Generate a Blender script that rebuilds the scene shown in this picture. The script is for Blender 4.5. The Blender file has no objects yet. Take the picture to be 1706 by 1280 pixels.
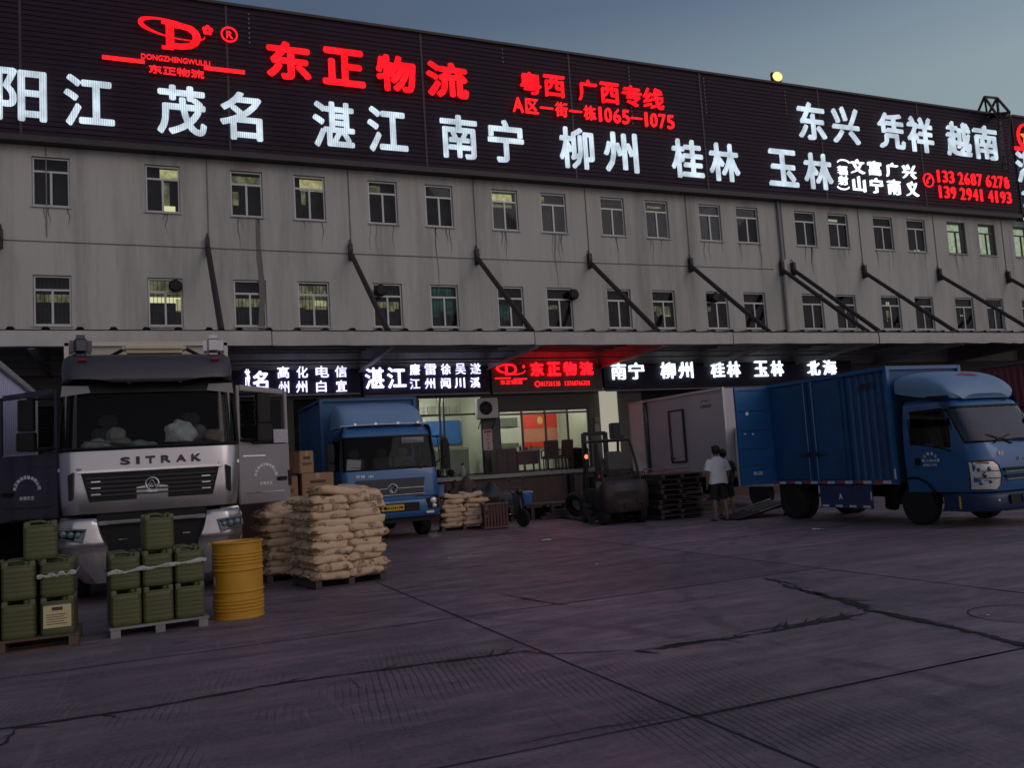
import bpy, bmesh, math, random
from mathutils import Vector, Matrix, Euler
random.seed(7)
S = bpy.context.scene
COL = S.collection
R = math.radians
PI = math.pi

# ------------------------------------------------------------------ camera
ROLL, PITCH, YAW, FPX, HC = R(-3.57603), R(5.28255), R(23.07539), 1435.869, 1.62
_f = Vector((math.sin(YAW)*math.cos(PITCH), math.cos(YAW)*math.cos(PITCH), math.sin(PITCH)))
_r = Vector((math.cos(YAW), -math.sin(YAW), 0))
_u = _r.cross(_f)
_r2 = math.cos(ROLL)*_r + math.sin(ROLL)*_u
_u2 = -math.sin(ROLL)*_r + math.cos(ROLL)*_u
cam = bpy.data.objects.new('camera', bpy.data.cameras.new('camera'))
COL.objects.link(cam); S.camera = cam
cam.matrix_world = Matrix(((_r2.x,_u2.x,-_f.x,0),(_r2.y,_u2.y,-_f.y,0),(_r2.z,_u2.z,-_f.z,HC),(0,0,0,1)))
cam.data.sensor_width = 36; cam.data.lens = FPX/1706*36
cam.data.clip_start = 0.1; cam.data.clip_end = 4000

# ------------------------------------------------------------------ dusk sky, one faint wide sun, exposure
W = bpy.data.worlds.new('World'); S.world = W; W.use_nodes = True
nt = W.node_tree; N = nt.nodes; L = nt.links
bg = N['Background']
SUN_EL, SUN_AZ = R(2.0), R(150)            # the last glow is low behind the camera, to its right
sky = N.new('ShaderNodeTexSky'); sky.sky_type = 'NISHITA'; sky.sun_disc = False
sky.sun_elevation = SUN_EL; sky.sun_rotation = SUN_AZ
sky.air_density = 1.2; sky.dust_density = 1.6; sky.ozone_density = 3.0
tcw = N.new('ShaderNodeTexCoord'); sep = N.new('ShaderNodeSeparateXYZ')
L.new(tcw.outputs['Generated'], sep.inputs[0])
rmp = N.new('ShaderNodeValToRGB'); L.new(sep.outputs['Z'], rmp.inputs[0])   # dusk: paler towards the horizon
e = rmp.color_ramp.elements
e[0].position = 0.0; e[0].color = (0.25,0.285,0.30,1)
e[1].position = 0.8; e[1].color = (0.062,0.086,0.16,1)
for p_, c_ in ((0.317,(0.205,0.258,0.280,1)),(0.365,(0.198,0.252,0.282,1)),(0.42,(0.155,0.202,0.252,1)),(0.474,(0.102,0.140,0.210,1))):
    k = e.new(p_); k.color = c_
def wdot(v, f0, f1, t0, t1):
    d_ = N.new('ShaderNodeVectorMath'); d_.operation = 'DOT_PRODUCT'; L.new(tcw.outputs['Generated'], d_.inputs[0]); d_.inputs[1].default_value = v
    r_ = N.new('ShaderNodeMapRange'); L.new(d_.outputs['Value'], r_.inputs[0])
    for k_, q_ in zip(('From Min','From Max','To Min','To Max'), (f0,f1,t0,t1)): r_.inputs[k_].default_value = q_
    return r_.outputs[0]
mul = N.new('ShaderNodeMix'); mul.data_type = 'RGBA'; mul.blend_type = 'MULTIPLY'; mul.inputs[0].default_value = 1
L.new(rmp.outputs[0], mul.inputs[6]); L.new(wdot((0.80,-0.60,0), -0.45, 0.32, 0.70, 1.32), mul.inputs[7])   # one side of the sky is paler
glow = N.new('ShaderNodeMix'); glow.data_type = 'RGBA'                                                    # rosy afterglow behind the camera
L.new(wdot((0.45,-0.89,-0.1), 0.1, 0.95, 0.0, 1.0), glow.inputs[0]); L.new(mul.outputs[2], glow.inputs[6]); glow.inputs[7].default_value = (0.60,0.535,0.56,1)
nm = N.new('ShaderNodeMix'); nm.data_type = 'RGBA'; nm.blend_type = 'ADD'; nm.inputs[0].default_value = 0.02
L.new(glow.outputs[2], nm.inputs[6]); L.new(sky.outputs[0], nm.inputs[7])
L.new(nm.outputs[2], bg.inputs[0]); bg.inputs[1].default_value = 1.0
sun = bpy.data.objects.new('sun', bpy.data.lights.new('sun', 'SUN')); COL.objects.link(sun)
sun.data.energy = 0.26; sun.data.angle = R(28); sun.data.color = (1.0, 0.90, 0.84)
sun.rotation_euler = (R(64), 0, R(32))
S.view_settings.view_transform = 'Standard'; S.view_settings.look = 'None'
S.view_settings.exposure = 0; S.view_settings.gamma = 1
S.cycles.use_denoising = True
S.cycles.max_bounces = 6; S.cycles.sample_clamp_indirect = 3

def at(x, y, Y):
    d = _r2*((x-853)/FPX) - _u2*((y-640)/FPX) + _f
    t = Y/d.y
    return Vector((d.x*t, Y, HC+d.z*t))
def gnd(x, y, z=0.0):
    d = _r2*((x-853)/FPX) - _u2*((y-640)/FPX) + _f
    t = (z-HC)/d.z
    return Vector((d.x*t, d.y*t, z))

# ------------------------------------------------------------------ materials
MATS = {}
def mat(name, col, rough=0.6, metal=0.0, var=0.18, scale=4.0, bump=0.0, spec=0.5, coat=0.0, stretch=(1,1,1), dirt=0.0, dirtcol=(0.03,0.026,0.024)):
    if name in MATS: return MATS[name]
    m = bpy.data.materials.new(name); m.use_nodes = True; MATS[name] = m
    t = m.node_tree; n = t.nodes; l = t.links; b = n['Principled BSDF']
    b.inputs['Roughness'].default_value = rough; b.inputs['Metallic'].default_value = metal
    b.inputs['Specular IOR Level'].default_value = spec; b.inputs['Coat Weight'].default_value = coat
    tc = n.new('ShaderNodeTexCoord'); mp = n.new('ShaderNodeMapping'); mp.inputs['Scale'].default_value = stretch
    l.new(tc.outputs['Object'], mp.inputs[0])
    oi = n.new('ShaderNodeObjectInfo'); ad = n.new('ShaderNodeVectorMath'); ad.operation = 'ADD'
    ml = n.new('ShaderNodeVectorMath'); ml.operation = 'SCALE'; ml.inputs[0].default_value = (13,7,5); l.new(oi.outputs['Random'], ml.inputs['Scale'])
    l.new(mp.outputs[0], ad.inputs[0]); l.new(ml.outputs[0], ad.inputs[1])
    nz = n.new('ShaderNodeTexNoise'); nz.inputs['Scale'].default_value = scale; nz.inputs['Detail'].default_value = 6; nz.inputs['Roughness'].default_value = 0.65
    l.new(ad.outputs[0], nz.inputs[0])
    mx = n.new('ShaderNodeMix'); mx.data_type = 'RGBA'
    mx.inputs[6].default_value = tuple(c*(1-var*1.6) for c in col)+(1,); mx.inputs[7].default_value = tuple(min(1,c*(1+var*1.6)) for c in col)+(1,)
    l.new(nz.outputs['Fac'], mx.inputs[0]); out = mx.outputs[2]
    if dirt > 0:
        n2 = n.new('ShaderNodeTexNoise'); n2.inputs['Scale'].default_value = scale*0.45; n2.inputs['Detail'].default_value = 8; n2.inputs['Roughness'].default_value = 0.75
        l.new(ad.outputs[0], n2.inputs[0])
        r2 = n.new('ShaderNodeMapRange'); l.new(n2.outputs['Fac'], r2.inputs[0]); r2.inputs['From Min'].default_value = 0.47; r2.inputs['From Max'].default_value = 0.72; r2.inputs['To Max'].default_value = dirt
        m2 = n.new('ShaderNodeMix'); m2.data_type = 'RGBA'; l.new(r2.outputs[0], m2.inputs[0]); l.new(out, m2.inputs[6]); m2.inputs[7].default_value = dirtcol+(1,); out = m2.outputs[2]
    l.new(out, b.inputs['Base Color'])
    rr = n.new('ShaderNodeMapRange'); l.new(nz.outputs['Fac'], rr.inputs[0]); rr.inputs['To Min'].default_value = max(0.02,rough-0.10); rr.inputs['To Max'].default_value = min(1,rough+0.12)
    l.new(rr.outputs[0], b.inputs['Roughness'])
    if bump > 0:
        bp = n.new('ShaderNodeBump'); bp.inputs['Strength'].default_value = bump; bp.inputs['Distance'].default_value = 0.02
        n3 = n.new('ShaderNodeTexNoise'); n3.inputs['Scale'].default_value = scale*6; n3.inputs['Detail'].default_value = 4
        l.new(ad.outputs[0], n3.inputs[0]); l.new(n3.outputs['Fac'], bp.inputs['Height']); l.new(bp.outputs[0], b.inputs['Normal'])
    return m
def emis(name, col, strength, stripes=0.0, pitch=40.0, blotch=0.0):
    """a lamp surface; stripes = rows of LEDs behind the letter face"""
    if name in MATS: return MATS[name]
    m = bpy.data.materials.new(name); m.use_nodes = True; MATS[name] = m
    t = m.node_tree; n = t.nodes; l = t.links
    n.remove(n['Principled BSDF']); em = n.new('ShaderNodeEmission')
    em.inputs[0].default_value = col+(1,); em.inputs[1].default_value = strength
    l.new(em.outputs[0], n['Material Output'].inputs[0])
    tc = n.new('ShaderNodeTexCoord')
    if stripes > 0:
        wv = n.new('ShaderNodeTexWave'); wv.wave_type = 'BANDS'; wv.bands_direction = 'X'; wv.inputs['Scale'].default_value = pitch
        l.new(tc.outputs['Object'], wv.inputs[0])
        nz = n.new('ShaderNodeTexNoise'); nz.inputs['Scale'].default_value = 1.6; l.new(tc.outputs['Object'], nz.inputs[0])
        r1 = n.new('ShaderNodeMapRange'); l.new(wv.outputs['Fac'], r1.inputs[0]); r1.inputs['To Min'].default_value = strength*(1-stripes); r1.inputs['To Max'].default_value = strength
        r2 = n.new('ShaderNodeMapRange'); l.new(nz.outputs['Fac'], r2.inputs[0]); r2.inputs['From Min'].default_value = .32; r2.inputs['From Max'].default_value = .66; r2.inputs['To Min'].default_value = .66; r2.inputs['To Max'].default_value = 1.15
        mm = n.new('ShaderNodeMath'); mm.operation = 'MULTIPLY'; l.new(r1.outputs[0], mm.inputs[0]); l.new(r2.outputs[0], mm.inputs[1]); l.new(mm.outputs[0], em.inputs[1])
    if blotch > 0:
        nz = n.new('ShaderNodeTexNoise'); nz.inputs['Scale'].default_value = 5; nz.inputs['Detail'].default_value = 3; l.new(tc.outputs['Object'], nz.inputs[0])
        r1 = n.new('ShaderNodeMapRange'); l.new(nz.outputs['Fac'], r1.inputs[0]); r1.inputs['From Min'].default_value = .35; r1.inputs['From Max'].default_value = .65; r1.inputs['To Min'].default_value = strength*(1-blotch); r1.inputs['To Max'].default_value = strength
        l.new(r1.outputs[0], em.inputs[1])
    return m
def glass(name, tint=(0.75,0.8,0.82), refl=0.06, rough=0.03, dark=0.0, ior=1.4):
    """thin pane: see-through with a mirror coat; dark = share of a black film"""
    if name in MATS: return MATS[name]
    m = bpy.data.materials.new(name); m.use_nodes = True; MATS[name] = m
    t = m.node_tree; n = t.nodes; l = t.links; n.remove(n['Principled BSDF'])
    tr = n.new('ShaderNodeBsdfTransparent'); tr.inputs[0].default_value = tuple(c*(1-dark) for c in tint)+(1,)
    gl = n.new('ShaderNodeBsdfGlossy'); gl.inputs['Roughness'].default_value = rough; gl.inputs[0].default_value = (0.9,0.95,1,1)
    fr = n.new('ShaderNodeFresnel'); fr.inputs[0].default_value = ior
    tc = n.new('ShaderNodeTexCoord'); nz = n.new('ShaderNodeTexNoise'); nz.inputs['Scale'].default_value = 3; l.new(tc.outputs['Object'], nz.inputs[0])
    ma = n.new('ShaderNodeMath'); ma.operation = 'MULTIPLY_ADD'; l.new(nz.outputs['Fac'], ma.inputs[0]); ma.inputs[1].default_value = refl; l.new(fr.outputs[0], ma.inputs[2])
    mx = n.new('ShaderNodeMixShader'); l.new(ma.outputs[0], mx.inputs[0]); l.new(tr.outputs[0], mx.inputs[1]); l.new(gl.outputs[0], mx.inputs[2])
    l.new(mx.outputs[0], n['Material Output'].inputs[0])
    return m

# ------------------------------------------------------------------ mesh builder
def dense(rows, n=4):
    """Catmull-Rom rows between the given ones, for rounder lofts"""
    R_ = [[Vector(q) for q in r_] for r_ in rows]; out = []
    for i in range(len(R_)-1):
        a, b, c, d = R_[max(0,i-1)], R_[i], R_[i+1], R_[min(len(R_)-1,i+2)]
        for k in range(n):
            t = k/n; t2 = t*t; t3 = t2*t
            out.append([(b[j]*2+(c[j]-a[j])*t+(a[j]*2-b[j]*5+c[j]*4-d[j])*t2+(b[j]*3-a[j]-c[j]*3+d[j])*t3)*.5 for j in range(len(b))])
    out.append(R_[-1])
    return out
def dense2(rows, n=4, m=3):
    r_ = dense(rows, n); t = [list(q) for q in zip(*r_)]; t = dense(t, m); return [list(q) for q in zip(*t)]
def root_of(o):
    while o.parent: o = o.parent
    return o
class MB:
    def __init__(s): s.v = []; s.f = []
    def add(s, vs, fs, M=None):
        k = len(s.v)
        s.v += [(M @ Vector(q)) if M else Vector(q) for q in vs]
        s.f += [tuple(i+k for i in f) for f in fs]
        return s
    def box(s, c, d, rot=None):
        x, y, z = (q/2 for q in d)
        vs = [(-x,-y,-z),(x,-y,-z),(x,y,-z),(-x,y,-z),(-x,-y,z),(x,-y,z),(x,y,z),(-x,y,z)]
        M = Matrix.Translation(c)
        if rot: M = M @ Euler(rot).to_matrix().to_4x4()
        return s.add(vs, [(3,2,1,0),(4,5,6,7),(0,1,5,4),(1,2,6,5),(2,3,7,6),(3,0,4,7)], M)
    def bb(s, a, b):
        return s.box([(a[i]+b[i])/2 for i in range(3)], [abs(b[i]-a[i]) for i in range(3)])
    def bar(s, p, q, w, h=None):
        """rectangular bar from p to q"""
        p, q = Vector(p), Vector(q); d = q-p; h = h or w
        z = d.normalized(); up = Vector((0,0,1)) if abs(z.z) < 0.95 else Vector((0,1,0))
        x = z.cross(up).normalized(); y = x.cross(z)
        vs = [p+x*a*w/2+y*b*h/2 for a, b in ((-1,-1),(1,-1),(1,1),(-1,1))] + [q+x*a*w/2+y*b*h/2 for a, b in ((-1,-1),(1,-1),(1,1),(-1,1))]
        return s.add(vs, [(3,2,1,0),(4,5,6,7),(0,1,5,4),(1,2,6,5),(2,3,7,6),(3,0,4,7)])
    def tube(s, pts, r, n=8, caps=True):
        pts = [Vector(p) for p in pts]; rr = r if isinstance(r, (list,tuple)) else [r]*len(pts)
        k0 = len(s.v); prev = None
        for i, p in enumerate(pts):
            d = (pts[min(i+1,len(pts)-1)]-pts[max(i-1,0)]).normalized()
            up = prev if prev is not None else (Vector((0,0,1)) if abs(d.z) < 0.9 else Vector((1,0,0)))
            x = d.cross(up).normalized(); y = x.cross(d).normalized(); prev = y
            for j in range(n):
                a = 2*PI*j/n; s.v.append(p+(x*math.cos(a)+y*math.sin(a))*rr[i])
        for i in range(len(pts)-1):
            for j in range(n):
                a = k0+i*n+j; b = k0+i*n+(j+1)%n; s.f.append((a, b, b+n, a+n))
        if caps:
            s.f.append(tuple(k0+j for j in reversed(range(n)))); m = k0+(len(pts)-1)*n; s.f.append(tuple(m+j for j in range(n)))
        return s
    def lathe(s, prof, n=24, M=None):
        """profile of (radius, z) turned about z"""
        vs = []; fs = []
        for r, z in prof:
            for j in range(n): a = 2*PI*j/n; vs.append((r*math.cos(a), r*math.sin(a), z))
        for i in range(len(prof)-1):
            for j in range(n):
                a = i*n+j; b = i*n+(j+1)%n; fs.append((a, b, b+n, a+n))
        fs.append(tuple(reversed(range(n)))); m = (len(prof)-1)*n; fs.append(tuple(m+j for j in range(n)))
        return s.add(vs, fs, M)
    def prism(s, poly, fn, a, b):
        """polygon (u,v) extruded from a to b; fn(u,v,w) gives the 3-D point"""
        n = len(poly); vs = [fn(u,v,a) for u,v in poly]+[fn(u,v,b) for u,v in poly]
        fs = [tuple(reversed(range(n))), tuple(range(n,2*n))]+[(i,(i+1)%n,n+(i+1)%n,n+i) for i in range(n)]
        return s.add(vs, fs)
    def ball(s, c, r, nu=12, nv=8, rot=None):
        r = r if isinstance(r,(tuple,list)) else (r,r,r); vs = []; fs = []
        for i in range(nv+1):
            t = PI*i/nv
            for j in range(nu): a = 2*PI*j/nu; vs.append((r[0]*math.sin(t)*math.cos(a), r[1]*math.sin(t)*math.sin(a), r[2]*math.cos(t)))
        for i in range(nv):
            for j in range(nu): a = i*nu+j; b = i*nu+(j+1)%nu; fs.append((a, a+nu, b+nu, b))
        M = Matrix.Translation(c)
        if rot: M = M @ Euler(rot).to_matrix().to_4x4()
        return s.add(vs, fs, M)
    def loft(s, rows, closed=False, caps=False):
        k0 = len(s.v); n = len(rows[0])
        for r_ in rows: s.v += [Vector(q) for q in r_]
        for i in range(len(rows)-1):
            for j in range(n if closed else n-1):
                a = k0+i*n+j; b = k0+i*n+(j+1)%n; s.f.append((a, b, b+n, a+n))
        if caps:
            s.f.append(tuple(k0+j for j in reversed(range(n)))); m = k0+(len(rows)-1)*n; s.f.append(tuple(m+j for j in range(n)))
        return s
    def build(s, name, m, parent=None, world=False, bevel=0, smooth=35, recalc=True, seg=2):
        me = bpy.data.meshes.new(name)
        vs = s.v
        if world and parent:
            Mi = root_of(parent).matrix_world.inverted(); vs = [Mi @ q for q in vs]
        me.from_pydata([tuple(q) for q in vs], [], s.f); me.validate()
        bm = bmesh.new(); bm.from_mesh(me)
        bmesh.ops.remove_doubles(bm, verts=bm.verts, dist=1e-5)
        if recalc: bmesh.ops.recalc_face_normals(bm, faces=bm.faces)
        if bevel:
            es = [e for e in bm.edges if len(e.link_faces) == 2 and e.calc_face_angle(0) > 0.6]
            bmesh.ops.bevel(bm, geom=es, offset=bevel, segments=seg, affect='EDGES', clamp_overlap=True)
        bm.to_mesh(me); bm.free()
        if smooth:
            for p in me.polygons: p.use_smooth = True
            me.set_sharp_from_angle(angle=R(smooth))
        me.materials.append(m)
        o = bpy.data.objects.new(name, me); COL.objects.link(o)
        if parent: o.parent = parent
        return o
def thing(name, label, cat, loc=(0,0,0), rz=0.0, group=None):
    o = bpy.data.objects.new(name, None); COL.objects.link(o); o.empty_display_size = 0.2
    o.location = loc; o.rotation_euler = (0,0,rz); o.matrix_world = Matrix.Translation(loc) @ Matrix.Rotation(rz,4,'Z')
    return tag(o, label, cat, group)
def tag(o, label, cat, group=None):
    o['label'] = label; o['category'] = cat
    if group: o['group'] = group
    return o
def dup(o, loc, rz=None, label=None, parent=None):
    c = o.copy(); COL.objects.link(c)
    if parent: c.parent = parent
    else:
        c.location = loc
        if rz is not None: c.rotation_euler = (0,0,rz)
    if label: c['label'] = label
    for ch in list(o.children): dup(ch, None, parent=c)
    return c

# writing: glyph outlines turned into meshes, squeezed to the box measured on the sign
def glyph(s, bold=0.0, depth=0.06, back=True):
    """text as (verts, faces) in the X-Z plane facing -Y, scaled to a unit box; bold = stroke growth in ems"""
    c = bpy.data.curves.new('t', 'FONT'); c.body = s; c.size = 1; c.resolution_u = 3
    c.extrude = 0
    o = bpy.data.objects.new('t', c); COL.objects.link(o)
    dg = bpy.context.evaluated_depsgraph_get(); me = bpy.data.meshes.new_from_object(o.evaluated_get(dg))
    vs = [v.co.copy() for v in me.vertices]; fs = [tuple(p.vertices) for p in me.polygons]
    bpy.data.objects.remove(o); bpy.data.curves.remove(c); bpy.data.meshes.remove(me)
    return vs, fs
def write(s, name, m, parent, box, Y, bold=0.03, depth=0.06, slant=0.0, world=True, fn=None):
    """box = (x0, x1, z0, z1); a lit channel letter: bold face at Y, sides back to Y+depth"""
    vs, fs = glyph(s)
    if not vs: return None
    x0 = min(v.x for v in vs); x1 = max(v.x for v in vs); y0 = min(v.y for v in vs); y1 = max(v.y for v in vs)
    if x1-x0 < 1e-4: x1 = x0+1e-3
    bx0, bx1, bz0, bz1 = box
    if (y1-y0) < 0.2*(x1-x0) and len(s) == 1:      # a flat dash keeps its thickness
        zc = (bz0+bz1)/2; hh = (y1-y0)/(x1-x0)*(bx1-bx0)*1.1; bz0, bz1 = zc-hh/2, zc+hh/2
    em = min(bx1-bx0, bz1-bz0) if len(s) == 1 else (bz1-bz0)
    g = bold*em
    sx = (bx1-bx0-2*g)/(x1-x0); sz = (bz1-bz0-2*g)/max(1e-4, y1-y0)
    P = [(bx0+g+(v.x-x0)*sx, bz0+g+(v.y-y0)*sz) for v in vs]
    mb = MB(); f3 = fn or (lambda u, w, d: (u, d, w))
    offs = [(0,0)] + ([(g*math.cos(a), g*math.sin(a)) for a in (PI/4, 3*PI/4, 5*PI/4, 7*PI/4, 0, PI/2, PI, 3*PI/2)] if g > 0 else [])
    for i, (dx, dz) in enumerate(offs):
        d = Y+0.0008*i
        mb.add([f3(u+dx+slant*(w-bz0), w+dz, d) for u, w in P], fs)
    if depth > 0:                                   # the letter's returns, lit by the same LEDs
        cnt = {}
        for f in fs:
            for a, b in zip(f, f[1:]+f[:1]):
                k = (min(a,b), max(a,b)); cnt[k] = cnt.get(k, 0)+1
        for (a, b), n_ in cnt.items():
            if n_ == 1:
                A, B = P[a], P[b]
                mb.add([f3(A[0]+slant*(A[1]-bz0),A[1],Y+.001), f3(B[0]+slant*(B[1]-bz0),B[1],Y+.001), f3(B[0]+slant*(B[1]-bz0),B[1],Y+depth), f3(A[0]+slant*(A[1]-bz0),A[1],Y+depth)], [(0,1,2,3)])
    return mb.build(name, m, parent, world=world, smooth=0, recalc=False)
# ------------------------------------------------------------------ shared materials
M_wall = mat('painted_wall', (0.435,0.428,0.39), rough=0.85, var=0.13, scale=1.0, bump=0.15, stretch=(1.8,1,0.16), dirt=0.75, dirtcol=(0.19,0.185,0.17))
M_concrete = mat('dock_concrete', (0.14,0.12,0.115), rough=0.9, var=0.3, scale=2, bump=0.3, dirt=0.7, dirtcol=(0.05,0.04,0.038))
M_rustwall = mat('rusty_concrete', (0.085,0.048,0.045), rough=0.9, var=0.35, scale=1.6, bump=0.3, stretch=(2.5,1,0.4), dirt=0.6)
M_panel = mat('maroon_cladding', (0.024,0.012,0.024), rough=0.6, metal=0.0, spec=0.2, var=0.3, scale=0.8, stretch=(.6,1,2))
M_bluepanel = mat('navy_cladding', (0.012,0.018,0.034), rough=0.6, spec=0.2, metal=0.0, var=0.2, scale=1)
M_board = mat('sign_board_dark', (0.014,0.012,0.034), rough=0.5, spec=0.25, var=0.2, scale=2)
M_board_red = mat('sign_board_maroon', (0.03,0.012,0.016), rough=0.35, var=0.2, scale=2)
M_alu = mat('aluminium_frame', (0.46,0.46,0.47), rough=0.45, metal=0.3, var=0.1)
M_darkframe = mat('dark_frame', (0.03,0.03,0.033), rough=0.4, metal=0.3, var=0.15)
M_steel = mat('dark_steel', (0.05,0.045,0.048), rough=0.55, metal=0.6, var=0.3, scale=3, dirt=0.5, dirtcol=(0.06,0.03,0.02))
M_greysteel = mat('painted_grey_steel', (0.22,0.215,0.22), rough=0.5, metal=0.2, var=0.15, scale=2, dirt=0.5, dirtcol=(0.09,0.07,0.06))
M_fascia = mat('pale_fascia_sheet', (0.44,0.425,0.40), rough=0.6, metal=0.1, var=0.12, scale=1.1, stretch=(.8,1,.5), dirt=0.5, dirtcol=(0.2,0.17,0.15))
M_roofsheet = mat('roof_sheet', (0.2,0.2,0.2), rough=0.6, metal=0.3, var=0.2)
M_black = mat('black_plastic', (0.007,0.007,0.008), rough=0.45, var=0.3, scale=6, spec=0.25)
M_rubber = mat('tyre_rubber', (0.010,0.0095,0.0095), rough=0.85, var=0.3, scale=8, bump=0.2)
M_dark = mat('dark_interior', (0.006,0.006,0.007), rough=0.9, var=0.3, spec=0.1)
M_white = mat('white_paint', (0.62,0.61,0.6), rough=0.55, var=0.08, dirt=0.3, dirtcol=(0.3,0.28,0.26))
M_cream = mat('cream_board', (0.52,0.49,0.42), rough=0.6, var=0.08)
M_chrome = mat('chrome', (0.65,0.65,0.67), rough=0.12, metal=1.0, var=0.05)
M_wood = mat('pallet_wood', (0.10,0.062,0.044), rough=0.85, var=0.35, scale=5, bump=0.3, stretch=(1,6,1), dirt=0.5)
M_greywood = mat('weathered_wood', (0.065,0.050,0.045), rough=0.9, var=0.35, scale=4, bump=0.3, dirt=0.5)
G_pane = glass('window_glass', refl=0.015, dark=0.1, ior=1.22)
G_clear = glass('shop_glass', refl=0.0, dark=0.0, ior=1.2)
G_screen = glass('windscreen_glass', tint=(0.75,0.8,0.8), refl=0.0, dark=0.15, ior=1.2)
E_white = emis('led_white', (0.74,0.88,1.0), 1.12, stripes=0.4, pitch=5.0)
E_white2 = emis('led_white_small', (0.80,0.90,1.0), 1.7)
E_violet = emis('led_white_violet', (0.70,0.68,1.0), 2.2, stripes=0.12, pitch=5)
E_red = emis('led_red', (1.0,0.010,0.018), 1.9, stripes=0.35, pitch=5.0)
E_red3 = emis('led_red_bright', (1.0,0.003,0.006), 6.5)
E_red2 = emis('led_red_small', (1.0,0.014,0.020), 1.7)
E_tube = emis('ceiling_tube', (1.0,0.97,0.76), 70.0)
E_room = emis('lit_room_yellow', (0.95,0.88,0.40), 0.62, blotch=0.5)
E_room_dim = emis('lit_room_dim', (0.72,0.70,0.36), 0.26, blotch=0.7)
E_room_green = emis('lit_room_green', (0.72,0.85,0.55), 0.62, blotch=0.35)
E_lamp = emis('lamp_warm', (1.0,0.80,0.30), 1.3)

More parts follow.
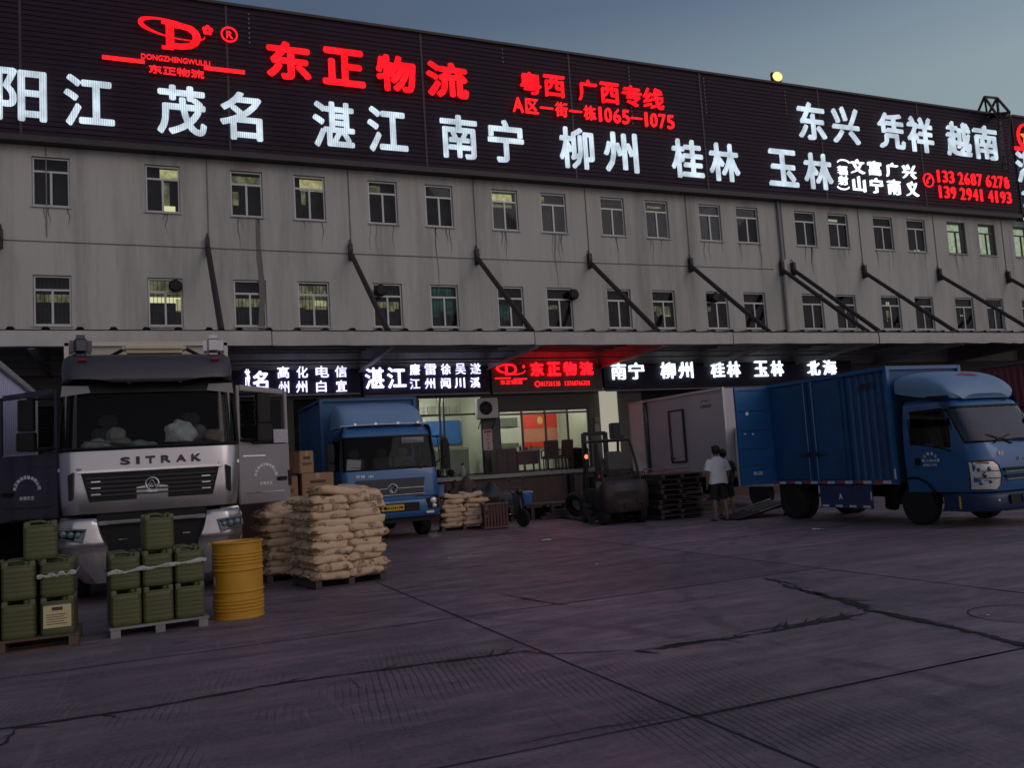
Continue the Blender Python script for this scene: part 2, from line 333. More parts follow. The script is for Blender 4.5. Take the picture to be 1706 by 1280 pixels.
# ------------------------------------------------------------------ ground
def ground_material():
    m = bpy.data.materials.new('yard_concrete'); m.use_nodes = True
    t = m.node_tree; n = t.nodes; l = t.links; b = n['Principled BSDF']
    tc = n.new('ShaderNodeTexCoord')
    def noise(sc, det, st=(1,1,1), rough=0.65):
        mp = n.new('ShaderNodeMapping'); mp.inputs['Scale'].default_value = st; l.new(tc.outputs['Object'], mp.inputs[0])
        z = n.new('ShaderNodeTexNoise'); z.inputs['Scale'].default_value = sc; z.inputs['Detail'].default_value = det; z.inputs['Roughness'].default_value = rough
        l.new(mp.outputs[0], z.inputs[0]); return z.outputs['Fac']
    def rng(x, a, b_, c, d):
        r_ = n.new('ShaderNodeMapRange'); l.new(x, r_.inputs[0])
        for k, v in zip(('From Min','From Max','To Min','To Max'), (a,b_,c,d)): r_.inputs[k].default_value = v
        return r_.outputs[0]
    def mixc(f, A, B):
        x = n.new('ShaderNodeMix'); x.data_type = 'RGBA'; l.new(f, x.inputs[0])
        for i, q in ((6,A),(7,B)):
            if isinstance(q, tuple): x.inputs[i].default_value = q+(1,)
            else: l.new(q, x.inputs[i])
        return x.outputs[2]
    def mth(op, a, b_=None):
        x = n.new('ShaderNodeMath'); x.operation = op
        for i, q in enumerate((a, b_)):
            if q is None: continue
            if isinstance(q, (int,float)): x.inputs[i].default_value = q
            else: l.new(q, x.inputs[i])
        return x.outputs[0]
    big = noise(0.35, 6); mid = noise(1.4, 8, (1,2.6,1)); fine = noise(28, 5); tyre = noise(1.1, 7, (0.22,2.6,1), 0.7)
    c = mixc(rng(big,.34,.66,0,1), (0.090,0.060,0.077), (0.30,0.206,0.243))
    c = mixc(rng(mid,.38,.68,0,.85), c, (0.062,0.046,0.060))
    c = mixc(rng(tyre,.48,.66,0,.75), c, (0.040,0.030,0.040))
    c = mixc(rng(fine,.35,.72,0,.6), c, (0.22,0.18,0.205))
    oil = noise(0.8, 9, (1,1,1), 0.8)
    c = mixc(rng(oil,.60,.68,0,.8), c, (0.026,0.020,0.025))
    # slabs differ a little in tone
    ck = n.new('ShaderNodeTexVoronoi'); ck.feature = 'F1'; ck.distance = 'CHEBYCHEV'; ck.inputs['Randomness'].default_value = 0
    mp = n.new('ShaderNodeMapping'); mp.inputs['Location'].default_value = (-0.11,-0.54,0); mp.inputs['Scale'].default_value = (0.2,0.225,0); l.new(tc.outputs['Object'], mp.inputs[0])
    l.new(mp.outputs[0], ck.inputs['Vector']); ck.inputs['Scale'].default_value = 1
    sp = n.new('ShaderNodeSeparateColor'); l.new(ck.outputs['Color'], sp.inputs[0])
    tone = rng(sp.outputs[0], 0, 1, 0.80, 1.18)
    mm = n.new('ShaderNodeMix'); mm.data_type = 'RGBA'; mm.blend_type = 'MULTIPLY'; mm.inputs[0].default_value = 1; l.new(c, mm.inputs[6]); l.new(tone, mm.inputs[7]); c = mm.outputs[2]
    # broom-brushed patches: grooves that run across the slab
    sx = n.new('ShaderNodeSeparateXYZ'); l.new(tc.outputs['Object'], sx.inputs[0])
    wob = noise(0.9, 3)
    ang = mth('ADD', mth('MULTIPLY', sx.outputs['X'], 0.985), mth('MULTIPLY', sx.outputs['Y'], -0.17))
    gv = mth('SINE', mth('ADD', mth('MULTIPLY', ang, 110.0), mth('MULTIPLY', wob, 9.0)))
    patch = rng(noise(0.62, 3, (1,.55,1)), .47, .56, 0, 1)
    near = rng(sx.outputs['Y'], 8.2, 6.8, 0, 1); right = rng(sx.outputs['X'], 4.4, 3.4, 0, 1)
    msk = mth('MULTIPLY', mth('MULTIPLY', patch, near), right)
    gm = mth('MULTIPLY', rng(gv, .35, .95, 0, 1), msk)
    c = mixc(mth('MULTIPLY', mth('MULTIPLY', gm, rng(noise(7,4),.35,.6,.2,1)), .7), c, (0.026,0.021,0.025))
    # old tyre arcs where the trucks swing in
    for ctr, rad, wd in (((2.0,21.0),9.5,.16),((2.4,21.6),11.6,.13),((16.0,4.0),10.2,.15),((17.0,3.0),12.9,.12),((-6.0,3.0),11.2,.13)):
        sb = n.new('ShaderNodeVectorMath'); sb.operation = 'DISTANCE'; sb.inputs[1].default_value = (ctr[0],ctr[1],0); l.new(tc.outputs['Object'], sb.inputs[0])
        ds = mth('ABSOLUTE', mth('SUBTRACT', mth('ADD', sb.outputs['Value'], mth('MULTIPLY', wob, .5)), rad))
        c = mixc(mth('MULTIPLY', rng(ds, wd*.4, wd, 1, 0), mth('MULTIPLY', rng(noise(2.3,6),.42,.62,0,1), .6)), c, (0.034,0.026,0.034))
    scr = noise(2.0, 5, (6,.35,1), .6)
    c = mixc(rng(scr,.60,.68,0,.35), c, (0.26,0.2,0.24))
    l.new(c, b.inputs['Base Color'])
    l.new(rng(mid,.3,.7,.42,.8), b.inputs['Roughness']); b.inputs['Specular IOR Level'].default_value = 0.5
    h = mth('ADD', mth('MULTIPLY', fine, .5), mth('ADD', mth('MULTIPLY', mid, 1.4), mth('MULTIPLY', gm, -1.2)))
    bp = n.new('ShaderNodeBump'); bp.inputs['Strength'].default_value = 0.5; bp.inputs['Distance'].default_value = 0.012; l.new(h, bp.inputs['Height']); l.new(bp.outputs[0], b.inputs['Normal'])
    return m
g = MB(); g.add([(-900,-900,0),(900,-900,0),(900,900,0),(-900,900,0)], [(0,1,2,3)])
o = g.build('yard_ground', ground_material(), smooth=0); o['kind'] = 'structure'
# joints and cracks: tar-filled lines lying on the slab
M_tar = mat('joint_tar', (0.012,0.010,0.012), rough=0.8, var=0.3, scale=9)
def ribbon(mb, pts, w0, jag=0.0, step=0.12, z=0.004, wander=0.0):
    P = [Vector((p[0],p[1],0)) for p in pts]; out = []
    for a, b in zip(P, P[1:]):
        k = max(1, int((b-a).length/step))
        for i in range(k): out.append(a.lerp(b, i/k))
    out.append(P[-1]); off = 0; rows = []
    for i, p in enumerate(out):
        d = (out[min(i+1,len(out)-1)]-out[max(0,i-1)]).normalized(); nrm = Vector((-d.y,d.x,0))
        off = off*0.86+random.uniform(-wander,wander); w = w0*(1+random.uniform(-jag,jag)); w = max(w, .006)
        if wander and (i == 0 or i == len(out)-1): w *= .3
        rows.append((p+nrm*(off+w/2)+Vector((0,0,z)), p+nrm*(off-w/2)+Vector((0,0,z))))
    mb.loft(rows)
j = MB()
for x in (-7.0,-1.95,3.07,8.1,13.1): ribbon(j, [(x,-6),(x,25.4)], .022, .25, .4)
for y in (0.3,4.66,9.0,13.4,17.8,22.2): ribbon(j, [(-20,y),(3.07,y+.05)] if y < 9.5 and y > 8 else [(-20,y),(40,y)], .016, .3, .4)
for y in (9.02,4.64): ribbon(j, [(3.07,y),(8.1,y+.05)], .024, .25, .3)
o = j.build('pavement_joints', M_tar, smooth=0); o['kind'] = 'structure'
def crack(pts, w0, wander, branches=0, seed=1):
    """a broken line in the slab: both lips wander on their own, short splinters leave it"""
    rnd = random.Random(seed); mb = MB(); P = [Vector((q.x,q.y,0)) for q in pts]; out = []
    for a, b in zip(P, P[1:]):
        n_ = max(1,int((b-a).length/.035)); out += [a.lerp(b,i/n_) for i in range(n_)]
    out.append(P[-1]); off = 0; l_ = r_ = w0*.3; rows = []; n_ = len(out)
    for i, p in enumerate(out):
        d = (out[min(i+1,n_-1)]-out[max(0,i-1)]).normalized(); nm_ = Vector((-d.y,d.x,0)); env = min(1, i/8, (n_-1-i)/8)
        off = off*.95+rnd.uniform(-wander,wander); l_ = min(w0*1.25,max(w0*.06,l_+rnd.uniform(-.4,.4)*w0)); r_ = min(w0*1.25,max(w0*.06,r_+rnd.uniform(-.4,.4)*w0))
        c = p+nm_*off; rows.append((c+nm_*(l_*.5*env+.002)+Vector((0,0,.006)), c-nm_*(r_*.5*env+.002)+Vector((0,0,.006))))
        if branches and rnd.random() < branches:
            ang = rnd.choice((-1,1))*rnd.uniform(.3,1.2); dd = (d*math.cos(ang)+nm_*math.sin(ang)).normalized(); br = []; ln = rnd.uniform(.08,.35); m_ = 7
            for q in range(m_+1):
                f = q/m_; pos = c+dd*ln*f+nm_*rnd.uniform(-.012,.012); wq = w0*.28*(1-f)+.002; side_ = Vector((-dd.y,dd.x,0)); br.append((pos+side_*wq+Vector((0,0,.0065)), pos-side_*wq+Vector((0,0,.0065))))
            mb.loft(br)
    mb.loft(rows); o = mb.build('pavement_crack', M_tar, smooth=0); o['kind'] = 'structure'
G_ = lambda *xy: [gnd(*q) for q in xy]
crack(G_((-60,1222),(0,1215),(190,1190),(430,1146),(600,1122),(890,1085)), .05, .006, .03, 1)
crack(G_((1060,1086),(1180,1072),(1320,1048),(1450,1022)), .10, .013, .12, 2)
crack(G_((1075,1081),(1190,1066),(1325,1042),(1430,1022)), .035, .012, .05, 12)
crack(G_((880,1092),(1060,1085)), .014, .005, 0, 3)
crack(G_((1272,962),(1330,984),(1405,1003),(1440,1018),(1560,1042),(1640,1058),(1790,1092)), .10, .014, .10, 4)
crack(G_((1290,964),(1345,984),(1420,1003),(1450,1018)), .045, .014, .05, 14)
crack(G_((830,990),(950,1012)), .028, .012, .05, 5)
crack(G_((1440,1018),(1500,1028)), .05, .012, 0, 6)
crack(G_((1250,985),(1150,1003),(1020,1010)), .016, .01, .02, 7)
crack(G_((580,1130),(600,1150)), .02, .006, 0, 9)
crack(G_((30,1210),(5,1240),(-40,1262)), .03, .006, .05, 10)
crack(G_((1150,1192),(1010,1212),(850,1244)), .012, .006, .03, 11)
c_ = gnd(1700,1023); pts = [(c_.x+.42*math.cos(a)*1.0, c_.y+.42*math.sin(a)) for a in [2*PI*i/28 for i in range(29)]]
k = MB(); ribbon(k, pts, .014, .2, .05, .005); o = k.build('manhole_outline', M_tar, smooth=0); o['kind'] = 'structure'

# ------------------------------------------------------------------ the warehouse
YW = 28.0
bld = thing('warehouse_building', 'long grey rendered warehouse with two rows of small windows above a canopied loading dock', 'building', (15,YW,0))
XL, XR = -14.0, 64.0
UP_X = [(-7.45,1.0),(-5.4,1.0),(-2.98,1.0),(0.09,1.0),(2.59,1.0),(4.58,1.03),(7.06,1.02),(9.08,1.02),(11.58,1.02),(13.52,1.05),(16.03,1.04),(18.02,1.04),(20.52,1.05),(22.35,1.1),(25.36,1.12),(27.18,1.11),(29.75,1.13),(31.75,1.13),(34.26,1.18),(36.3,1.12),(38.7,1.15),(40.7,1.1),(43.2,1.1),(45.2,1.1),(47.7,1.1),(49.7,1.1)]
ZU, ZL, HW = 10.03, 6.46, 1.5
holes = [(x, x+w, z, z+HW) for z in (ZU, ZL) for x, w in UP_X]
def wall_with_holes(mb, x0, x1, z0, z1, holes, y, dep):
    xs = sorted({x0,x1}|{h[0] for h in holes}|{h[1] for h in holes}); zs = sorted({z0,z1}|{h[2] for h in holes}|{h[3] for h in holes})
    for a, b in zip(xs, xs[1:]):
        for c, d in zip(zs, zs[1:]):
            mx, mz = (a+b)/2, (c+d)/2
            if any(h[0] < mx < h[1] and h[2] < mz < h[3] for h in holes): continue
            mb.add([(a,y,c),(b,y,c),(b,y,d),(a,y,d)], [(0,1,2,3)])
    for a, b, c, d in holes:
        Q = [(a,c),(b,c),(b,d),(a,d)]
        for p, q in zip(Q, Q[1:]+Q[:1]): mb.add([(p[0],y,p[1]),(q[0],y,q[1]),(q[0],y+dep,q[1]),(p[0],y+dep,p[1])], [(0,1,2,3)])
w = MB(); wall_with_holes(w, XL, XR, 5.0, 12.3, holes, YW, 0.16)
w.add([(XL,YW,5),(XL,YW+22,5),(XL,YW+22,12.3),(XL,YW,12.3)], [(0,1,2,3)]); w.add([(XR,YW,5),(XR,YW+22,5),(XR,YW+22,12.3),(XR,YW,12.3)], [(0,1,2,3)])
w.add([(XL,YW+22,0),(XR,YW+22,0),(XR,YW+22,12.3),(XL,YW+22,12.3)], [(0,1,2,3)]); w.add([(XL,YW,12.3),(XR,YW,12.3),(XR,YW+22,12.3),(XL,YW+22,12.3)], [(0,1,2,3)])
w.build('wall', M_wall, bld, world=True, smooth=0, recalc=False)
# windows: frame (part) > panes, bars, lit room behind
LITU = {3:[(.43,1,.76,.98,'y'),(.52,.86,.02,.2,'Y'),(.5,.7,.2,.7,'d')], 4:[(.02,.98,.76,.95,'d'),(.1,.28,.3,.6,'d')], 5:[(.25,.98,.72,.98,'y'),(.28,.42,.4,.7,'d')], 6:[(.05,.5,.78,.95,'d')],
        8:[(.04,.92,.74,.96,'y'),(.1,.9,.62,.7,'d')], 9:[(.05,.3,.8,.97,'d')], 11:[(.3,.9,.86,.92,'d')],
        15:[(.3,.75,.82,.9,'g')], 17:[(.1,.35,.06,.12,'g'),(.6,.9,.06,.12,'g')], 18:[(.02,.98,.02,.98,'g')], 19:[(.02,.98,.02,.98,'g')], 20:[(.02,.98,.02,.98,'g')], 21:[(.02,.98,.02,.98,'g')]}
LITL = {2:[(.06,.94,.5,.66,'d')], 3:[(.03,.97,.66,.98,'d'),(.05,.95,.52,.64,'Y'),(.8,.97,.3,.6,'y')], 4:[(.06,.94,.46,.64,'d')], 5:[(.06,.95,.66,.95,'d'),(.1,.95,.42,.64,'d'),(.55,.95,.5,.62,'y')], 6:[(.06,.95,.4,.62,'d')],
        7:[(.3,.6,.7,.8,'t'),(.1,.9,.1,.95,'T')], 8:[(.1,.6,.1,.6,'T')], 9:[(.1,.6,.5,.6,'d')], 11:[(.1,.95,.35,.62,'d'),(.55,.95,.34,.38,'y')], 12:[(.05,.4,.5,.62,'d')], 16:[(.55,.72,.72,.86,'g'),(.5,.8,.1,.6,'d')], 18:[(.55,.75,.4,.5,'g')]}
E_teal = emis('lit_room_teal', (0.10,0.34,0.30), 0.16, blotch=0.6)
LM = {'y':E_room,'Y':emis('lit_room_bright', (1.0,0.95,0.5), 0.95),'d':E_room_dim,'g':E_room_green,'t':emis('lit_room_pale',(0.6,0.7,0.66),.3),'T':E_teal}
M_winroom = mat('window_room_dark', (0.03,0.03,0.034), rough=0.9, var=0.4, scale=2)
M_curtain = mat('window_curtain', (0.05,0.055,0.085), rough=0.9, var=0.5, scale=3, stretch=(9,1,.3))
def window(i, x, w_, z, lit, bars, upper):
    dk = i in (18,19,20,21) and upper
    F = MB(); y = YW+0.07; t = 0.045; zt = z+HW*0.71
    a, b, c, d = x+.012, x+w_-.012, z+.012, z+HW-.012
    F.bb((a,y,c),(b,y+.06,c+t)); F.bb((a,y,d-t),(b,y+.06,d)); F.bb((a,y,c+t),(a+t,y+.06,d-t)); F.bb((b-t,y,c+t),(b,y+.06,d-t))
    F.bb((a+t,y-.004,zt-.03),(b-t,y+.056,zt+.03))
    F.bb(((a+b)/2-.03,y-.008,c+t),((a+b)/2+.03,y+.05,zt-.03))
    fo = F.build('window', M_darkframe if dk else M_alu, bld, world=True, smooth=0)
    if lit and any(q[4] in 'yYg' for q in lit): fo['label'] = 'window with a lamp-lit room behind it'
    sl = MB(); sl.bb((x-.03,YW-.05,z-.05),(x+w_+.03,YW-.003,z-.008)); sl.build('window_sill', M_wall, fo, world=True, smooth=0)
    P = MB()
    for (p, q, r_, s_) in ((a+t,(a+b)/2-.03,c+t,zt-.03),((a+b)/2+.03,b-t,c+t,zt-.03),(a+t,b-t,zt+.03,d-t)):
        yy = y+.03+random.uniform(-.006,.006); tl = random.uniform(-.012,.012)
        P.add([(p,yy,r_),(q,yy+tl,r_),(q,yy+tl,s_),(p,yy,s_)], [(0,1,2,3)])
    P.build('pane', G_pane, fo, world=True, smooth=0, recalc=False)
    Q = MB(); yb = YW+.34
    Q.add([(x,yb,z),(x+w_,yb,z),(x+w_,yb,z+HW),(x,yb,z+HW)], [(0,1,2,3)])
    for A, B in (((x,z),(x+w_,z)),((x+w_,z),(x+w_,z+HW)),((x+w_,z+HW),(x,z+HW)),((x,z+HW),(x,z))):
        Q.add([(A[0],YW+.16,A[1]),(B[0],YW+.16,B[1]),(B[0],yb,B[1]),(A[0],yb,A[1])], [(0,1,2,3)])
    Q.build('room', M_winroom if (lit or i % 3) else M_curtain, fo, world=True, smooth=0, recalc=False)
    grp = {}
    for k_, (u0,u1,v0,v1,cc) in enumerate(lit or []):
        g_ = grp.setdefault(cc, MB()); yy = yb-.008-.004*k_
        g_.add([(x+u0*w_,yy,z+v0*HW),(x+u1*w_,yy,z+v0*HW),(x+u1*w_,yy,z+v1*HW),(x+u0*w_,yy,z+v1*HW)], [(0,1,2,3)])
    for cc, g_ in grp.items(): g_.build('lit_room', LM[cc], fo, world=True, smooth=0, recalc=False)
    if bars:
        B = MB()
        for q in range(9):
            xx = x+.05+q*(w_-.1)/8; B.bb((xx-.008,YW+.2,z+.02),(xx+.008,YW+.216,z+HW-.02))
        for zz in (z+.5, z+1.0): B.bb((x+.02,YW+.188,zz-.012),(x+w_-.02,YW+.2,zz+.012))
        B.build('security_bars', M_steel, fo, world=True, smooth=0)
    if (not upper) and lit:                                  # goods stacked on the sill inside
        B = MB(); q = x+.06
        while q < x+w_-.15:
            ww = random.uniform(.12,.3); hh = random.uniform(.3,.72); B.bb((q,YW+.225,z+.01),(min(q+ww,x+w_-.05),YW+.28,z+hh)); q += ww+.01
        B.build('stored_goods', M_black, fo, world=True, smooth=0)
for i, (x, w_) in enumerate(UP_X):
    window(i, x, w_, ZU, LITU.get(i), False, True)
for i, (x, w_) in enumerate(UP_X):
    window(i, x, w_, ZL, LITL.get(i), True, False)
# sills and stains below them
M_stain = mat('wall_run_stain', (0.15,0.145,0.14), rough=0.9, var=0.25, scale=5, stretch=(4,1,.3))
stn = MB()
def streak(mb, x, z1, z0, w0, w1):
    n_ = 9; rows = []
    for q in range(n_+1):
        f = q/n_; ww = w0*(1-f)+w1*f; cx = x+.03*math.sin(f*7+x)
        rows.append(((cx-ww/2*random.uniform(.7,1.2),YW-.004,z1+(z0-z1)*f),(cx+ww/2*random.uniform(.7,1.2),YW-.004,z1+(z0-z1)*f)))
    mb.loft(rows)
for x, w_ in UP_X:
    for q in range(random.choice((2,3,4))):
        xx = x+random.uniform(0,w_); streak(stn, xx, ZU-.05, ZU-.05-random.uniform(.25,1.3), random.uniform(.02,.06), .004)
streak(stn, 3.42, ZU-.05, 6.0, .14, .22); streak(stn, 14.0, ZU-.05, 8.0, .05, .02); streak(stn, 9.4, ZU-.05, 7.6, .05, .02)
stn.build('rain_stain', M_stain, bld, world=True, smooth=0, recalc=False)['kind'] = 'stuff'
pp = MB()
pp.tube([(24.45,YW-.09,12.0),(24.45,YW-.09,9.4),(24.40,YW-.09,8.4),(24.40,YW-.09,5.6)], .065, 8); pp.build('drainpipe', M_greysteel, bld, world=True)
pp = MB(); pp.tube([(24.62,YW-.06,12.0),(24.62,YW-.06,9.4)], .03, 6); pp.build('drainpipe', M_greysteel, bld, world=True)
pp = MB()
for k_ in range(-2, 10):
    if k_ != 5: pp = MB(); pp.tube([(1.9+4.5*k_,YW-.02,12.0),(1.9+4.5*k_,YW-.02,9.1)], .018, 5); pp.build('wall_cable', M_greysteel, bld, world=True)
pp = MB(); pp.tube([(-8,YW-.02,8.97),(10,YW-.02,8.93),(24,YW-.02,8.96)], .012, 5)
pp.build('wall_cable', M_greysteel, bld, world=True)
# ground-floor wall: openings for two glazed offices and for the shutters
ROOM_A = (8.42,10.74,1.32,4.06); ROOM_B = (11.34,14.92,1.32,3.5)
SHUT = [(-13.4,-9.6),(-8.9,-5.1),(-4.4,-.6),(0.2,3.9),(4.3,7.9),(17.2,20.9),(21.4,25.2),(25.8,29.6),(30.2,34),(34.6,38.4),(39,42.8),(43.4,47.2)]
h2 = [ROOM_A, ROOM_B]+[(a,b,1.3,4.1) for a,b in SHUT]
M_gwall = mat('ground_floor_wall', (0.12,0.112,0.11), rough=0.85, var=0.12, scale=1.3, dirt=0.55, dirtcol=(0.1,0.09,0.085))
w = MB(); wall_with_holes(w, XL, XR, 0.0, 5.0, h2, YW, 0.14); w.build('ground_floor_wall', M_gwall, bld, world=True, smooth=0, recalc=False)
M_shut = mat('shutter_slats', (0.025,0.025,0.028), rough=0.5, metal=0.4, var=0.2, scale=2)
for a, b in SHUT:
    s_ = MB(); z = 1.3; rows = []
    while z < 4.1: rows += [((a,YW+.13,z),(b,YW+.13,z)),((a,YW+.10,z+.05),(b,YW+.10,z+.05)),((a,YW+.13,z+.09),(b,YW+.13,z+.09))]; z += .1
    s_.loft(rows); s_.build('roller_shutter', M_shut, bld, world=True, smooth=0)
# the two office rooms
def room(a, b, z0, z1, dep, wallm):
    rm = MB(); y0, y1 = YW+.14, YW+dep
    rm.add([(a,y1,z0),(b,y1,z0),(b,y1,z1),(a,y1,z1)], [(0,1,2,3)]); rm.add([(a,y0,z0),(a,y1,z0),(a,y1,z1),(a,y0,z1)], [(0,1,2,3)]); rm.add([(b,y0,z0),(b,y1,z0),(b,y1,z1),(b,y0,z1)], [(0,1,2,3)])
    rm.add([(a,y0,z1),(b,y0,z1),(b,y1,z1),(a,y1,z1)], [(0,1,2,3)]); rm.add([(a,y0,z0),(b,y0,z0),(b,y1,z0),(a,y1,z0)], [(0,1,2,3)])
    return rm.build('office_room', wallm, bld, world=True, smooth=0, recalc=False)
M_room = mat('office_paint', (0.50,0.51,0.45), rough=0.7, var=0.06)
ra = room(8.1,11.1,1.31,4.3,3.2,M_room); rb = room(11.15,15.2,1.31,4.0,3.0,M_room)
tb = MB(); tb.bb((9.1,29.4,4.15),(10.2,29.46,4.2)); tb.bb((8.3,30.2,4.15),(9.0,30.26,4.2)); tb.build('ceiling_tube', E_tube, ra, world=True, smooth=0)
tb = MB(); tb.bb((11.8,29.2,3.9),(12.9,29.26,3.95)); tb.bb((13.5,29.2,3.9),(14.6,29.26,3.95)); tb.build('ceiling_tube', E_tube, rb, world=True, smooth=0)
M_blue = mat('poster_blue', (0.03,0.13,0.42), rough=0.4, var=0.45, scale=1.6); M_redp = mat('banner_red', (0.55,0.035,0.02), rough=0.5, var=0.1)
M_grey = mat('cabinet_grey', (0.28,0.29,0.27), rough=0.5, var=0.1); M_dgreen = mat('shelf_dark', (0.09,0.1,0.085), rough=0.6, var=0.3)
q = MB(); q.bb((9.6,31.1,2.5),(11.0,31.16,3.4)); q.build('blue_poster', M_blue, ra, world=True, smooth=0)
q = MB(); q.bb((9.15,31.1,2.55),(9.58,31.16,3.3)); q.build('pale_poster', mat('poster_pale',(0.5,0.36,0.3),var=.3), ra, world=True, smooth=0)
q = MB()
for a_ in (9.3,9.75,10.2,10.6): q.bb((a_,31.1,3.62),(a_+.3,31.16,3.95))
q.build('wall_notice', M_grey, ra, world=True, smooth=0)
q = MB(); q.bb((9.3,29.5,1.32),(10.7,30.1,2.25)); q.bb((10.0,30.2,2.3),(11.0,30.26,2.32)); q.build('counter', M_grey, ra, world=True, smooth=0, bevel=.02)
q = MB(); q.bb((13.5,30.9,2.95),(15.0,30.96,3.5)); q.bb((13.5,30.9,2.22),(15.0,30.96,2.42)); q.build('red_banner', M_redp, rb, world=True, smooth=0)
q = MB(); q.bb((13.5,30.92,2.42),(15.0,30.97,2.95)); q.build('orange_banner', mat('banner_orange',(0.45,0.17,0.11),rough=.5,var=.15), rb, world=True, smooth=0)
q = MB(); q.ball((14.25,30.88,3.25),(.12,.02,.16)); q.build('banner_emblem', mat('banner_gold',(0.6,0.4,0.1),var=.1), rb, world=True)
q = MB(); q.bb((12.0,30.9,3.05),(13.3,30.96,3.4)); q.bb((12.0,30.9,2.25),(13.3,30.96,2.42)); q.build('dark_shelf', M_dgreen, rb, world=True, smooth=0)
q = MB(); q.bb((13.9,29.2,1.33),(15.0,29.9,2.1)); q.bb((11.5,29.3,1.33),(12.3,29.9,2.0)); q.build('desk', M_grey, rb, world=True, smooth=0, bevel=.02)
# glazed shopfronts
def shopfront(x0, x1, z0, z1, mull, trans, nm):
    F = MB(); y = YW+.03; t = .05
    F.bb((x0+.004,y,z0+.004),(x1-.004,y+.08,z0+t)); F.bb((x0+.004,y,z1-t),(x1-.004,y+.08,z1-.004))
    for xm in [x0+t/2+.004]+mull+[x1-t/2-.004]: F.bb((xm-t/2,y-.004,z0+t),(xm+t/2,y+.084,z1-t))
    for zz, a, b in trans: F.bb((a,y+.004,zz-.03),(b,y+.076,zz+.03))
    f_ = F.build('shop_window', M_darkframe, bld, world=True, smooth=0)
    P = MB(); P.add([(x0+t,y+.04,z0+t),(x1-t,y+.04,z0+t),(x1-t,y+.04,z1-t),(x0+t,y+.04,z1-t)], [(0,1,2,3)]); P.build('pane', G_clear, f_, world=True, smooth=0)
    return f_
shopfront(*ROOM_A, [9.2,9.34], [(3.42,9.36,10.68)], 'a')
shopfront(*ROOM_B, [12.25,13.16,14.05], [(3.36,11.4,14.86)], 'b')
b_ = MB(); b_.bb((8.4,YW-.02,3.46),(9.2,YW+.02,3.40)); b_.build('glazing_bar', M_darkframe, bld, world=True, smooth=0)
# canopy: roof sheet > fascia sheets, beams, purlins, tie rods
ZC, YC = 5.58, 23.4
cn = MB(); rows = []; x = XL
prof = []
while x < XR: prof += [(x,0),(x+.42,0),(x+.47,.07),(x+.58,.07),(x+.63,0)]; x += .75
lo = [(x,YC-.06,ZC-.02+h) for x,h in prof]; hi = [(x,YW-.02,ZC+.22+h) for x,h in prof]
cn.loft([lo,hi]); cano = cn.build('canopy', M_roofsheet, bld, world=True, smooth=0)
x = -13.6; segs = [-13.6,-5.0,3.1,10.8,18.1,24.55,31.4,34.0,37.2,46,55,63.5]
for a, b in zip(segs, segs[1:]):
    f_ = MB(); n_ = 14; rows = []; dz = random.uniform(-.02,.02); ty = random.uniform(-.015,.015); bent = a > 24
    for q in range(n_+1):
        xx = a+.012+(b-a-.024)*q/n_; wv = (.035 if bent else .012)*math.sin(q*1.7+a)+ (.02 if bent else .006)*random.uniform(-1,1)
        rows.append([(xx,YC-.02+ty,ZC-.04),(xx,YC-.03+ty+wv*.5,ZC-.2+dz*.2),(xx,YC-.02+ty+wv,ZC-.44+dz+wv*.6),(xx,YC+.1+ty+wv,ZC-.45+dz+wv*.6)])
    f_.loft(rows); f_.build('fascia_sheet', M_fascia, cano, world=True, smooth=40)
for k_ in range(-3, 14):
    xb = 1.95+4.5*k_
    if xb > XR: break
    b_ = MB(); fn = lambda u,v,w: (w,u,v)
    b_.prism([(YC+.12,5.12),(YC+.12,5.42),(YW-.02,5.6),(YW-.02,4.92)], fn, xb-.012, xb+.012)
    b_.bar((xb,YC+.12,5.11),(xb,YW-.02,4.91),.16,.02); b_.bar((xb,YC+.12,5.43),(xb,YW-.02,5.61),.16,.02)
    b_.build('canopy_beam', M_greysteel, cano, world=True, smooth=0)
    if k_ == -1: xs_ = (-3.78,)
    elif k_ == 5: xs_ = (24.35,24.95)
    else: xs_ = (xb-.1,)
    for xq in xs_:
        t_ = MB(); t_.tube([(xq,YW-.05,8.98),(xq,YC+.25,ZC+.02)], .085, 8)
        t_.bb((xq-.06,YW-.2,8.7),(xq+.06,YW-.006,9.25)); t_.add([(xq-.07,YW-.22,9.0),(xq+.07,YW-.22,9.0),(xq+.02,YW-.03,9.42),(xq-.02,YW-.03,9.42)], [(0,1,2,3)])
        t_.build('tie_rod', M_steel, cano, world=True)
for yy in (24.1,25.0,25.9,26.8,27.5):
    zz = 5.34+(yy-YC)*.043; p_ = MB(); p_.bb((XL,yy-.03,zz-.005),(XR,yy+.03,zz+.12)); p_.build('purlin', M_greysteel, cano, world=True, smooth=0)
p_ = MB(); p_.tube([(-8,26.2,5.12),(10,26.2,5.1),(30,26.2,5.13)], .035, 6); p_.tube([(-8,26.6,5.02),(14,26.6,5.06)], .022, 6); p_.tube([(8,25.2,5.22),(30,25.3,5.12)], .02, 6)
p_.build('conduit', M_greysteel, cano, world=True)
# ceiling lamps under the canopy (two lit at the right)
for xl, yl in ((37.1,26.2),(38.6,26.6)):
    l_ = MB(); l_.ball((xl,yl,5.2),(.12,.12,.09)); l_.build('bulkhead_lamp', emis('bulkhead_light',(1,.9,.8),4), cano, world=True)
# round exhaust fans set in three lower windows
for xf in (0.88,7.3,14.55,20.85):
    f_ = MB(); f_.lathe([(.02,-.0),(.19,0),(.2,.05),(.2,.2),(.15,.24),(.02,.24)], 14, Matrix.Translation((xf,YW-.005,ZL+1.22)) @ Matrix.Rotation(PI/2,4,'X')); f_.build('exhaust_fan', M_black, bld, world=True)
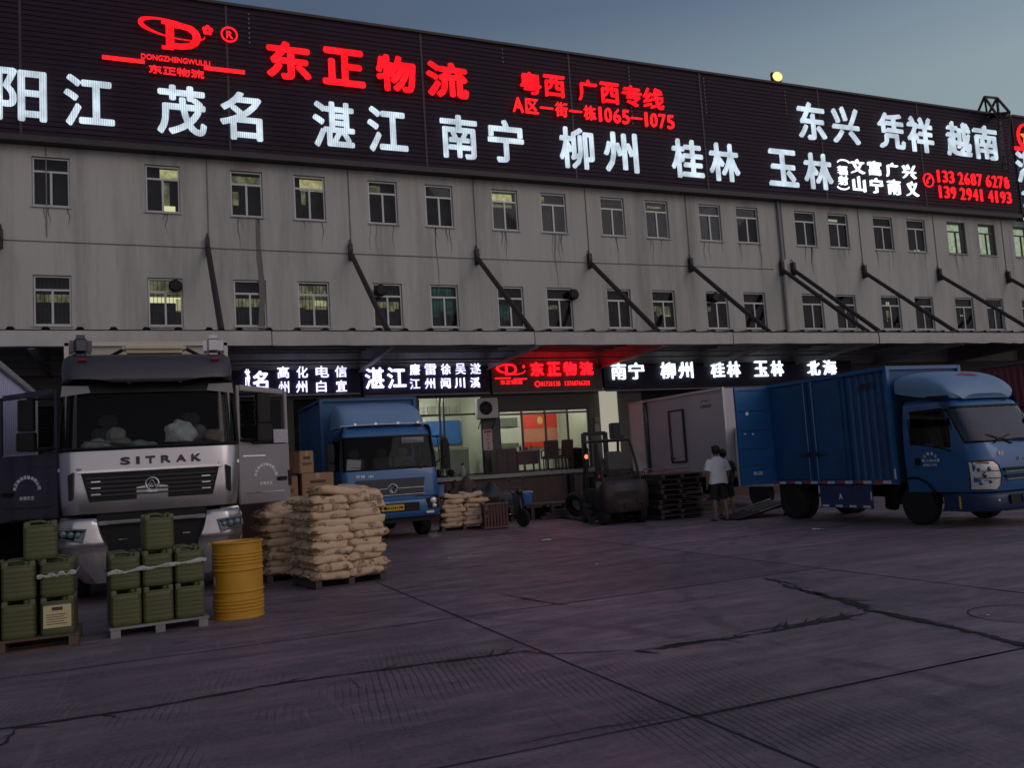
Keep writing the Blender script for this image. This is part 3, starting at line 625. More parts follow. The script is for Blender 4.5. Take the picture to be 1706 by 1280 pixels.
# loading dock
dk = thing('loading_dock', 'raised concrete loading dock with a stained rust-brown front along the warehouse', 'loading dock', (15,26.5,0))
d_ = MB(); d_.bb((XL,25.5,0),(XR,YW+.13,1.3)); d_.build('platform', M_rustwall, dk, world=True, smooth=0)
d_ = MB(); d_.bb((XL,25.42,1.2),(XR,25.497,1.312)); d_.build('steel_edge', M_greysteel, dk, world=True, smooth=0)
for x in (-6,-1.5,3.5,8.2,12.6,13.4,16.9,21.2,25.6): d_ = MB(); d_.bb((x,25.3,.5),(x+.18,25.498,1.15)); d_.build('bumper_block', M_rubber, dk, world=True, bevel=.02)
# ------------------------------------------------------------------ rooftop sign
def ribbed(mb, x0, x1, z0, z1, y, pitch=.16, dep=.022):
    rows = []; z = z0
    while z < z1-.001:
        rows += [((x0,y,z),(x1,y,z)),((x0,y,min(z1,z+pitch*.42)),(x1,y,min(z1,z+pitch*.42))),((x0,y+dep,min(z1,z+pitch*.55)),(x1,y+dep,min(z1,z+pitch*.55))),((x0,y+dep,min(z1,z+pitch*.88)),(x1,y+dep,min(z1,z+pitch*.88)))]; z += pitch
    rows.append(((x0,y,z1),(x1,y,z1))); mb.loft(rows)
YS = 27.62; YF = 27.46
rs = thing('rooftop_sign', 'long dark ribbed rooftop sign with red and white lit lettering along the whole roofline', 'billboard', (15,YS,12))
p = MB(); ribbed(p, -14, 38.92, 12.02, 16.86, YS); p.build('ribbed_panel', M_panel, rs, world=True, smooth=0)
for x_ in (-9.2,-3.2,2.6,9.1,14.9,20.8,26.9,32.7):
    p = MB(); p.bb((x_-.035,YS-.012,12.02),(x_+.035,YS-.002,16.86)); p.build('cladding_seam', M_steel, rs, world=True, smooth=0)
p = MB(); p.bb((-14,YS-.06,16.861),(38.95,YS+.3,16.95)); p.bb((-14,YS-.03,11.84),(38.92,YS+.36,12.018)); p.bb((-14,YS+.04,12.02),(-13.95,YS+.3,16.86)); p.bb((38.925,YS-.05,12.02),(38.97,YS+.3,16.86)); p.build('edge_trim', M_steel, rs, world=True, smooth=0)
p = MB()
for x_ in range(-12, 39, 5): p.bar((x_,YS+.3,12.3),(x_,YS+.3,16.8),.08); p.bar((x_,YS+.3,16.5),(x_,YS+2.5,12.4),.06)
p.build('support_frame', M_steel, rs, world=True, smooth=0)
for a, b, ch in ((3.3,15.7,0),(12.2,16.2,0),(17.5,14.4,0),(21.0,15.2,0),(25.1,15.6,0),(38.2,13.6,0)):
    p = MB(); z = b
    while z < 16.7: p.ball((a,YS-.02,z),(.025,.02,.04),6,4); z += .16
    p.build('seam_bolts', M_greysteel, rs, world=True)['kind'] = 'stuff'
def px_box(xl, xr, yt, yb, Y=YF):
    """a lettering box on the plane Y from the photo's outline of it"""
    ym = (yt+yb)/2; X0 = at(xl,ym,Y).x; X1 = at(xr,ym,Y).x
    return [X0, X1, at(xr,yb,Y).z, at(xl,yt,Y).z]
def row(items, m, parent, Y=YF, bold=.03, depth=.1, same=True, nm='sign_character'):
    B = [px_box(*q[1:], Y=Y) for q in items]
    if same:
        z0 = sorted(b[2] for b in B)[len(B)//2]; z1 = sorted(b[3] for b in B)[len(B)//2]
        for b in B: b[2], b[3] = z0, z1
    for q, b in zip(items, B): write(q[0], nm, m, parent, b, Y, bold, depth)
row([('阳',-8,78,115,208),('江',106,191,125,214),('茂',261,344,141,235),('名',366,437,151,241),('湛',521,591,166,253),('江',612,679,175,255),('南',734,796,190,270),('宁',813,873,198,274),('柳',932,990,208,284),('州',1006,1063,215,289),('桂',1119,1172,226,299),('林',1182,1232,233,303),('玉',1280.5,1329,243,307),('林',1340,1387,248,315)], E_white, rs, bold=.03)
row([('东',1330,1376,169.5,235.5),('兴',1387.5,1432,179,245),('凭',1464,1507,185,251),('祥',1513,1555,192,256),('越',1577.6,1618,199,263),('南',1623.5,1662.5,206.5,266.6)], E_white, rs, bold=.03)
row([('文',1419,1441,264,291),('富',1448,1469,266.6,293.6),('广',1478,1497,270,295),('兴',1505,1526.5,272,297.6)], E_white2, rs, bold=.014)
row([('山',1423,1443,297,320.5),('宁',1451.5,1472,295,322.5),('南',1480.6,1501.6,297.6,324.6),('义',1511.6,1531,301.6,327)], E_white2, rs, bold=.014)
row([('辐',1397.5,1412.5,275,291),('射',1398.5,1413.5,291.5,308)], E_white2, rs, bold=.02, same=False)
for (yt, yb, s_) in ((264,274,1),(308,317,-1)):
    b = px_box(1395.6,1414.5,yt,yb); m_ = MB(); xm = (b[0]+b[1])/2; hw = (b[1]-b[0])/2
    m_.tube([(xm+hw*math.cos(t), YF, (b[2]+b[3])/2+s_*(.12*math.sin(t)-.05)) for t in [PI*i/8 for i in range(9)]], .035, 6); m_.build('sign_bracket', E_white2, rs, world=True)
row([('东',443.7,518.6,67,138),('正',537,608,77,147),('物',626.5,693,87.6,157.7),('流',710,780,96.5,166)], E_red, rs, bold=.045)
row([('粤',867,902,119,160),('西',906.5,941.5,122.5,166),('广',964,995.5,130.6,169),('西',1001,1032,136,174.6),('专',1037,1069.6,139.5,178.6),('线',1072,1106,143.6,182.7)], E_red, rs, bold=.028)
# address line
A0 = at(853,175,YF); A1 = at(1125,201,YF); zc = (A0.z+A1.z)/2; hh = .56
adv = [('A',.9),('区',1.05),('一',1.05),('街',1.05),('一',1.05),('栋',1.05),('1',.52),('0',.68),('6',.68),('5',.68),('一',1.0),('1',.52),('0',.68),('7',.68),('5',.68)]
tw = sum(a for _, a in adv); sc_ = (A1.x-A0.x)/tw; x = A0.x
for ch, a in adv: write(ch, 'sign_character', E_red2, rs, (x+(.17 if ch == '1' else .07)*sc_, x+(.35 if ch == '1' else a-.07)*sc_, zc-hh/2, zc+hh/2), YF, .02 if ord(ch) > 255 else .02, .08); x += a*sc_
# telephone numbers with the handset disc
for s_, (xa, ya, xb, yb) in (('133 2687 6278',(1559,291,1683,306)),('139 2941 4193',(1562,317,1687,331))):
    A0 = at(xa,ya,YF); A1 = at(xb,yb,YF); zc = (A0.z+A1.z)/2; tw = sum(.45 if c == ' ' else 1 for c in s_); u = (A1.x-A0.x)/tw; x = A0.x
    for c in s_:
        if c != ' ': write(c, 'sign_character', E_red2, rs, (x+(.34 if c == '1' else .12)*u, x+(.60 if c == '1' else .88)*u, zc-.285, zc+.285), YF, .022, .06)
        x += (.45 if c == ' ' else 1)*u
c0 = at(1547,300,YF)
def ring(mb, c, r, t, n=28, rz=None, rot=0.0, y=0.0):
    rz = rz or r; ca, sa = math.cos(rot), math.sin(rot)
    mb.tube([(c.x+r*math.cos(a)*ca-rz*math.sin(a)*sa, c.y+y, c.z+r*math.cos(a)*sa+rz*math.sin(a)*ca) for a in [2*PI*i/n for i in range(n+1)]], t, 6)
p = MB(); ring(p, c0, .30, .035); p.build('phone_disc', E_red2, rs, world=True)
p = MB(); p.tube([(c0.x-.09,YF,c0.z-.14),(c0.x-.08,YF,c0.z),(c0.x+.09,YF,c0.z+.14)], [.06,.032,.06], 8); p.build('phone_handset', E_red2, rs, world=True)
# the red badge: a serif D through an orbit, a flower, (R), two rules and two lines of writing
b = px_box(275,333,35,87); b[3] -= .0
write('D', 'badge_letter', E_red, rs, (b[0]+.02,b[1]+.04,b[2]+.02,b[3]+.02), YF, .055, .08)
p = MB(); p.bb((b[0]-.10,YF-.002,b[3]-.06),(b[0]+.25,YF+.07,b[3]+.03)); p.bb((b[0]-.10,YF-.003,b[2]+.0),(b[0]+.25,YF+.07,b[2]+.09)); p.build('badge_serif', E_red, rs, world=True, smooth=0)
cL = at(285,56,YF); p = MB(); oxa = (at(341,56,YF).x-at(234,56,YF).x)/2; oxc = (at(341,56,YF).x+at(234,56,YF).x)/2
pts = []; rr = []
for i in range(33):
    a = R(78)+R(285)*i/32; q = Vector((oxc+oxa*math.cos(a), YF-.03, cL.z+.14+.27*math.sin(a)-.12*math.cos(a)))
    pts.append(q); rr.append(.018+.055*math.exp(-((a-PI)/.9)**2))
p.tube(pts, rr, 6); p.build('badge_orbit', E_red, rs, world=True)
cF = at(346,50,YF); p = MB()
for i in range(5): a = 2*PI*i/5+.3; p.ball((cF.x+.10*math.cos(a),YF,cF.z+.10*math.sin(a)),(.075,.04,.075),8,6)
p.build('badge_flower', E_red, rs, world=True)
cR = at(382,57,YF); p = MB(); ring(p, cR, .235, .028); p.build('badge_mark_ring', E_red2, rs, world=True)
write('R', 'badge_mark', E_red2, rs, (cR.x-.09,cR.x+.11,cR.z-.12,cR.z+.12), YF, .035, .05)
for (xa,ya,xb,yb) in ((170,93,241,102),(340,112,408,119)):
    p = MB(); u = at(xa,ya,YF); v = at(xb,yb,YF); z = (u.z+v.z)/2; p.bb((u.x,YF,z-.05),(v.x,YF+.08,z+.05)); p.build('badge_rule', E_red2, rs, world=True, smooth=0)
u = at(235,94,YF); v = at(350,104,YF); write('DONGZHENGWULIU', 'badge_lettering', E_red2, rs, (u.x,v.x,(u.z+v.z)/2-.085,(u.z+v.z)/2+.085), YF, .02, .04)
u = at(248,115,YF); v = at(340,122,YF); write('东正物流', 'badge_lettering', E_red2, rs, (u.x,v.x,(u.z+v.z)/2-.135,(u.z+v.z)/2+.135), YF, .03, .05)
# the neighbour's sign, cut by the picture's right edge
ns = thing('neighbour_sign', 'navy rooftop sign of the next firm with red emblem, cut off at the right', 'billboard', (45,YS,12))
p = MB(); ribbed(p, 39.0, 58, 12.02, 16.9, YS-.02); p.build('ribbed_panel', M_bluepanel, ns, world=True, smooth=0)
p = MB(); p.bb((39.0,YS-.08,16.901),(58,YS+.3,17.0)); p.bb((39.0,YS-.05,11.8),(58,YS+.36,12.018)); p.build('edge_trim', M_steel, ns, world=True, smooth=0)
cE = at(1711,228,YF); p = MB(); ring(p, cE, .62, .07); p.build('emblem_ring', E_red2, ns, world=True)
p = MB(); st = [(.42*(1 if i%2==0 else .42)*math.sin(PI*i/5), .42*(1 if i%2==0 else .42)*math.cos(PI*i/5)) for i in range(10)]
p.prism(st, lambda u,v,w: (cE.x+u,w,cE.z+v), YF-.02, YF+.06); p.build('emblem_star', emis('led_orange',(1,.22,.02),1.4), ns, world=True, smooth=0)
p = MB(); u = at(1692,246,YF); p.bb((u.x,YF,u.z-.08),(u.x+2.4,YF+.07,u.z+.08)); p.build('emblem_rule', E_red2, ns, world=True, smooth=0)
u = at(1697,300,YF); write('湛', 'sign_character', E_white, ns, (u.x,u.x+1.5,u.z-.1,u.z+1.5), YF, .035, .1); write('玉', 'sign_character', E_white, ns, (u.x+.1,u.x+1.6,u.z-2.0,u.z-.5), YF, .035, .1)
# steel lattice leaning out over the sign's right end, and the roof floodlight
lt = thing('steel_lattice', 'open steel lattice frame standing on the roof behind the right end of the sign', 'lattice frame', (38.2,YS,12))
P3 = lambda x,y,Y=YS-.5: at(x,y,Y)
q = dict(a=P3(1640,161),b=P3(1661,163),c=P3(1627,192,YS+.6),d=P3(1664,196),e=P3(1682,187,YS-1.2),f=P3(1645,193,YS+.4),g=P3(1672,284),h=P3(1683,186,YS-1.2),i=P3(1680,300))
p = MB()
for A,B in (('a','b'),('a','c'),('b','d'),('b','e'),('a','d'),('c','e'),('d','e'),('f','b'),('a','f'),('f','d'),('d','g'),('f','e')): p.bar(q[A],q[B],.085)
p.bar(q['e'],q['i'],.06); z = q['d'].z-.4
p.build('lattice_bars', M_steel, lt, world=True, smooth=0)
p = MB(); A, B = q['d'], q['g']; C, D = q['e'], q['i']
for i in range(9): f = (i+.5)/9; p.bar(A.lerp(B,f),C.lerp(D,f*.95),.04)
p.build('ladder_rungs', M_steel, lt, world=True, smooth=0)
c0 = at(1294,128,YS+.5)
fl = thing('roof_floodlight', 'small bright yellow floodlight on a short post above the roofline', 'floodlight', (c0.x,c0.y,16.9))
p = MB(); p.tube([(c0.x,c0.y,16.5),(c0.x,c0.y,c0.z-.15)], .045, 8); p.bar((c0.x-.22,c0.y,c0.z-.18),(c0.x+.22,c0.y,c0.z-.18),.05); p.build('post', M_steel, fl, world=True)
p = MB(); p.box((c0.x,c0.y+.06,c0.z),(.5,.16,.4)); p.build('housing', M_steel, fl, world=True, bevel=.03)
p = MB(); p.ball((c0.x,c0.y-.05,c0.z),(.25,.12,.2)); p.build('lamp', E_lamp, fl, world=True)

# ------------------------------------------------------------------ lit boards under the canopy
YB = 27.72; YG = 27.60
def board(x0, x1, z0, z1, m, label):
    t_ = thing('shop_sign', label, 'shop sign', ((x0+x1)/2,YB,z0), 0, 'lit sign boards under the canopy')
    p = MB(); p.bb((x0,YB,z0),(x1,YW-.01,z1)); p.build('board', m, t_, world=True, smooth=0, bevel=.01)
    p = MB(); p.bb((x0+.02,YB-.05,z0-.04),(x1-.02,YB-.003,z0+.015)); p.build('light_rail', M_greysteel, t_, world=True, smooth=0)
    return t_
s1 = board(2.35, 6.42, 4.22, 5.02, M_board, 'dark sign board with violet-white lettering behind the silver truck cab, leftmost under the canopy')
row([('茂',408,417,615,650),('名',421,447,618,650)], E_violet, s1, Y=YG, bold=.045, depth=.08, same=False)
b = px_box(392,417,617,655,YG)
row([('高',462,482,612,631),('化',494,513,611,630),('电',526,548,610,629),('信',558,578,609,628)], E_violet, s1, Y=YG, bold=.022, depth=.06)
row([('州',464,482,635,656),('州',493,512,635,654),('白',527,544,635,653),('宜',560,578,634,653)], E_violet, s1, Y=YG, bold=.022, depth=.06)
s2 = board(6.52, 10.98, 4.12, 5.06, M_board, 'dark sign board above the glazed office with two large and ten small white characters')
row([('湛',608,640,613,648),('江',645,677,612,647)], E_violet, s2, Y=YG, bold=.032, depth=.08)
row([('廉',683,700,607,625),('雷',708,727,607,625),('徐',735,751,606,624),('吴',759,776,605,624),('遂',784,801,605,623)], E_violet, s2, Y=YG, bold=.018, depth=.06)
row([('江',683,700,630,648),('州',708,725,630,647),('闻',735,751,630,647),('川',758,775,630,647),('溪',784,800,629,646)], E_violet, s2, Y=YG, bold=.018, depth=.06)
s3 = board(11.05, 15.42, 4.10, 5.06, M_board_red, 'maroon sign board with glowing red badge, firm name and telephone numbers')
row([('东',884,906,604,627),('正',912,934,604,626),('物',939,961,603,626),('流',966,988,602,625)], E_red3, s3, Y=YG, bold=.05, depth=.08)
u = at(893,641,YG); v = at(984,637,YG); x = u.x+.25; zc = (u.z+v.z)/2
for s_, x0 in (('81731138',u.x+.2),('13760766321',u.x+.2+9.6*(v.x-u.x-.2)/20.6)):
    x = x0
    for c in s_: write(c, 'sign_character', E_red2, s3, (x+(.3 if c == '1' else .06)*(v.x-u.x-.2)/20.6,x+(.58 if c == '1' else .86)*(v.x-u.x-.2)/20.6,zc-.085,zc+.085), YG, .02, .04); x += (v.x-u.x-.2)/20.6
p = MB(); ring(p, Vector((u.x+.06,YG,zc)), .09, .025, 16); p.build('phone_disc', E_red2, s3, world=True)
cB = at(851,617,YG); write('D', 'badge_letter', E_red, s3, (cB.x-.22,cB.x+.25,cB.z-.18,cB.z+.24), YG, .05, .06)
p = MB(); pts = [(cB.x+.52*math.cos(a),YG-.03,cB.z+.02+.16*math.sin(a)-.05*math.cos(a)) for a in [R(78)+R(285)*i/24 for i in range(25)]]
p.tube(pts, [.014+.03*math.exp(-((R(78)+R(285)*i/24-PI)/.9)**2) for i in range(25)], 6); p.build('badge_orbit', E_red3, s3, world=True)
p = MB(); p.ball((cB.x+.5,YG,cB.z+.12),(.06,.03,.06),8,6); p.bb((cB.x-.6,YG,cB.z-.30),(cB.x-.02,YG+.04,cB.z-.25)); p.bb((cB.x+.1,YG,cB.z-.34),(cB.x+.6,YG+.04,cB.z-.29)); p.build('badge_rule', E_red2, s3, world=True)
write('东正物流', 'badge_lettering', E_red2, s3, (cB.x-.42,cB.x+.42,cB.z-.50,cB.z-.34), YG, .03, .04)
s4 = board(15.5, 27.4, 4.08, 5.06, M_board, 'long dark sign board with five bluish-white town names above the white box truck')
row([('南',1019,1044,607,636),('宁',1048,1074,605,634),('柳',1101,1126,602,632),('州',1131,1155,602,630),('桂',1185,1208,605,629),('林',1212,1234,602,628),('玉',1257,1280,601,628),('林',1285,1306,600,627),('北',1346,1367,605,624),('海',1372,1394,600,623)], E_white2, s4, Y=YG, bold=.026, depth=.08)
# ------------------------------------------------------------------ vehicles (local frame: front faces -y, origin on the ground under the front)
M_silver = mat('silver_paint', (0.43,0.41,0.425), rough=0.26, metal=0.8, var=0.035, scale=1.3, coat=0.3, stretch=(.5,.5,.5))
M_charcoal_shade = mat('charcoal_and_shaded_silver', (0.035,0.035,0.045), rough=0.3, metal=0.3, var=0.1, coat=0.4)  # charcoal trim; also carries the shade on the silver truck's left door
M_blue = mat('blue_truck_paint', (0.018,0.108,0.285), rough=0.36, metal=0.1, var=0.16, coat=0.5, dirt=0.3, dirtcol=(0.03,0.06,0.12))
M_bluebox = mat('blue_box_paint', (0.016,0.078,0.21), rough=0.5, metal=0.1, var=0.24, scale=1.5, dirt=0.6, dirtcol=(0.028,0.045,0.085))
M_bluepale = mat('pale_blue_deflector', (0.16,0.27,0.44), rough=0.42, var=0.12, scale=1.5, dirt=0.35, dirtcol=(0.1,0.15,0.22))
M_lens = mat('lamp_lens', (0.80,0.76,0.80), rough=0.2, metal=0.35, var=0.3, scale=30)
M_amber = mat('amber_lens', (0.45,0.13,0.02), rough=0.25, var=0.1)
M_redlens = mat('red_lens', (0.35,0.02,0.02), rough=0.25, var=0.1)
M_seat = mat('seat_cloth', (0.07,0.068,0.066), rough=0.9, var=0.3)
M_letterw = mat('white_lettering', (0.80,0.80,0.82), rough=0.6, var=0.15)
M_reflw = mat('reflective_white', (0.6,0.6,0.62), rough=0.4, var=0.12)
M_reflr = mat('reflective_red', (0.4,0.05,0.04), rough=0.4, var=0.12)
def wheel(parent, x, y, r, w, dual=False, nm='wheel'):
    s = 1 if x > 0 else -1
    for k in range(2 if dual else 1):
        xc = x-s*(w/2+k*(w+.03)); Mx = Matrix.Translation((xc,y,r)) @ Matrix.Rotation(PI/2,4,'Y')
        T = MB(); T.lathe([(r*.56,-w*.42),(r*.62,-w*.5),(r*.93,-w*.5),(r,-w*.38),(r,-w*.12),(r*.985,-w*.1),(r*.985,w*.1),(r,w*.12),(r,w*.38),(r*.93,w*.5),(r*.62,w*.5),(r*.56,w*.42)], 30, Mx)
        t = T.build(nm, M_rubber, parent)
        Q = MB(); d = 1 if s > 0 else -1
        Q.lathe([(.02,d*w*.15),(r*.14,d*w*.34),(r*.2,d*w*.32),(r*.24,d*w*.08),(r*.48,d*w*.12),(r*.56,d*w*.40),(r*.58,d*w*.42),(r*.565,-d*w*.42)], 24, Mx)
        for a in range(8): Q.tube([Mx @ Vector((r*.2*math.cos(a*PI/4),r*.2*math.sin(a*PI/4),d*w*.1)), Mx @ Vector((r*.2*math.cos(a*PI/4),r*.2*math.sin(a*PI/4),d*w*.2))], .018, 6)
        Q.build('rim', M_greysteel, t)
def cab(parent, rows, yb, cuts, fr, cls, mats, liner=True):
    """skin of a cab from rows (z, y of the front, half width, corner radius); cls(r, c) names the panel each cell belongs to"""
    NA = 5; G = []
    for z, yf, w, r in rows:
        half = [(w, yb)]+[(w, y) for y in cuts]
        half += [(w-r+r*math.cos(a), yf+r-r*math.sin(a)) for a in [PI/2*i/NA for i in range(NA+1)]]
        half += [((w-r)*f, yf-(.03*(1-f*f))) for f in fr]
        Lh = [(-x, y, z) for x, y in half]; Rh = [(x, y, z) for x, y in reversed(half)]
        G.append(Lh+Rh)
    n = len(G[0]); parts = {}; h = n//2
    for i in range(len(G)-1):
        for j in range(n-1):
            c = j if j < h else n-2-j           # mirrored column index, counted from the back of a side to the middle
            k = cls(i, c, j >= h)
            if k is None: continue
            if k in ('door','side_window') and j >= h: k = k+'#'
            parts.setdefault(k, MB()).add([G[i][j],G[i][j+1],G[i+1][j+1],G[i+1][j]], [(0,1,2,3)])
    parts.setdefault('cab_body', MB()).add(list(G[-1]), [tuple(range(n))])
    out = {}
    for k, mb in parts.items(): out[k] = mb.build(k.strip('#'), mats.get(k.strip('#'), mats['cab_body']), parent, smooth=40)
    if liner:
        Lb = MB()
        for i in range(len(G)-1):
            for j in range(n-1):
                c = j if j < h else n-2-j
                k = cls(i, c, j >= h)
                if k in ('windscreen','side_window',None): continue
                q = [Vector(p) for p in (G[i][j],G[i][j+1],G[i+1][j+1],G[i+1][j])]
                Lb.add([Vector((p.x*.965, p.y+.035, p.z)) for p in q], [(0,1,2,3)])
        z0 = rows[0][0]; w0 = rows[0][2]
        Lb.add([(-w0*.95,yb-.01,z0),(w0*.95,yb-.01,z0),(w0*.93,yb-.01,rows[-1][0]-.03),(-w0*.93,yb-.01,rows[-1][0]-.03)], [(0,1,2,3)])
        Lb.build('cab_lining', M_dark, parent, recalc=False)
    return G, out
def body_y(rows, x, z):
    for (z0,y0,w0,r0),(z1,y1,w1,r1) in zip(rows, rows[1:]):
        if z0 <= z <= z1:
            f = (z-z0)/(z1-z0); yf = y0+(y1-y0)*f; w = w0+(w1-w0)*f; r = r0+(r1-r0)*f; x = min(abs(x), w-.002)
            if x <= w-r: return yf-.03*(1-(x/(w-r))**2)
            c = (x-(w-r))/r; return yf+r-r*math.sqrt(max(0,1-c*c))
    return rows[0][1]
def outline(G, i0, i1, j0, j1, r, name, m, parent, dy=-.004):
    pts = [G[i0][j] for j in range(j0,j1+1)]+[G[i][j1] for i in range(i0+1,i1+1)]+[G[i1][j] for j in range(j1-1,j0-1,-1)]+[G[i][j0] for i in range(i1-1,i0-1,-1)]
    p = MB(); p.tube([Vector(q)+Vector((0,dy,0)) for q in pts], r, 6); return p.build(name, m, parent)
def seats(parent, xs, y, z, w):
    for x in xs:
        p = MB(); p.box((x,y,z+.1),(w,.5,.16)); p.box((x,y+.27,z+.48),(w,.14,.72),(.14*-1,0,0)); p.box((x,y+.33,z+.95),(w*.55,.1,.2)); p.build('seat', M_seat, parent, bevel=.04)
def steering(parent, x, y, z, r):
    p = MB(); c = Vector((x,y,z)); t = R(38)
    ax = Vector((1,0,0)); ay = Vector((0,math.sin(t)*1.0,math.cos(t)))
    p.tube([c+ax*r*math.cos(a)+ay*r*math.sin(a) for a in [2*PI*i/20 for i in range(21)]], .017, 6)
    for a in (PI*.0, PI, -PI/2): p.tube([c, c+ax*r*math.cos(a)+ay*r*math.sin(a)], .014, 5)
    p.tube([c, c+Vector((0,-.3,-.35))], .03, 6); p.build('steering_wheel', M_black, parent)
def wiper(parent, a, b, nm='wiper'):
    p = MB(); a = Vector(a); b = Vector(b); p.tube([a, a.lerp(b,.5)+Vector((0,-.02,.0))], .012, 5); p.bar(a.lerp(b,.1)+Vector((0,-.02,.03)), b+Vector((0,-.02,0)), .02, .012); p.build(nm, M_black, parent)
def front_text(s, parent, m, x0, x1, z0, z1, y, bold=.04, depth=.012, nm='lettering', slant=0.0):
    return write(s, nm, m, parent, (x0,x1,z0,z1), y, bold, depth, slant, world=False)
def arc_text(parent, m, chars, cx, cz, r, a0, a1, h, f3, nm='door_lettering'):
    """small characters round an arc; f3(u, w, d) places them on the panel"""
    n = len(chars); mb = MB()
    for i, ch in enumerate(chars):
        a = a0+(a1-a0)*i/(n-1); vs, fs = glyph(ch)
        if not vs: continue
        x0 = min(v.x for v in vs); x1 = max(v.x for v in vs); y0 = min(v.y for v in vs); y1 = max(v.y for v in vs)
        for dx, dy, dd in ((0,0,0),(.06,0,.0006),(0,.06,.0012)):
            P = []
            for v in vs:
                u = ((v.x-x0)/(x1-x0)-.5+dx)*h; w = ((v.y-y0)/(y1-y0)-.5+dy)*h; rr = r+w
                P.append(f3(cx+rr*math.cos(a)+u*math.sin(a), cz+rr*math.sin(a)-u*math.cos(a), dd))
            mb.add(P, fs)
    return mb.build(nm, m, parent, smooth=0, recalc=False)
def ribs_side(x, y0, y1, z0, z1, pitch, dep, sgn):
    """vertical ribs pressed into a box side at x; sgn = direction of the outside"""
    y = y0; pr = []
    while y < y1-pitch*.5:
        pr += [(y,0),(y+pitch*.35,0),(y+pitch*.5,-dep),(y+pitch*.85,-dep)]; y += pitch
    pr.append((y1,0)); return [[(x+sgn*d,yy,z0) for yy,d in pr],[(x+sgn*d,yy,z1) for yy,d in pr]]

# ---- the silver tractor-type box truck at the left
sx, sy = 0.045, 13.70
sk = thing('silver_truck', 'big silver truck facing the camera with both cab doors swung open', 'truck', (sx,sy,0))
rowsS = [(1.28,.03,1.19,.26),(1.42,.0,1.215,.27),(1.62,.0,1.225,.27),(1.88,.015,1.235,.27),(2.14,.05,1.24,.26),(2.20,.065,1.24,.26),(2.45,.115,1.23,.25),(2.8,.19,1.215,.24),(3.10,.26,1.20,.23),(3.19,.285,1.19,.22),(3.36,.33,1.17,.22),(3.52,.39,1.15,.22),(3.60,.50,1.10,.24),(3.64,.72,1.0,.24),(3.65,1.2,.9,.2)]
cutsS = [1.75,1.42,.9,.42]
frS = [1,.8,.55,.3,0]
def clsS(i, c, right):
    if 5 <= i <= 8 and c >= 6: return 'windscreen'
    if 0 <= i <= 8 and c in (2,3): return None              # doorways, doors stand open
    return 'cab_body'
GS, oS = cab(sk, rowsS, 2.15, cutsS, frS, clsS, {'cab_body':M_silver,'windscreen':G_screen})
nS = len(GS[0])
outline(GS, 5, 9, 6, nS-7, .028, 'windscreen_seal', M_black, sk)
# black sun-strip band and corner gussets behind the top of the glass, visor above
p = MB(); rows = []
for z, y, w in ((3.02,.20,1.16),(3.2,.245,1.15)):
    rows.append([(-w,y+.2,z),(-w*.9,y+.04,z),(-w*.5,y,z),(0,y-.02,z),(w*.5,y,z),(w*.9,y+.04,z),(w,y+.2,z)])
p.loft(dense2(rows,2,3)); p.build('sun_strip', M_black, sk)
p = MB(); rows = []
for z, y, w, d in ((3.16,.05,1.10,.0),(3.22,.03,1.17,0),(3.40,.10,1.19,0),(3.54,.20,1.17,0),(3.61,.36,1.12,0)):
    rows.append([(-w,y+.34,z+.02),(-w*.97,y+.14,z+.015),(-w*.86,y+.03,z+ (.0 if z>3.2 else .09)),(-w*.62,y-.01,z+(0 if z>3.2 else .05)),(-w*.45,y-.02,z),(0,y-.03,z),(w*.45,y-.02,z),(w*.62,y-.01,z+(0 if z>3.2 else .05)),(w*.86,y+.03,z+(.0 if z>3.2 else .09)),(w*.97,y+.14,z+.015),(w,y+.34,z+.02)])
p.loft(dense2(rows,3,2)); vz = p.build('sun_visor', mat('visor_grey',(0.06,0.056,0.066),rough=.4,var=.1,metal=.3), sk)
for x in (-.9,.93): p = MB(); p.box((x,.13,3.50),(.13,.05,.03),(-.5,0,.15 if x>0 else -.15)); p.build('marker_lamp', M_redlens, sk, bevel=.008)
p = MB()
for x in (-.28,.42): p.box((x,.05,3.18),(.05,.06,.09))
p.build('visor_bracket', M_black, sk)
for s in (-1,1):
    p = MB(); p.add([(s*1.17,.21,3.14),(s*.83,.20,3.13),(s*.80,.195,3.03),(s*1.19,.20,2.98)], [(0,1,2,3)]); p.build('sun_blind', M_greysteel, sk)
# inside the cab
p = MB(); p.prism([(.12,2.12),(.75,2.16),(.9,2.05),(.9,1.7),(.12,1.7)], lambda u,v,w:(w,u,v), -1.15, 1.15); dsh = p.build('dashboard', M_black, sk)
seats(sk, (-.62,.62), 1.25, 1.75, .5); steering(sk, .62, .85, 2.22, .23)
M_bag = mat('crumpled_plastic', (0.60,0.62,0.61), rough=0.35, var=0.4, scale=10, bump=0.6); M_cloth = mat('mixed_cloth', (0.2,0.17,0.14), rough=0.9, var=0.5, scale=8)
def lump(nm, c, r, m, label, cat, seed, group=None):
    rnd = random.Random(seed); p = MB(); p.ball((0,0,0), tuple(q*1.12 for q in r), 24, 16)
    for v in p.v:
        f = 1+.12*math.sin(v.x*23+seed)*math.cos(v.z*27+seed*2)+.08*math.sin(v.y*47+v.x*39+seed)+.05*rnd.uniform(-1,1); v *= f
        v.z = max(v.z, -r[2]*.55)
    p.v = [v+Vector(c)+Vector((sx,sy,0)) for v in p.v]
    o = p.build(nm, m, None, smooth=60); return tag(o, label, cat, group)
lump('plastic_bag', (.42,.36,2.37), (.2,.14,.19), M_bag, 'crumpled white plastic bag lying on the silver truck dashboard', 'bag', 3)
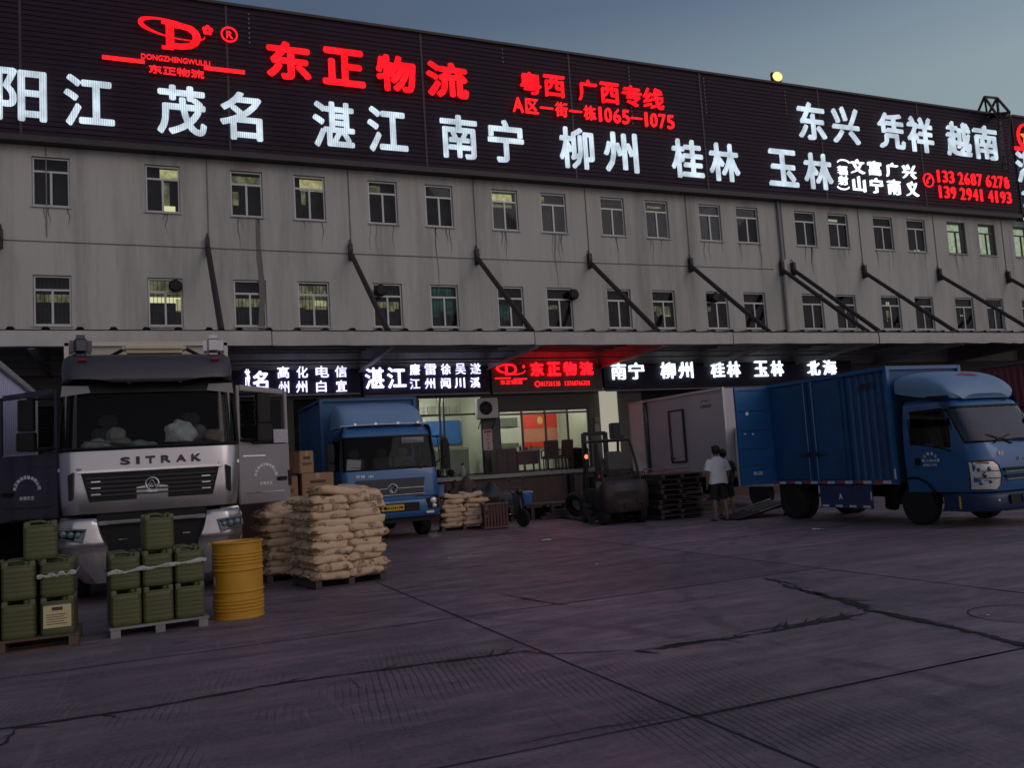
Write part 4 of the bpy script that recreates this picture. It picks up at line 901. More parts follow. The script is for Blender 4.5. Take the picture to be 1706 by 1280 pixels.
lump('cloth_bundle', (.88,.42,2.30), (.13,.12,.13), mat('brown_plush',(0.22,0.14,0.1),rough=.9,var=.4,bump=.5,scale=9), 'round brown bundle at the right end of the silver truck dashboard', 'bundle', 5)
lump('cloth_bundle', (.68,.5,2.36), (.13,.1,.14), mat('purple_plush',(0.13,0.1,0.13),rough=.9,var=.4,bump=.5,scale=9), 'dull purple bundle behind the white bag on the silver truck dashboard', 'bundle', 8)
lump('folded_cloth', (-.42,.38,2.26), (.15,.14,.10), M_cloth, 'pale tan cloth heap left of the middle of the silver truck dashboard', 'cloth', 11)
lump('paper_heap', (-.72,.34,2.25), (.2,.14,.09), mat('paper_scrap',(0.3,0.32,0.29),rough=.8,var=.5,scale=12,bump=.6), 'loose grey papers heaped on the left half of the silver truck dashboard', 'papers', 14)
lump('paper_heap', (-.15,.33,2.23), (.22,.12,.07), mat('paper_scrap_green',(0.2,0.26,0.22),rough=.8,var=.6,scale=12,bump=.6), 'greenish papers heaped in the middle of the silver truck dashboard', 'papers', 21)
lump('plastic_bag', (-.48,.5,2.36), (.12,.1,.15), mat('grey_bag',(0.24,0.23,0.22),rough=.5,var=.4,scale=9,bump=.6), 'upright grey bag on the left half of the silver truck dashboard', 'bag', 24)
p = MB(); p.v = []; p.box((sx-.78,sy+.24,2.185),(.2,.12,.02),(0,0,.1)); o = p.build('white_card', M_white); tag(o, 'white card lying against the foot of the silver truck windscreen', 'card')
for a, b in (((-.15,.03,2.2),(-.95,.08,2.33)),((.75,.03,2.2),(.1,.06,2.26)),((1.0,.05,2.2),(.65,.06,2.3))): wiper(sk, a, b)
# letters, grille and emblem on the front
x = -.42
for ch in 'SITRAK':
    wd = .05 if ch == 'I' else .135
    front_text(ch, sk, mat('black_chrome',(0.05,0.045,0.05),rough=.18,metal=.9), x, x+wd, 1.955, 2.065, -.03, .05, .03, 'badge_letter'); x += wd+.075
p = MB(); fg = lambda u,v,w:(u,w,v)
p.prism([(-.93,1.855),(.93,1.855),(.83,1.45),(-.83,1.45)], fg, -.028, -.006); gr = p.build('grille', M_black, sk, smooth=0)
p = MB()
for i in range(5):
    z = 1.53+.062*i; w = .83+.09*(z-1.46)/.38-.03; p.bb((-w,-.05,z-.012),(w,-.029,z+.012))
p.build('grille_slat', M_darkframe, gr, smooth=0)
p = MB()
for s in (-1,1):
    for i in range(3): z = 1.55+.09*i; p.bb((s*.74-.06,-.056,z-.008),(s*.74+.06,-.051,z+.008))
p.build('grille_tip', M_chrome, gr, smooth=0)
p = MB(); p.prism([(-1.0,1.86),(1.0,1.86),(.95,1.895),(-.95,1.895)], fg, -.05, -.012); p.build('grille_trim', M_chrome, sk, smooth=0, bevel=.01)
p = MB(); ring(p, Vector((0,-.06,1.655)), .085, .014, 24, .09); p.tube([(-.075,-.06,1.60),(0,-.065,1.72),(.075,-.06,1.60),(-.075,-.06,1.60)], .012, 6); p.tube([(-.04,-.062,1.60),(0,-.066,1.66),(.04,-.062,1.60)], .012, 6); p.prism([(-.08,1.57),(.08,1.57),(.06,1.54),(-.06,1.54)], fg, -.07,-.05); p.build('front_emblem', M_chrome, sk)
# corner air guides beside the grille
for s in (-1,1):
    p = MB(); p.prism([(s*1.03,1.88),(s*1.10,1.84),(s*1.09,1.48),(s*1.04,1.52)], fg, -.02, .05); p.build('air_guide', M_black, sk, smooth=0)
    p = MB(); p.add([(s*.93,-.02,1.93),(s*1.24,.2,1.95),(s*1.24,.2,1.90),(s*.93,-.02,1.90)], [(0,1,2,3)]); p.build('panel_crease', M_chrome, sk)
# bumper: two silver wings with lamps, dark middle
for s in (-1,1):
    p = MB(); rows = []
    for z, xi, xo, y in ((1.22,.76,1.2,.0),(1.18,.74,1.235,-.05),(1.0,.70,1.25,-.07),(.84,.64,1.25,-.085),(.80,.62,1.235,-.06),(.5,.58,1.10,-.05),(.30,.58,.92,-.0)):
        rows.append([(s*xi,y+.14,z),(s*xi,y,z),(s*(xi+(xo-xi)*.5),y-.015,z),(s*(xo-.16),y+.02,z),(s*(xo-.04),y+.12,z),(s*xo,y+.3,z),(s*xo,y+.75,z)])
    p.loft(dense2(rows,3,3)); p.build('bumper_wing', M_silver, sk, smooth=50)
    hl = MB(); ws = [(.865,1.075),(1.225,1.115),(1.215,.955),(.915,.875)]
    hl.prism([(s*a,b) for a,b in ws], fg, -.085, -.03); h_ = hl.build('headlight', M_black, sk, smooth=0)
    q = MB()
    for a in range(3): q.ball((s*(.975+.092*a),-.08,1.0+.014*a),(.046,.03,.05),10,6)
    q.tube([(s*.885,-.09,1.062),(s*1.21,-.09,1.10)], .010, 5); q.tube([(s*.885,-.09,1.062),(s*.93,-.09,.895),(s*1.2,-.09,.965)], .010, 5)
    q.build('lamp_reflector', M_lens, h_)
    q = MB(); q.prism([(s*a*.999,b) for a,b in ws], fg, -.112, -.108); q.build('headlight_glass', glass('lamp_glass',refl=.12), h_, smooth=0)
    p = MB(); p.bb((s*1.0,-.09,.66),(s*1.12,-.05,.7)); p.build('fog_lamp', M_black, sk)
p = MB(); p.bb((-.74,.03,.32),(.74,.14,1.27)); p.bb((-.72,-.03,1.10),(.72,.03,1.16)); p.build('lower_grille', M_black, sk, bevel=.02)
p = MB(); p.tube([(-.62,-.06,1.14),(.62,-.06,1.14)], .03, 8); p.bb((-.72,-.08,1.11),(-.58,-.02,1.17)); p.bb((.58,-.08,1.11),(.72,-.02,1.17)); p.build('step_bar', M_greysteel, sk, bevel=.01)
p = MB(); p.bb((-.46,-.002,.88),(-.34,.02,.9)); p.bb((.4,-.002,.9),(.5,.02,.92)); p.build('bumper_badge', M_chrome, sk, smooth=0)
# doors: hinge at the front edge of the doorway; local door frame u = along the door, w = up, d = outwards
def door(side, ang, m):
    hx, hy = side*1.235, .40
    du = Vector((side*math.sin(ang), math.cos(ang), 0)); dn = Vector((side*math.cos(ang), -math.sin(ang), 0))
    f3 = lambda u, w, d: Vector((hx,hy,0))+du*u+dn*d+Vector((0,0,w))
    p = MB(); Lw = .98
    def q(u0,u1,w0,w1,d0=-.03,d1=.03): p.prism([(u0,w0),(u1,w0),(u1,w1),(u0,w1)], lambda a,b,c: f3(a,b,c), d0, d1)
    q(0,Lw,1.25,2.18); q(0,.06,2.18,3.12,-.02,.02); q(Lw-.07,Lw,2.18,3.05,-.02,.02)
    p.prism([(.06,3.04),(Lw-.07,3.0),(Lw-.07,3.08),(.06,3.13)], lambda a,b,c: f3(a,b,c), -.02, .02)
    p.prism([(.06,2.18),(.3,2.18),(.06,2.30)], lambda a,b,c: f3(a,b,c), -.02, .02)
    d_ = p.build('door', m, sk, bevel=.012)
    g = MB(); g.add([f3(.07,2.2,0),f3(Lw-.08,2.2,0),f3(Lw-.08,3.0,0),f3(.07,3.04,0)], [(0,1,2,3)]); g.build('door_window', G_screen, d_)
    h = MB(); h.bar(f3(.72,1.62,.05), f3(.9,1.62,.05), .03, .06); h.build('door_handle', M_black, d_, bevel=.008)
    for u0, u1, w_ in ((.1,.85,1.42),(.08,.5,2.0)): h = MB(); h.bar(f3(u0,w_,.034), f3(u1,w_,.034), .01, .02); h.build('door_crease', M_chrome if side > 0 else M_darkframe, d_)
    cs = '东正物流运输有限公司' if side > 0 else '司公限有输运流物正东'
    arc_text(d_, M_letterw, cs[::1] if side > 0 else cs[::-1], .50 if side > 0 else .50, 1.66, .20, R(168), R(12), .05, (lambda u,w,d: f3(u,w,.033+d)) if side > 0 else (lambda u,w,d: f3(1.0-u,w,.033+d)))
    mb = MB(); vs, fs = glyph('东莞东正'); x0 = min(v.x for v in vs); x1 = max(v.x for v in vs)
    for e_ in (0,.02): mb.add([f3((.38+(v.x-x0)/(x1-x0)*.24) if side > 0 else (.62-(v.x-x0)/(x1-x0)*.24), 1.535+v.y*.055+e_*.1, .033+e_*.02) for v in vs], fs)
    mb.build('door_lettering', M_letterw, d_, smooth=0, recalc=False)
    # mirror: two housings on a stalk ahead of the door
    mm = MB(); c = f3(.36,2.62,.20)
    mm.box(c+Vector((0,0,.12)),(.21,.12,.46),(0,0,side*.2)); mm.box(c+Vector((0,-.01,-.26)),(.24,.14,.27),(0,0,side*.2)); mm.tube([f3(.04,2.98,0),c+Vector((0,0,.36))], .025, 6); mm.tube([f3(.04,2.25,0),c+Vector((0,0,-.38))], .03, 6)
    mo = mm.build('mirror', M_black, sk, bevel=.035)
    if side > 0:
        s_ = MB(); s_.add([f3(.68,2.2,.024),f3(.97,2.2,.024),f3(.97,2.42,.024),f3(.68,2.42,.024)], [(0,1,2,3)]); s_.build('window_notice', mat('notice_grey',(0.4,0.38,0.42),rough=.6,var=.5,scale=14,stretch=(3,3,8)), d_, smooth=0)
        s_ = MB(); s_.tube([f3(.03,3.0,-.05),f3(.03,2.2,-.05)], .03, 8); s_.build('grab_rail', mat('salmon_rail',(0.5,0.16,0.13),rough=.5), d_)
        s_ = MB(); s_.bb(f3(.92,1.5,.0)+Vector((-.02,-.02,0)), f3(.99,1.75,.05)); s_.build('door_edge_trim', M_black, d_)
door(1, R(60), mat('shaded_silver_door',(0.27,0.25,0.265),rough=.36,metal=.6,var=.08,scale=1.5)); door(-1, R(58), M_charcoal_shade)  # both silver doors: shade put into the colour, deepest on the left one
# steps under the doorways, roof gear, chassis, wheels
for s in (-1,1):
    p = MB(); rows = []
    for z, w, y0 in ((1.24,1.22,.36),(1.12,1.27,.34),(.78,1.27,.36),(.45,1.24,.42)): rows.append([(s*.95,y0,z),(s*w,y0+.04,z),(s*w,1.5,z)])
    p.loft(rows); p.build('step_skirt', M_charcoal_shade if s < 0 else M_silver, sk)  # left skirt matches the darkened left door
    for z in (.62,.95):
        p = MB(); p.bb((s*1.03,.5,z),(s*1.30,1.25,z+.05)); p.bb((s*1.285,.55,z+.051),(s*1.30,1.2,z+.075)); p.build('step', M_greysteel, sk)
    p = MB(); p.box((s*.95,.62,3.76),(.3,.5,.34),(0,0,s*-.1)); p.build('roof_fin', M_charcoal_shade if s < 0 else M_silver, sk, bevel=.09, seg=3)
    p = MB(); p.prism([(.42,1.0),(.9,1.3),(1.5,1.3),(1.9,1.0),(1.9,.96),(1.5,1.24),(.9,1.24),(.42,.96)], lambda u,v,w:(w,u,v), s*.8, s*1.24); p.build('wheel_arch', M_black, sk)
    wheel(sk, s*1.22, 1.35, .52, .30); wheel(sk, s*1.22, 7.4, .52, .28, True); wheel(sk, s*1.22, 8.7, .52, .28, True)
p = MB(); p.box((.08,.75,3.755),(.92,.4,.16)); p.build('roof_cooler', mat('cream_plastic',(0.52,0.45,0.32),rough=.6,var=.1), sk, bevel=.06, seg=3)
p = MB(); p.tube([(-.55,1.0,3.68),(-.3,1.0,3.82),(.1,1.0,3.87),(.5,1.0,3.82),(.75,1.0,3.68)], .03, 6); p.build('roof_spoiler_rail', M_black, sk)
p = MB(); p.bb((-.45,.3,.7),(-.3,11,.95)); p.bb((.3,.3,.7),(.45,11,.95)); p.bb((-1.1,.25,.5),(1.1,.45,.75)); p.build('chassis', M_black, sk)
p = MB(); p.bb((-1.28,2.4,1.1),(1.28,11.4,4.08)); p.build('cargo_box', mat('cream_box_paint',(0.40,0.36,0.28),rough=.5,var=.1,dirt=.4,dirtcol=(.2,.16,.12)), sk, bevel=.03)
p = MB()
for s in (-1,1): p.bar((s*1.27,2.37,1.1),(s*1.27,2.37,4.1),.07)
p.bar((-1.3,2.37,4.08),(1.3,2.37,4.08),.07); p.build('box_corner_post', M_cream, sk)

# ---- blue box truck backed up to the dock, in the middle
def blue_box(parent, w, y0, y1, z0, z1, m):
    p = MB(); ins = .012
    p.bb((-w+ins,y0+ins,z0+ins),(w-ins,y1-ins,z1-ins)); return p
dx, dy = 5.30, 20.05
df = thing('blue_box_truck', 'blue box truck with pale wind deflector and yellow plate parked nose-out beside the sacks', 'truck', (dx,dy,0))
rowsD = [(.62,.02,1.14,.16),(.95,.0,1.16,.17),(1.3,.01,1.17,.17),(1.62,.03,1.17,.17),(1.68,.045,1.17,.17),(1.9,.10,1.165,.16),(2.2,.19,1.15,.15),(2.46,.27,1.13,.15),(2.54,.31,1.12,.15),(2.66,.38,1.1,.16),(2.72,.52,1.05,.16)]
cutsD = [1.5,1.3,.75,.28]
def clsD(i, c, right):
    if 4 <= i <= 6 and c >= 7: return 'windscreen'
    if 4 <= i <= 6 and c in (2,3): return 'side_window'
    if 1 <= i <= 6 and c in (2,3): return 'door'
    return 'cab_body'
GD, oD = cab(df, rowsD, 1.85, cutsD, [1,.8,.5,.25,0], clsD, {'cab_body':M_blue,'door':M_blue,'windscreen':G_screen,'side_window':G_screen})
nD = len(GD[0]); outline(GD, 4, 7, 7, nD-8, .022, 'windscreen_seal', M_black, df)
p = MB(); p.prism([(.08,1.60),(.55,1.64),(.7,1.4),(.08,1.3)], lambda u,v,w:(w,u,v), -1.08, 1.08); p.build('dashboard', M_seat, df)
seats(df, (-.6,.1,.65), .95, 1.15, .48); steering(df, .6, .62, 1.68, .2)
p = MB(); p.bb((.35,.22,2.28),(.9,.25,2.42)); p.build('sun_blind', M_greysteel, df)
p = MB(); p.box((-.72,.8,1.78),(.34,.04,.34),(0,.1,0)); p.build('seat_cloth_cover', M_white, df)
for a, b in (((-.35,-.0,1.66),(-.95,.06,1.76)),((.3,-.0,1.66),(-.25,.06,1.74)),((.75,.0,1.66),(.25,.05,1.74))): wiper(df, a, b)
p = MB(); p.prism([(-.86,1.44),(.80,1.44),(.74,1.02),(-.82,1.02)], fg, -.035, -.012); gr = p.build('grille', mat('grille_dark_blue',(0.02,0.03,0.05),rough=.4), df, smooth=0)
p = MB(); p.bb((-.84,-.048,1.205),(-.12,-.036,1.22)); p.bb((.12,-.048,1.205),(.78,-.036,1.22)); p.bb((-.84,-.046,1.05),(.78,-.036,1.065)); p.build('grille_trim', M_chrome, gr, smooth=0)
ec = Vector((0,-.055,1.21)); p = MB(); ring(p, ec, .105, .014, 24)
for s in (-1,1): p.tube([ec+Vector((s*.02,0,-.075)), ec+Vector((s*.07,-.004,-.01)), ec+Vector((s*.05,-.006,.055)), ec+Vector((s*.01,-.004,.03)), ec+Vector((s*.03,0,-.02))], [.012,.024,.02,.016,.01], 6)
p.build('front_emblem', M_chrome, df)
front_text('天锦', df, M_letterw, -.86, -.64, 1.49, 1.57, -.012, .04, .004); front_text('180', df, M_letterw, -.56, -.44, 1.495, 1.555, -.012, .04, .004)
p = MB(); p.bb((-1.14,-.02,.98),(1.14,.05,1.0)); p.build('bumper_gap', M_black, df, smooth=0)
p = MB(); rows = []
for z, y in ((.94,-.03),(.88,-.07),(.62,-.07),(.52,-.03)): rows.append([(-1.17,y+.5,z),(-1.17,y+.16,z),(-1.08,y+.03,z),(-.6,y,z),(0,y-.01,z),(.6,y,z),(1.08,y+.03,z),(1.17,y+.16,z),(1.17,y+.5,z)])
p.loft(dense2(rows,3,3)); bp_ = p.build('bumper', M_blue, df, smooth=50)
p = MB(); p.bb((-.78,-.095,.66),(.62,-.075,.86)); p.build('bumper_recess', M_black, df, smooth=0)
p = MB(); p.bb((-.30,-.112,.69),(.24,-.098,.83)); pl = p.build('number_plate', mat('plate_yellow',(0.55,0.34,0.02),rough=.5,var=.08), df, smooth=0, bevel=.004)
front_text('粤S·G4178', pl, M_black, -.27, .21, .715, .80, -.116, .05, .001, 'plate_lettering')
for s in (-1,1):
    p = MB(); p.prism([(s*.80,.92),(s*1.10,.98),(s*1.12,.70),(s*.86,.68)], fg, -.10, -.02); h_ = p.build('headlight', M_black, df, smooth=0)
    q = MB(); q.ball((s*.97,-.095,.87),(.085,.04,.08),12,8); q.ball((s*.99,-.095,.745),(.06,.035,.05),10,6); q.build('lamp_reflector', M_lens, h_)
    q = MB(); q.bb((s*.78,-.10,.575),(s*.98,-.07,.63)); q.build('fog_lamp', M_lens, df, bevel=.01)
    mm = MB(); mm.tube([(s*1.13,.32,2.42),(s*1.38,.12,2.38),(s*1.40,.12,1.9),(s*1.17,.28,1.75)], .018, 6); mm.build('mirror_bracket', M_black, df)
    mm = MB(); mm.box((s*1.40,.15,2.12),(.19,.09,.46)); mm.box((s*1.40,.15,1.77),(.18,.09,.2)); mm.build('mirror', M_black, df, bevel=.03)
    wheel(df, s*1.13, 1.05, .46, .26); wheel(df, s*1.13, 4.3, .46, .25, True)
    p = MB(); p.prism([(.45,.66),(.8,1.0),(1.3,1.0),(1.65,.66),(1.6,.64),(1.28,.95),(.82,.95),(.5,.64)], lambda u,v,w:(w,u,v), s*.8, s*1.18); p.build('wheel_arch', M_black, df)
# deflector on the roof
p = MB(); rows = []
for y, zt, w in ((.42,2.76,1.0),(.52,2.88,1.02),(.75,3.08,1.04),(1.1,3.26,1.04),(1.55,3.36,1.03)):
    rows.append([(-w-.06,y+.08,2.72),(-w,y,zt-.16),(-w*.86,y-.01,zt-.02),(-w*.4,y-.02,zt),(0,y-.02,zt+.01),(w*.4,y-.02,zt),(w*.86,y-.01,zt-.02),(w,y,zt-.16),(w+.06,y+.08,2.72)])
p.loft(dense2(rows,5,3)); p.build('wind_deflector', M_bluepale, df, smooth=60)
p = MB(); p.tube([(-1.08,.40,2.745),(-.5,.33,2.755),(0,.31,2.757),(.5,.33,2.755),(1.08,.40,2.745)], .022, 6)
for x in (-.75,-.25,.3,.8): p.box((x,.32,2.78),(.06,.05,.05))
p.build('deflector_lip', M_chrome, df)
p = MB()
for s in (-1,1): p.loft(ribs_side(s*1.22, 2.0, 5.3, 1.05, 3.50, .22, .045, s))
p.add([(-1.22,1.985,1.05),(1.22,1.985,1.05),(1.22,1.985,3.5),(-1.22,1.985,3.5)], [(0,1,2,3)]); p.add([(-1.22,2,3.5),(1.22,2,3.5),(1.22,5.3,3.5),(-1.22,5.3,3.5)], [(0,1,2,3)]); p.add([(-1.22,5.3,1.05),(1.22,5.3,1.05),(1.22,5.3,3.5),(-1.22,5.3,3.5)], [(0,1,2,3)]); p.add([(-1.22,2,1.05),(1.22,2,1.05),(1.22,5.3,1.05),(-1.22,5.3,1.05)], [(0,1,2,3)])
p.build('cargo_box', M_bluebox, df, smooth=0)
p = MB()
for s in (-1,1):
    for z in (1.03,3.52): p.bar((s*1.23,1.95,z),(s*1.23,5.34,z),.08)
    for y in (1.96,5.33): p.bar((s*1.23,y,1.0),(s*1.23,y,3.55),.09)
for z in (1.03,3.52):
    for y in (1.96,5.33): p.bar((-1.2,y,z),(1.2,y,z),.08)
p.build('box_frame', M_bluebox, df, smooth=0)
p = MB(); p.bb((-.42,.3,.6),(-.3,5.3,.85)); p.bb((.3,.3,.6),(.42,5.3,.85)); p.bb((-1.0,2.2,.55),(-.5,3.2,.95)); p.bb((-1.1,.1,.4),(1.1,.2,.6)); p.build('chassis', M_black, df)

# ---- the light blue-cabbed box truck at the right
jx, jy = 14.20, 10.62
jm = thing('light_box_truck', 'blue light truck at the right with a ribbed box and its rear door hanging open', 'truck', (jx,jy,0))
rowsJ = [(.62,.06,.93,.30),(.82,.0,.95,.34),(1.05,.0,.955,.34),(1.3,.03,.96,.34),(1.42,.07,.96,.34),(1.50,.11,.958,.33),(1.72,.24,.945,.32),(1.95,.38,.925,.30),(2.14,.50,.90,.28),(2.22,.56,.885,.27),(2.30,.68,.85,.26),(2.33,.9,.8,.25)]
cutsJ = [1.58,1.50,1.0,.62]
def clsJ(i, c, right):
    if 5 <= i <= 7 and c >= 6: return 'windscreen'
    if 4 <= i <= 7 and c in (2,3) and not (i == 4 and c == 2): return 'side_window'
    if 0 <= i <= 7 and c in (2,3): return 'door'
    return 'cab_body'
GJ, oJ = cab(jm, rowsJ, 1.66, cutsJ, [1,.75,.5,.25,0], clsJ, {'cab_body':M_blue,'door':M_blue,'windscreen':glass('raked_windscreen_glass',dark=.2,ior=1.75,refl=.03),'side_window':glass('tinted_side_glass',dark=.55,refl=.02,ior=1.3)})
nJ = len(GJ[0]); outline(GJ, 5, 8, 6, nJ-7, .022, 'windscreen_seal', M_black, jm)
p = MB(); p.prism([(.2,1.44),(.75,1.5),(.85,1.25),(.2,1.1)], lambda u,v,w:(w,u,v), -.84, .84); p.build('dashboard', M_seat, jm)
seats(jm, (-.5,.05,.52), 1.1, 1.0, .42); steering(jm, .5, .85, 1.52, .19)
for a, b in (((-.55,.06,1.47),(-.05,.16,1.6)),((.35,.06,1.47),(-.15,.02,1.53)),((-.15,.03,1.44),(-.62,.2,1.62))): wiper(jm, a, b)
p = MB(); p.prism([(-.52,1.02),(.52,1.02),(.50,.97),(-.5,.97)], fg, -.05, .0); p.prism([(-.5,.90),(.5,.90),(.47,.84),(-.47,.84)], fg, -.05, .0); gr = p.build('grille_slot', M_black, jm, smooth=0)
p = MB(); p.bb((-.5,-.06,.945),(.5,-.03,.96)); p.bb((-.48,-.06,.815),(.48,-.03,.828)); p.build('grille_trim', M_chrome, gr)
front_text('JMC', jm, M_chrome, -.14, .16, 1.13, 1.2, -.045, .05, .01, 'badge_letter', .2)
front_text('东正', jm, M_letterw, -.56, -.42, 1.24, 1.31, .005, .03, .003)
for s in (-1,1):
    q = MB(); rows = []
    for z, xo, xi in ((1.16,.955,.70),(1.08,.96,.60),(.9,.962,.56),(.72,.955,.58),(.66,.94,.64)):
        k = []
        for f in range(6):
            a = f/5; X = xi+(xo-xi)*a; k.append((s*X,body_y(rowsJ,X,z)-.012,z))
        rows.append(k)
    q.loft(rows); h_ = q.build('headlight', M_lens, jm)
    q = MB(); ed_ = [r_[0] for r_ in rows]+rows[-1][1:]+[r_[-1] for r_ in rows[::-1]][1:]+rows[0][::-1][1:]
    q.tube([Vector(v)+Vector((0,-.004,0)) for v in ed_], .013, 6)
    for zz in (.98,.86): q.tube([(s*X,body_y(rowsJ,X,zz+.03*(X-.75))-.016,zz+.03*(X-.75)) for X in (.60,.68,.76,.84,.92)], .009, 5)
    q.build('lamp_bezel', M_charcoal_shade, h_)
    q = MB()
    
    for X, z, r_ in ((.78,1.02,.038),(.84,.92,.048),(.77,.80,.034),(.88,.77,.03),(.90,1.02,.026)): q.ball((s*X,body_y(rowsJ,X,z)+.0,z),(r_,.035,r_),10,6)
    q.build('lamp_bulb', mat('lamp_dark_chrome',(0.16,0.15,0.16),rough=.2,metal=.8,var=.5,scale=20), h_)
    q = MB(); q.bar((s*.78,body_y(rowsJ,.78,1.12)-.02,1.12),(s*.92,body_y(rowsJ,.92,1.14)-.02,1.14),.03); q.build('indicator', M_amber, h_)
    mm = MB(); mm.box((s*1.08,.22,1.9),(.16,.09,.38)); mm.tube([(s*.93,.62,2.08),(s*1.05,.25,2.08)], .02, 6); mm.tube([(s*.95,.5,1.6),(s*1.06,.25,1.73)], .02, 6)
    if s > 0: mm.build('mirror', M_black, jm, bevel=.02)
    wheel(jm, s*.93, 1.5, .385, .21); wheel(jm, s*.97, 4.92, .385, .21, True)
    p = MB(); rows = []
    for i in range(13):
        a = PI*i/12; rows.append([(s*.80,1.5-.47*math.cos(a),.40+.47*math.sin(a)),(s*.965,1.5-.47*math.cos(a),.40+.47*math.sin(a)),(s*.975,1.5-.51*math.cos(a),.40+.51*math.sin(a))])
    p.loft(rows); p.build('wheel_arch', M_black, jm)
p = MB(); rows = []
for z, y in ((.60,.02),(.56,-.06),(.36,-.06),(.28,.0)): rows.append([(-.96,y+.95,z),(-.96,y+.42,z),(-.86,y+.14,z),(-.6,y+.02,z),(0,y-.02,z),(.6,y+.02,z),(.86,y+.14,z),(.96,y+.42,z),(.96,y+.95,z)])
p.loft(dense2(rows,3,3)); p.build('bumper', mat('dark_blue_bumper',(0.012,0.03,0.085),rough=.45,var=.1), jm, smooth=50)
p = MB(); p.bb((-.5,-.10,.40),(.5,-.075,.56)); p.build('bumper_recess', M_black, jm, smooth=0)
p = MB(); p.bb((-.22,-.125,.42),(.22,-.105,.545)); pl = p.build('number_plate', mat('plate_blue',(0.02,0.06,0.32),rough=.4,var=.05), jm, smooth=0)
front_text('粤S·620BA', pl, M_letterw, -.19, .19, .445, .52, -.128, .05, .001, 'plate_lettering')
p = MB(); p.bb((-.72,-.03,.45),(-.56,.0,.5)); p.build('fog_lamp', M_lens, jm, bevel=.01)
p = MB(); p.bb((-.978,.52,.33),(-.965,.55,.55)); p.build('side_reflector', mat('reflector_yellow',(0.5,0.42,0.05),rough=.3), jm)
# door writing, handle, window frame
side = lambda u,w,d: (-.968-d, 1.5-u, w)
arc_text(oJ['door'], M_letterw, '东正物流公司', .42, 1.16, .17, R(165), R(15), .055, side)
for zz, s_ in ((1.18,'东正物流'),(1.10,'核载三吨')):
    mb = MB(); vs, fs = glyph(s_); x0 = min(v.x for v in vs); x1 = max(v.x for v in vs)
    for e_ in (0,1): mb.add([side(.25+(v.x-x0)/(x1-x0)*.3+.002*e_, zz+v.y*.05, e_*.0005) for v in vs], fs)
    mb.build('door_lettering', M_letterw, oJ['door'], smooth=0, recalc=False)
p = MB(); p.bb((-.99,1.3,1.12),(-.968,1.42,1.25)); p.build('door_handle', M_black, oJ['door'], bevel=.01)
p = MB(); p.tube([(-.965,1.5,2.0),(-.955,1.5,1.52),(-.965,1.0,1.46),(-.965,.62,1.36)], .014, 5); p.tube([(-.93,1.5,2.1),(-.92,.62,2.1)], .014, 5); p.build('window_seal', M_black, oJ['door'])
# deflector
p = MB(); rows = []
for y, zt, zb, w in ((.55,2.36,2.30,.62),(.62,2.52,2.31,.80),(.78,2.68,2.33,.87),(1.05,2.80,2.36,.90),(1.4,2.86,2.42,.91),(1.75,2.86,2.5,.91)):
    rows.append([(-w,y+.04,zb),(-w-.015,y+.02,(zt+zb)/2),(-w*.93,y,zt-.08),(-w*.6,y-.01,zt),(0,y-.015,zt+.01),(w*.6,y-.01,zt),(w*.93,y,zt-.08),(w+.015,y+.02,(zt+zb)/2),(w,y+.04,zb)])
rows = dense2(rows,5,4); p.loft(rows); p.add(rows[0], [tuple(range(len(rows[0])))]); p.build('wind_deflector', M_bluepale, jm, smooth=60)
p = MB(); rows = [[(-.90,.60,2.28),(-.90,1.0,2.32),(-.90,1.66,2.36)],[(-.88,.62,2.36),(-.90,1.0,2.38),(-.91,1.66,2.50)]]; p.loft(rows); p.build('deflector_skirt', M_black, jm)
p = MB(); p.add([(-.35,.86,2.745),(.18,.80,2.735),(.12,.93,2.79),(-.05,1.02,2.81)], [(0,1,2,3)]); p.build('deflector_emblem', mat('emblem_red',(0.3,0.04,0.06),rough=.4), jm, smooth=0)
# cargo box: ribbed front part, two flat side doors, open rear leaf
xw = .96; y0, y1, z0, z1 = 1.9, 5.36, .82, 3.0
p = MB(); p.loft(ribs_side(-xw, y0+.04, y0+1.15, z0, z1, .19, .045, -1)); p.loft(ribs_side(xw, y0+.04, y1, z0, z1, .19, .045, 1))
p.add([(-xw,y0+1.15,z0),(-xw,y1,z0),(-xw,y1,z1),(-xw,y0+1.15,z1)], [(0,1,2,3)]); p.add([(-xw,y0+.02,z0),(xw,y0+.02,z0),(xw,y0+.02,z1),(-xw,y0+.02,z1)], [(0,1,2,3)]); p.add([(-xw,y0,z1),(xw,y0,z1),(xw,y1,z1),(-xw,y1,z1)], [(0,1,2,3)]); p.add([(-xw,y0,z0),(xw,y0,z0),(xw,y1,z0),(-xw,y1,z0)], [(0,1,2,3)])
bx = p.build('cargo_box', M_bluebox, jm, smooth=0)
p = MB()
for s in (-1,1):
    for z in (z0,z1+.02): p.bar((s*(xw+.01),y0-.02,z),(s*(xw+.01),y1+.02,z),.075)
    for y in (y0,y1): p.bar((s*(xw+.01),y,z0-.03),(s*(xw+.01),y,z1+.05),.08)
for z in (z0,z1+.02):
    for y in (y0,y1): p.bar((-xw,y,z),(xw,y,z),.07)
p.build('box_frame', M_blue, jm, smooth=0)
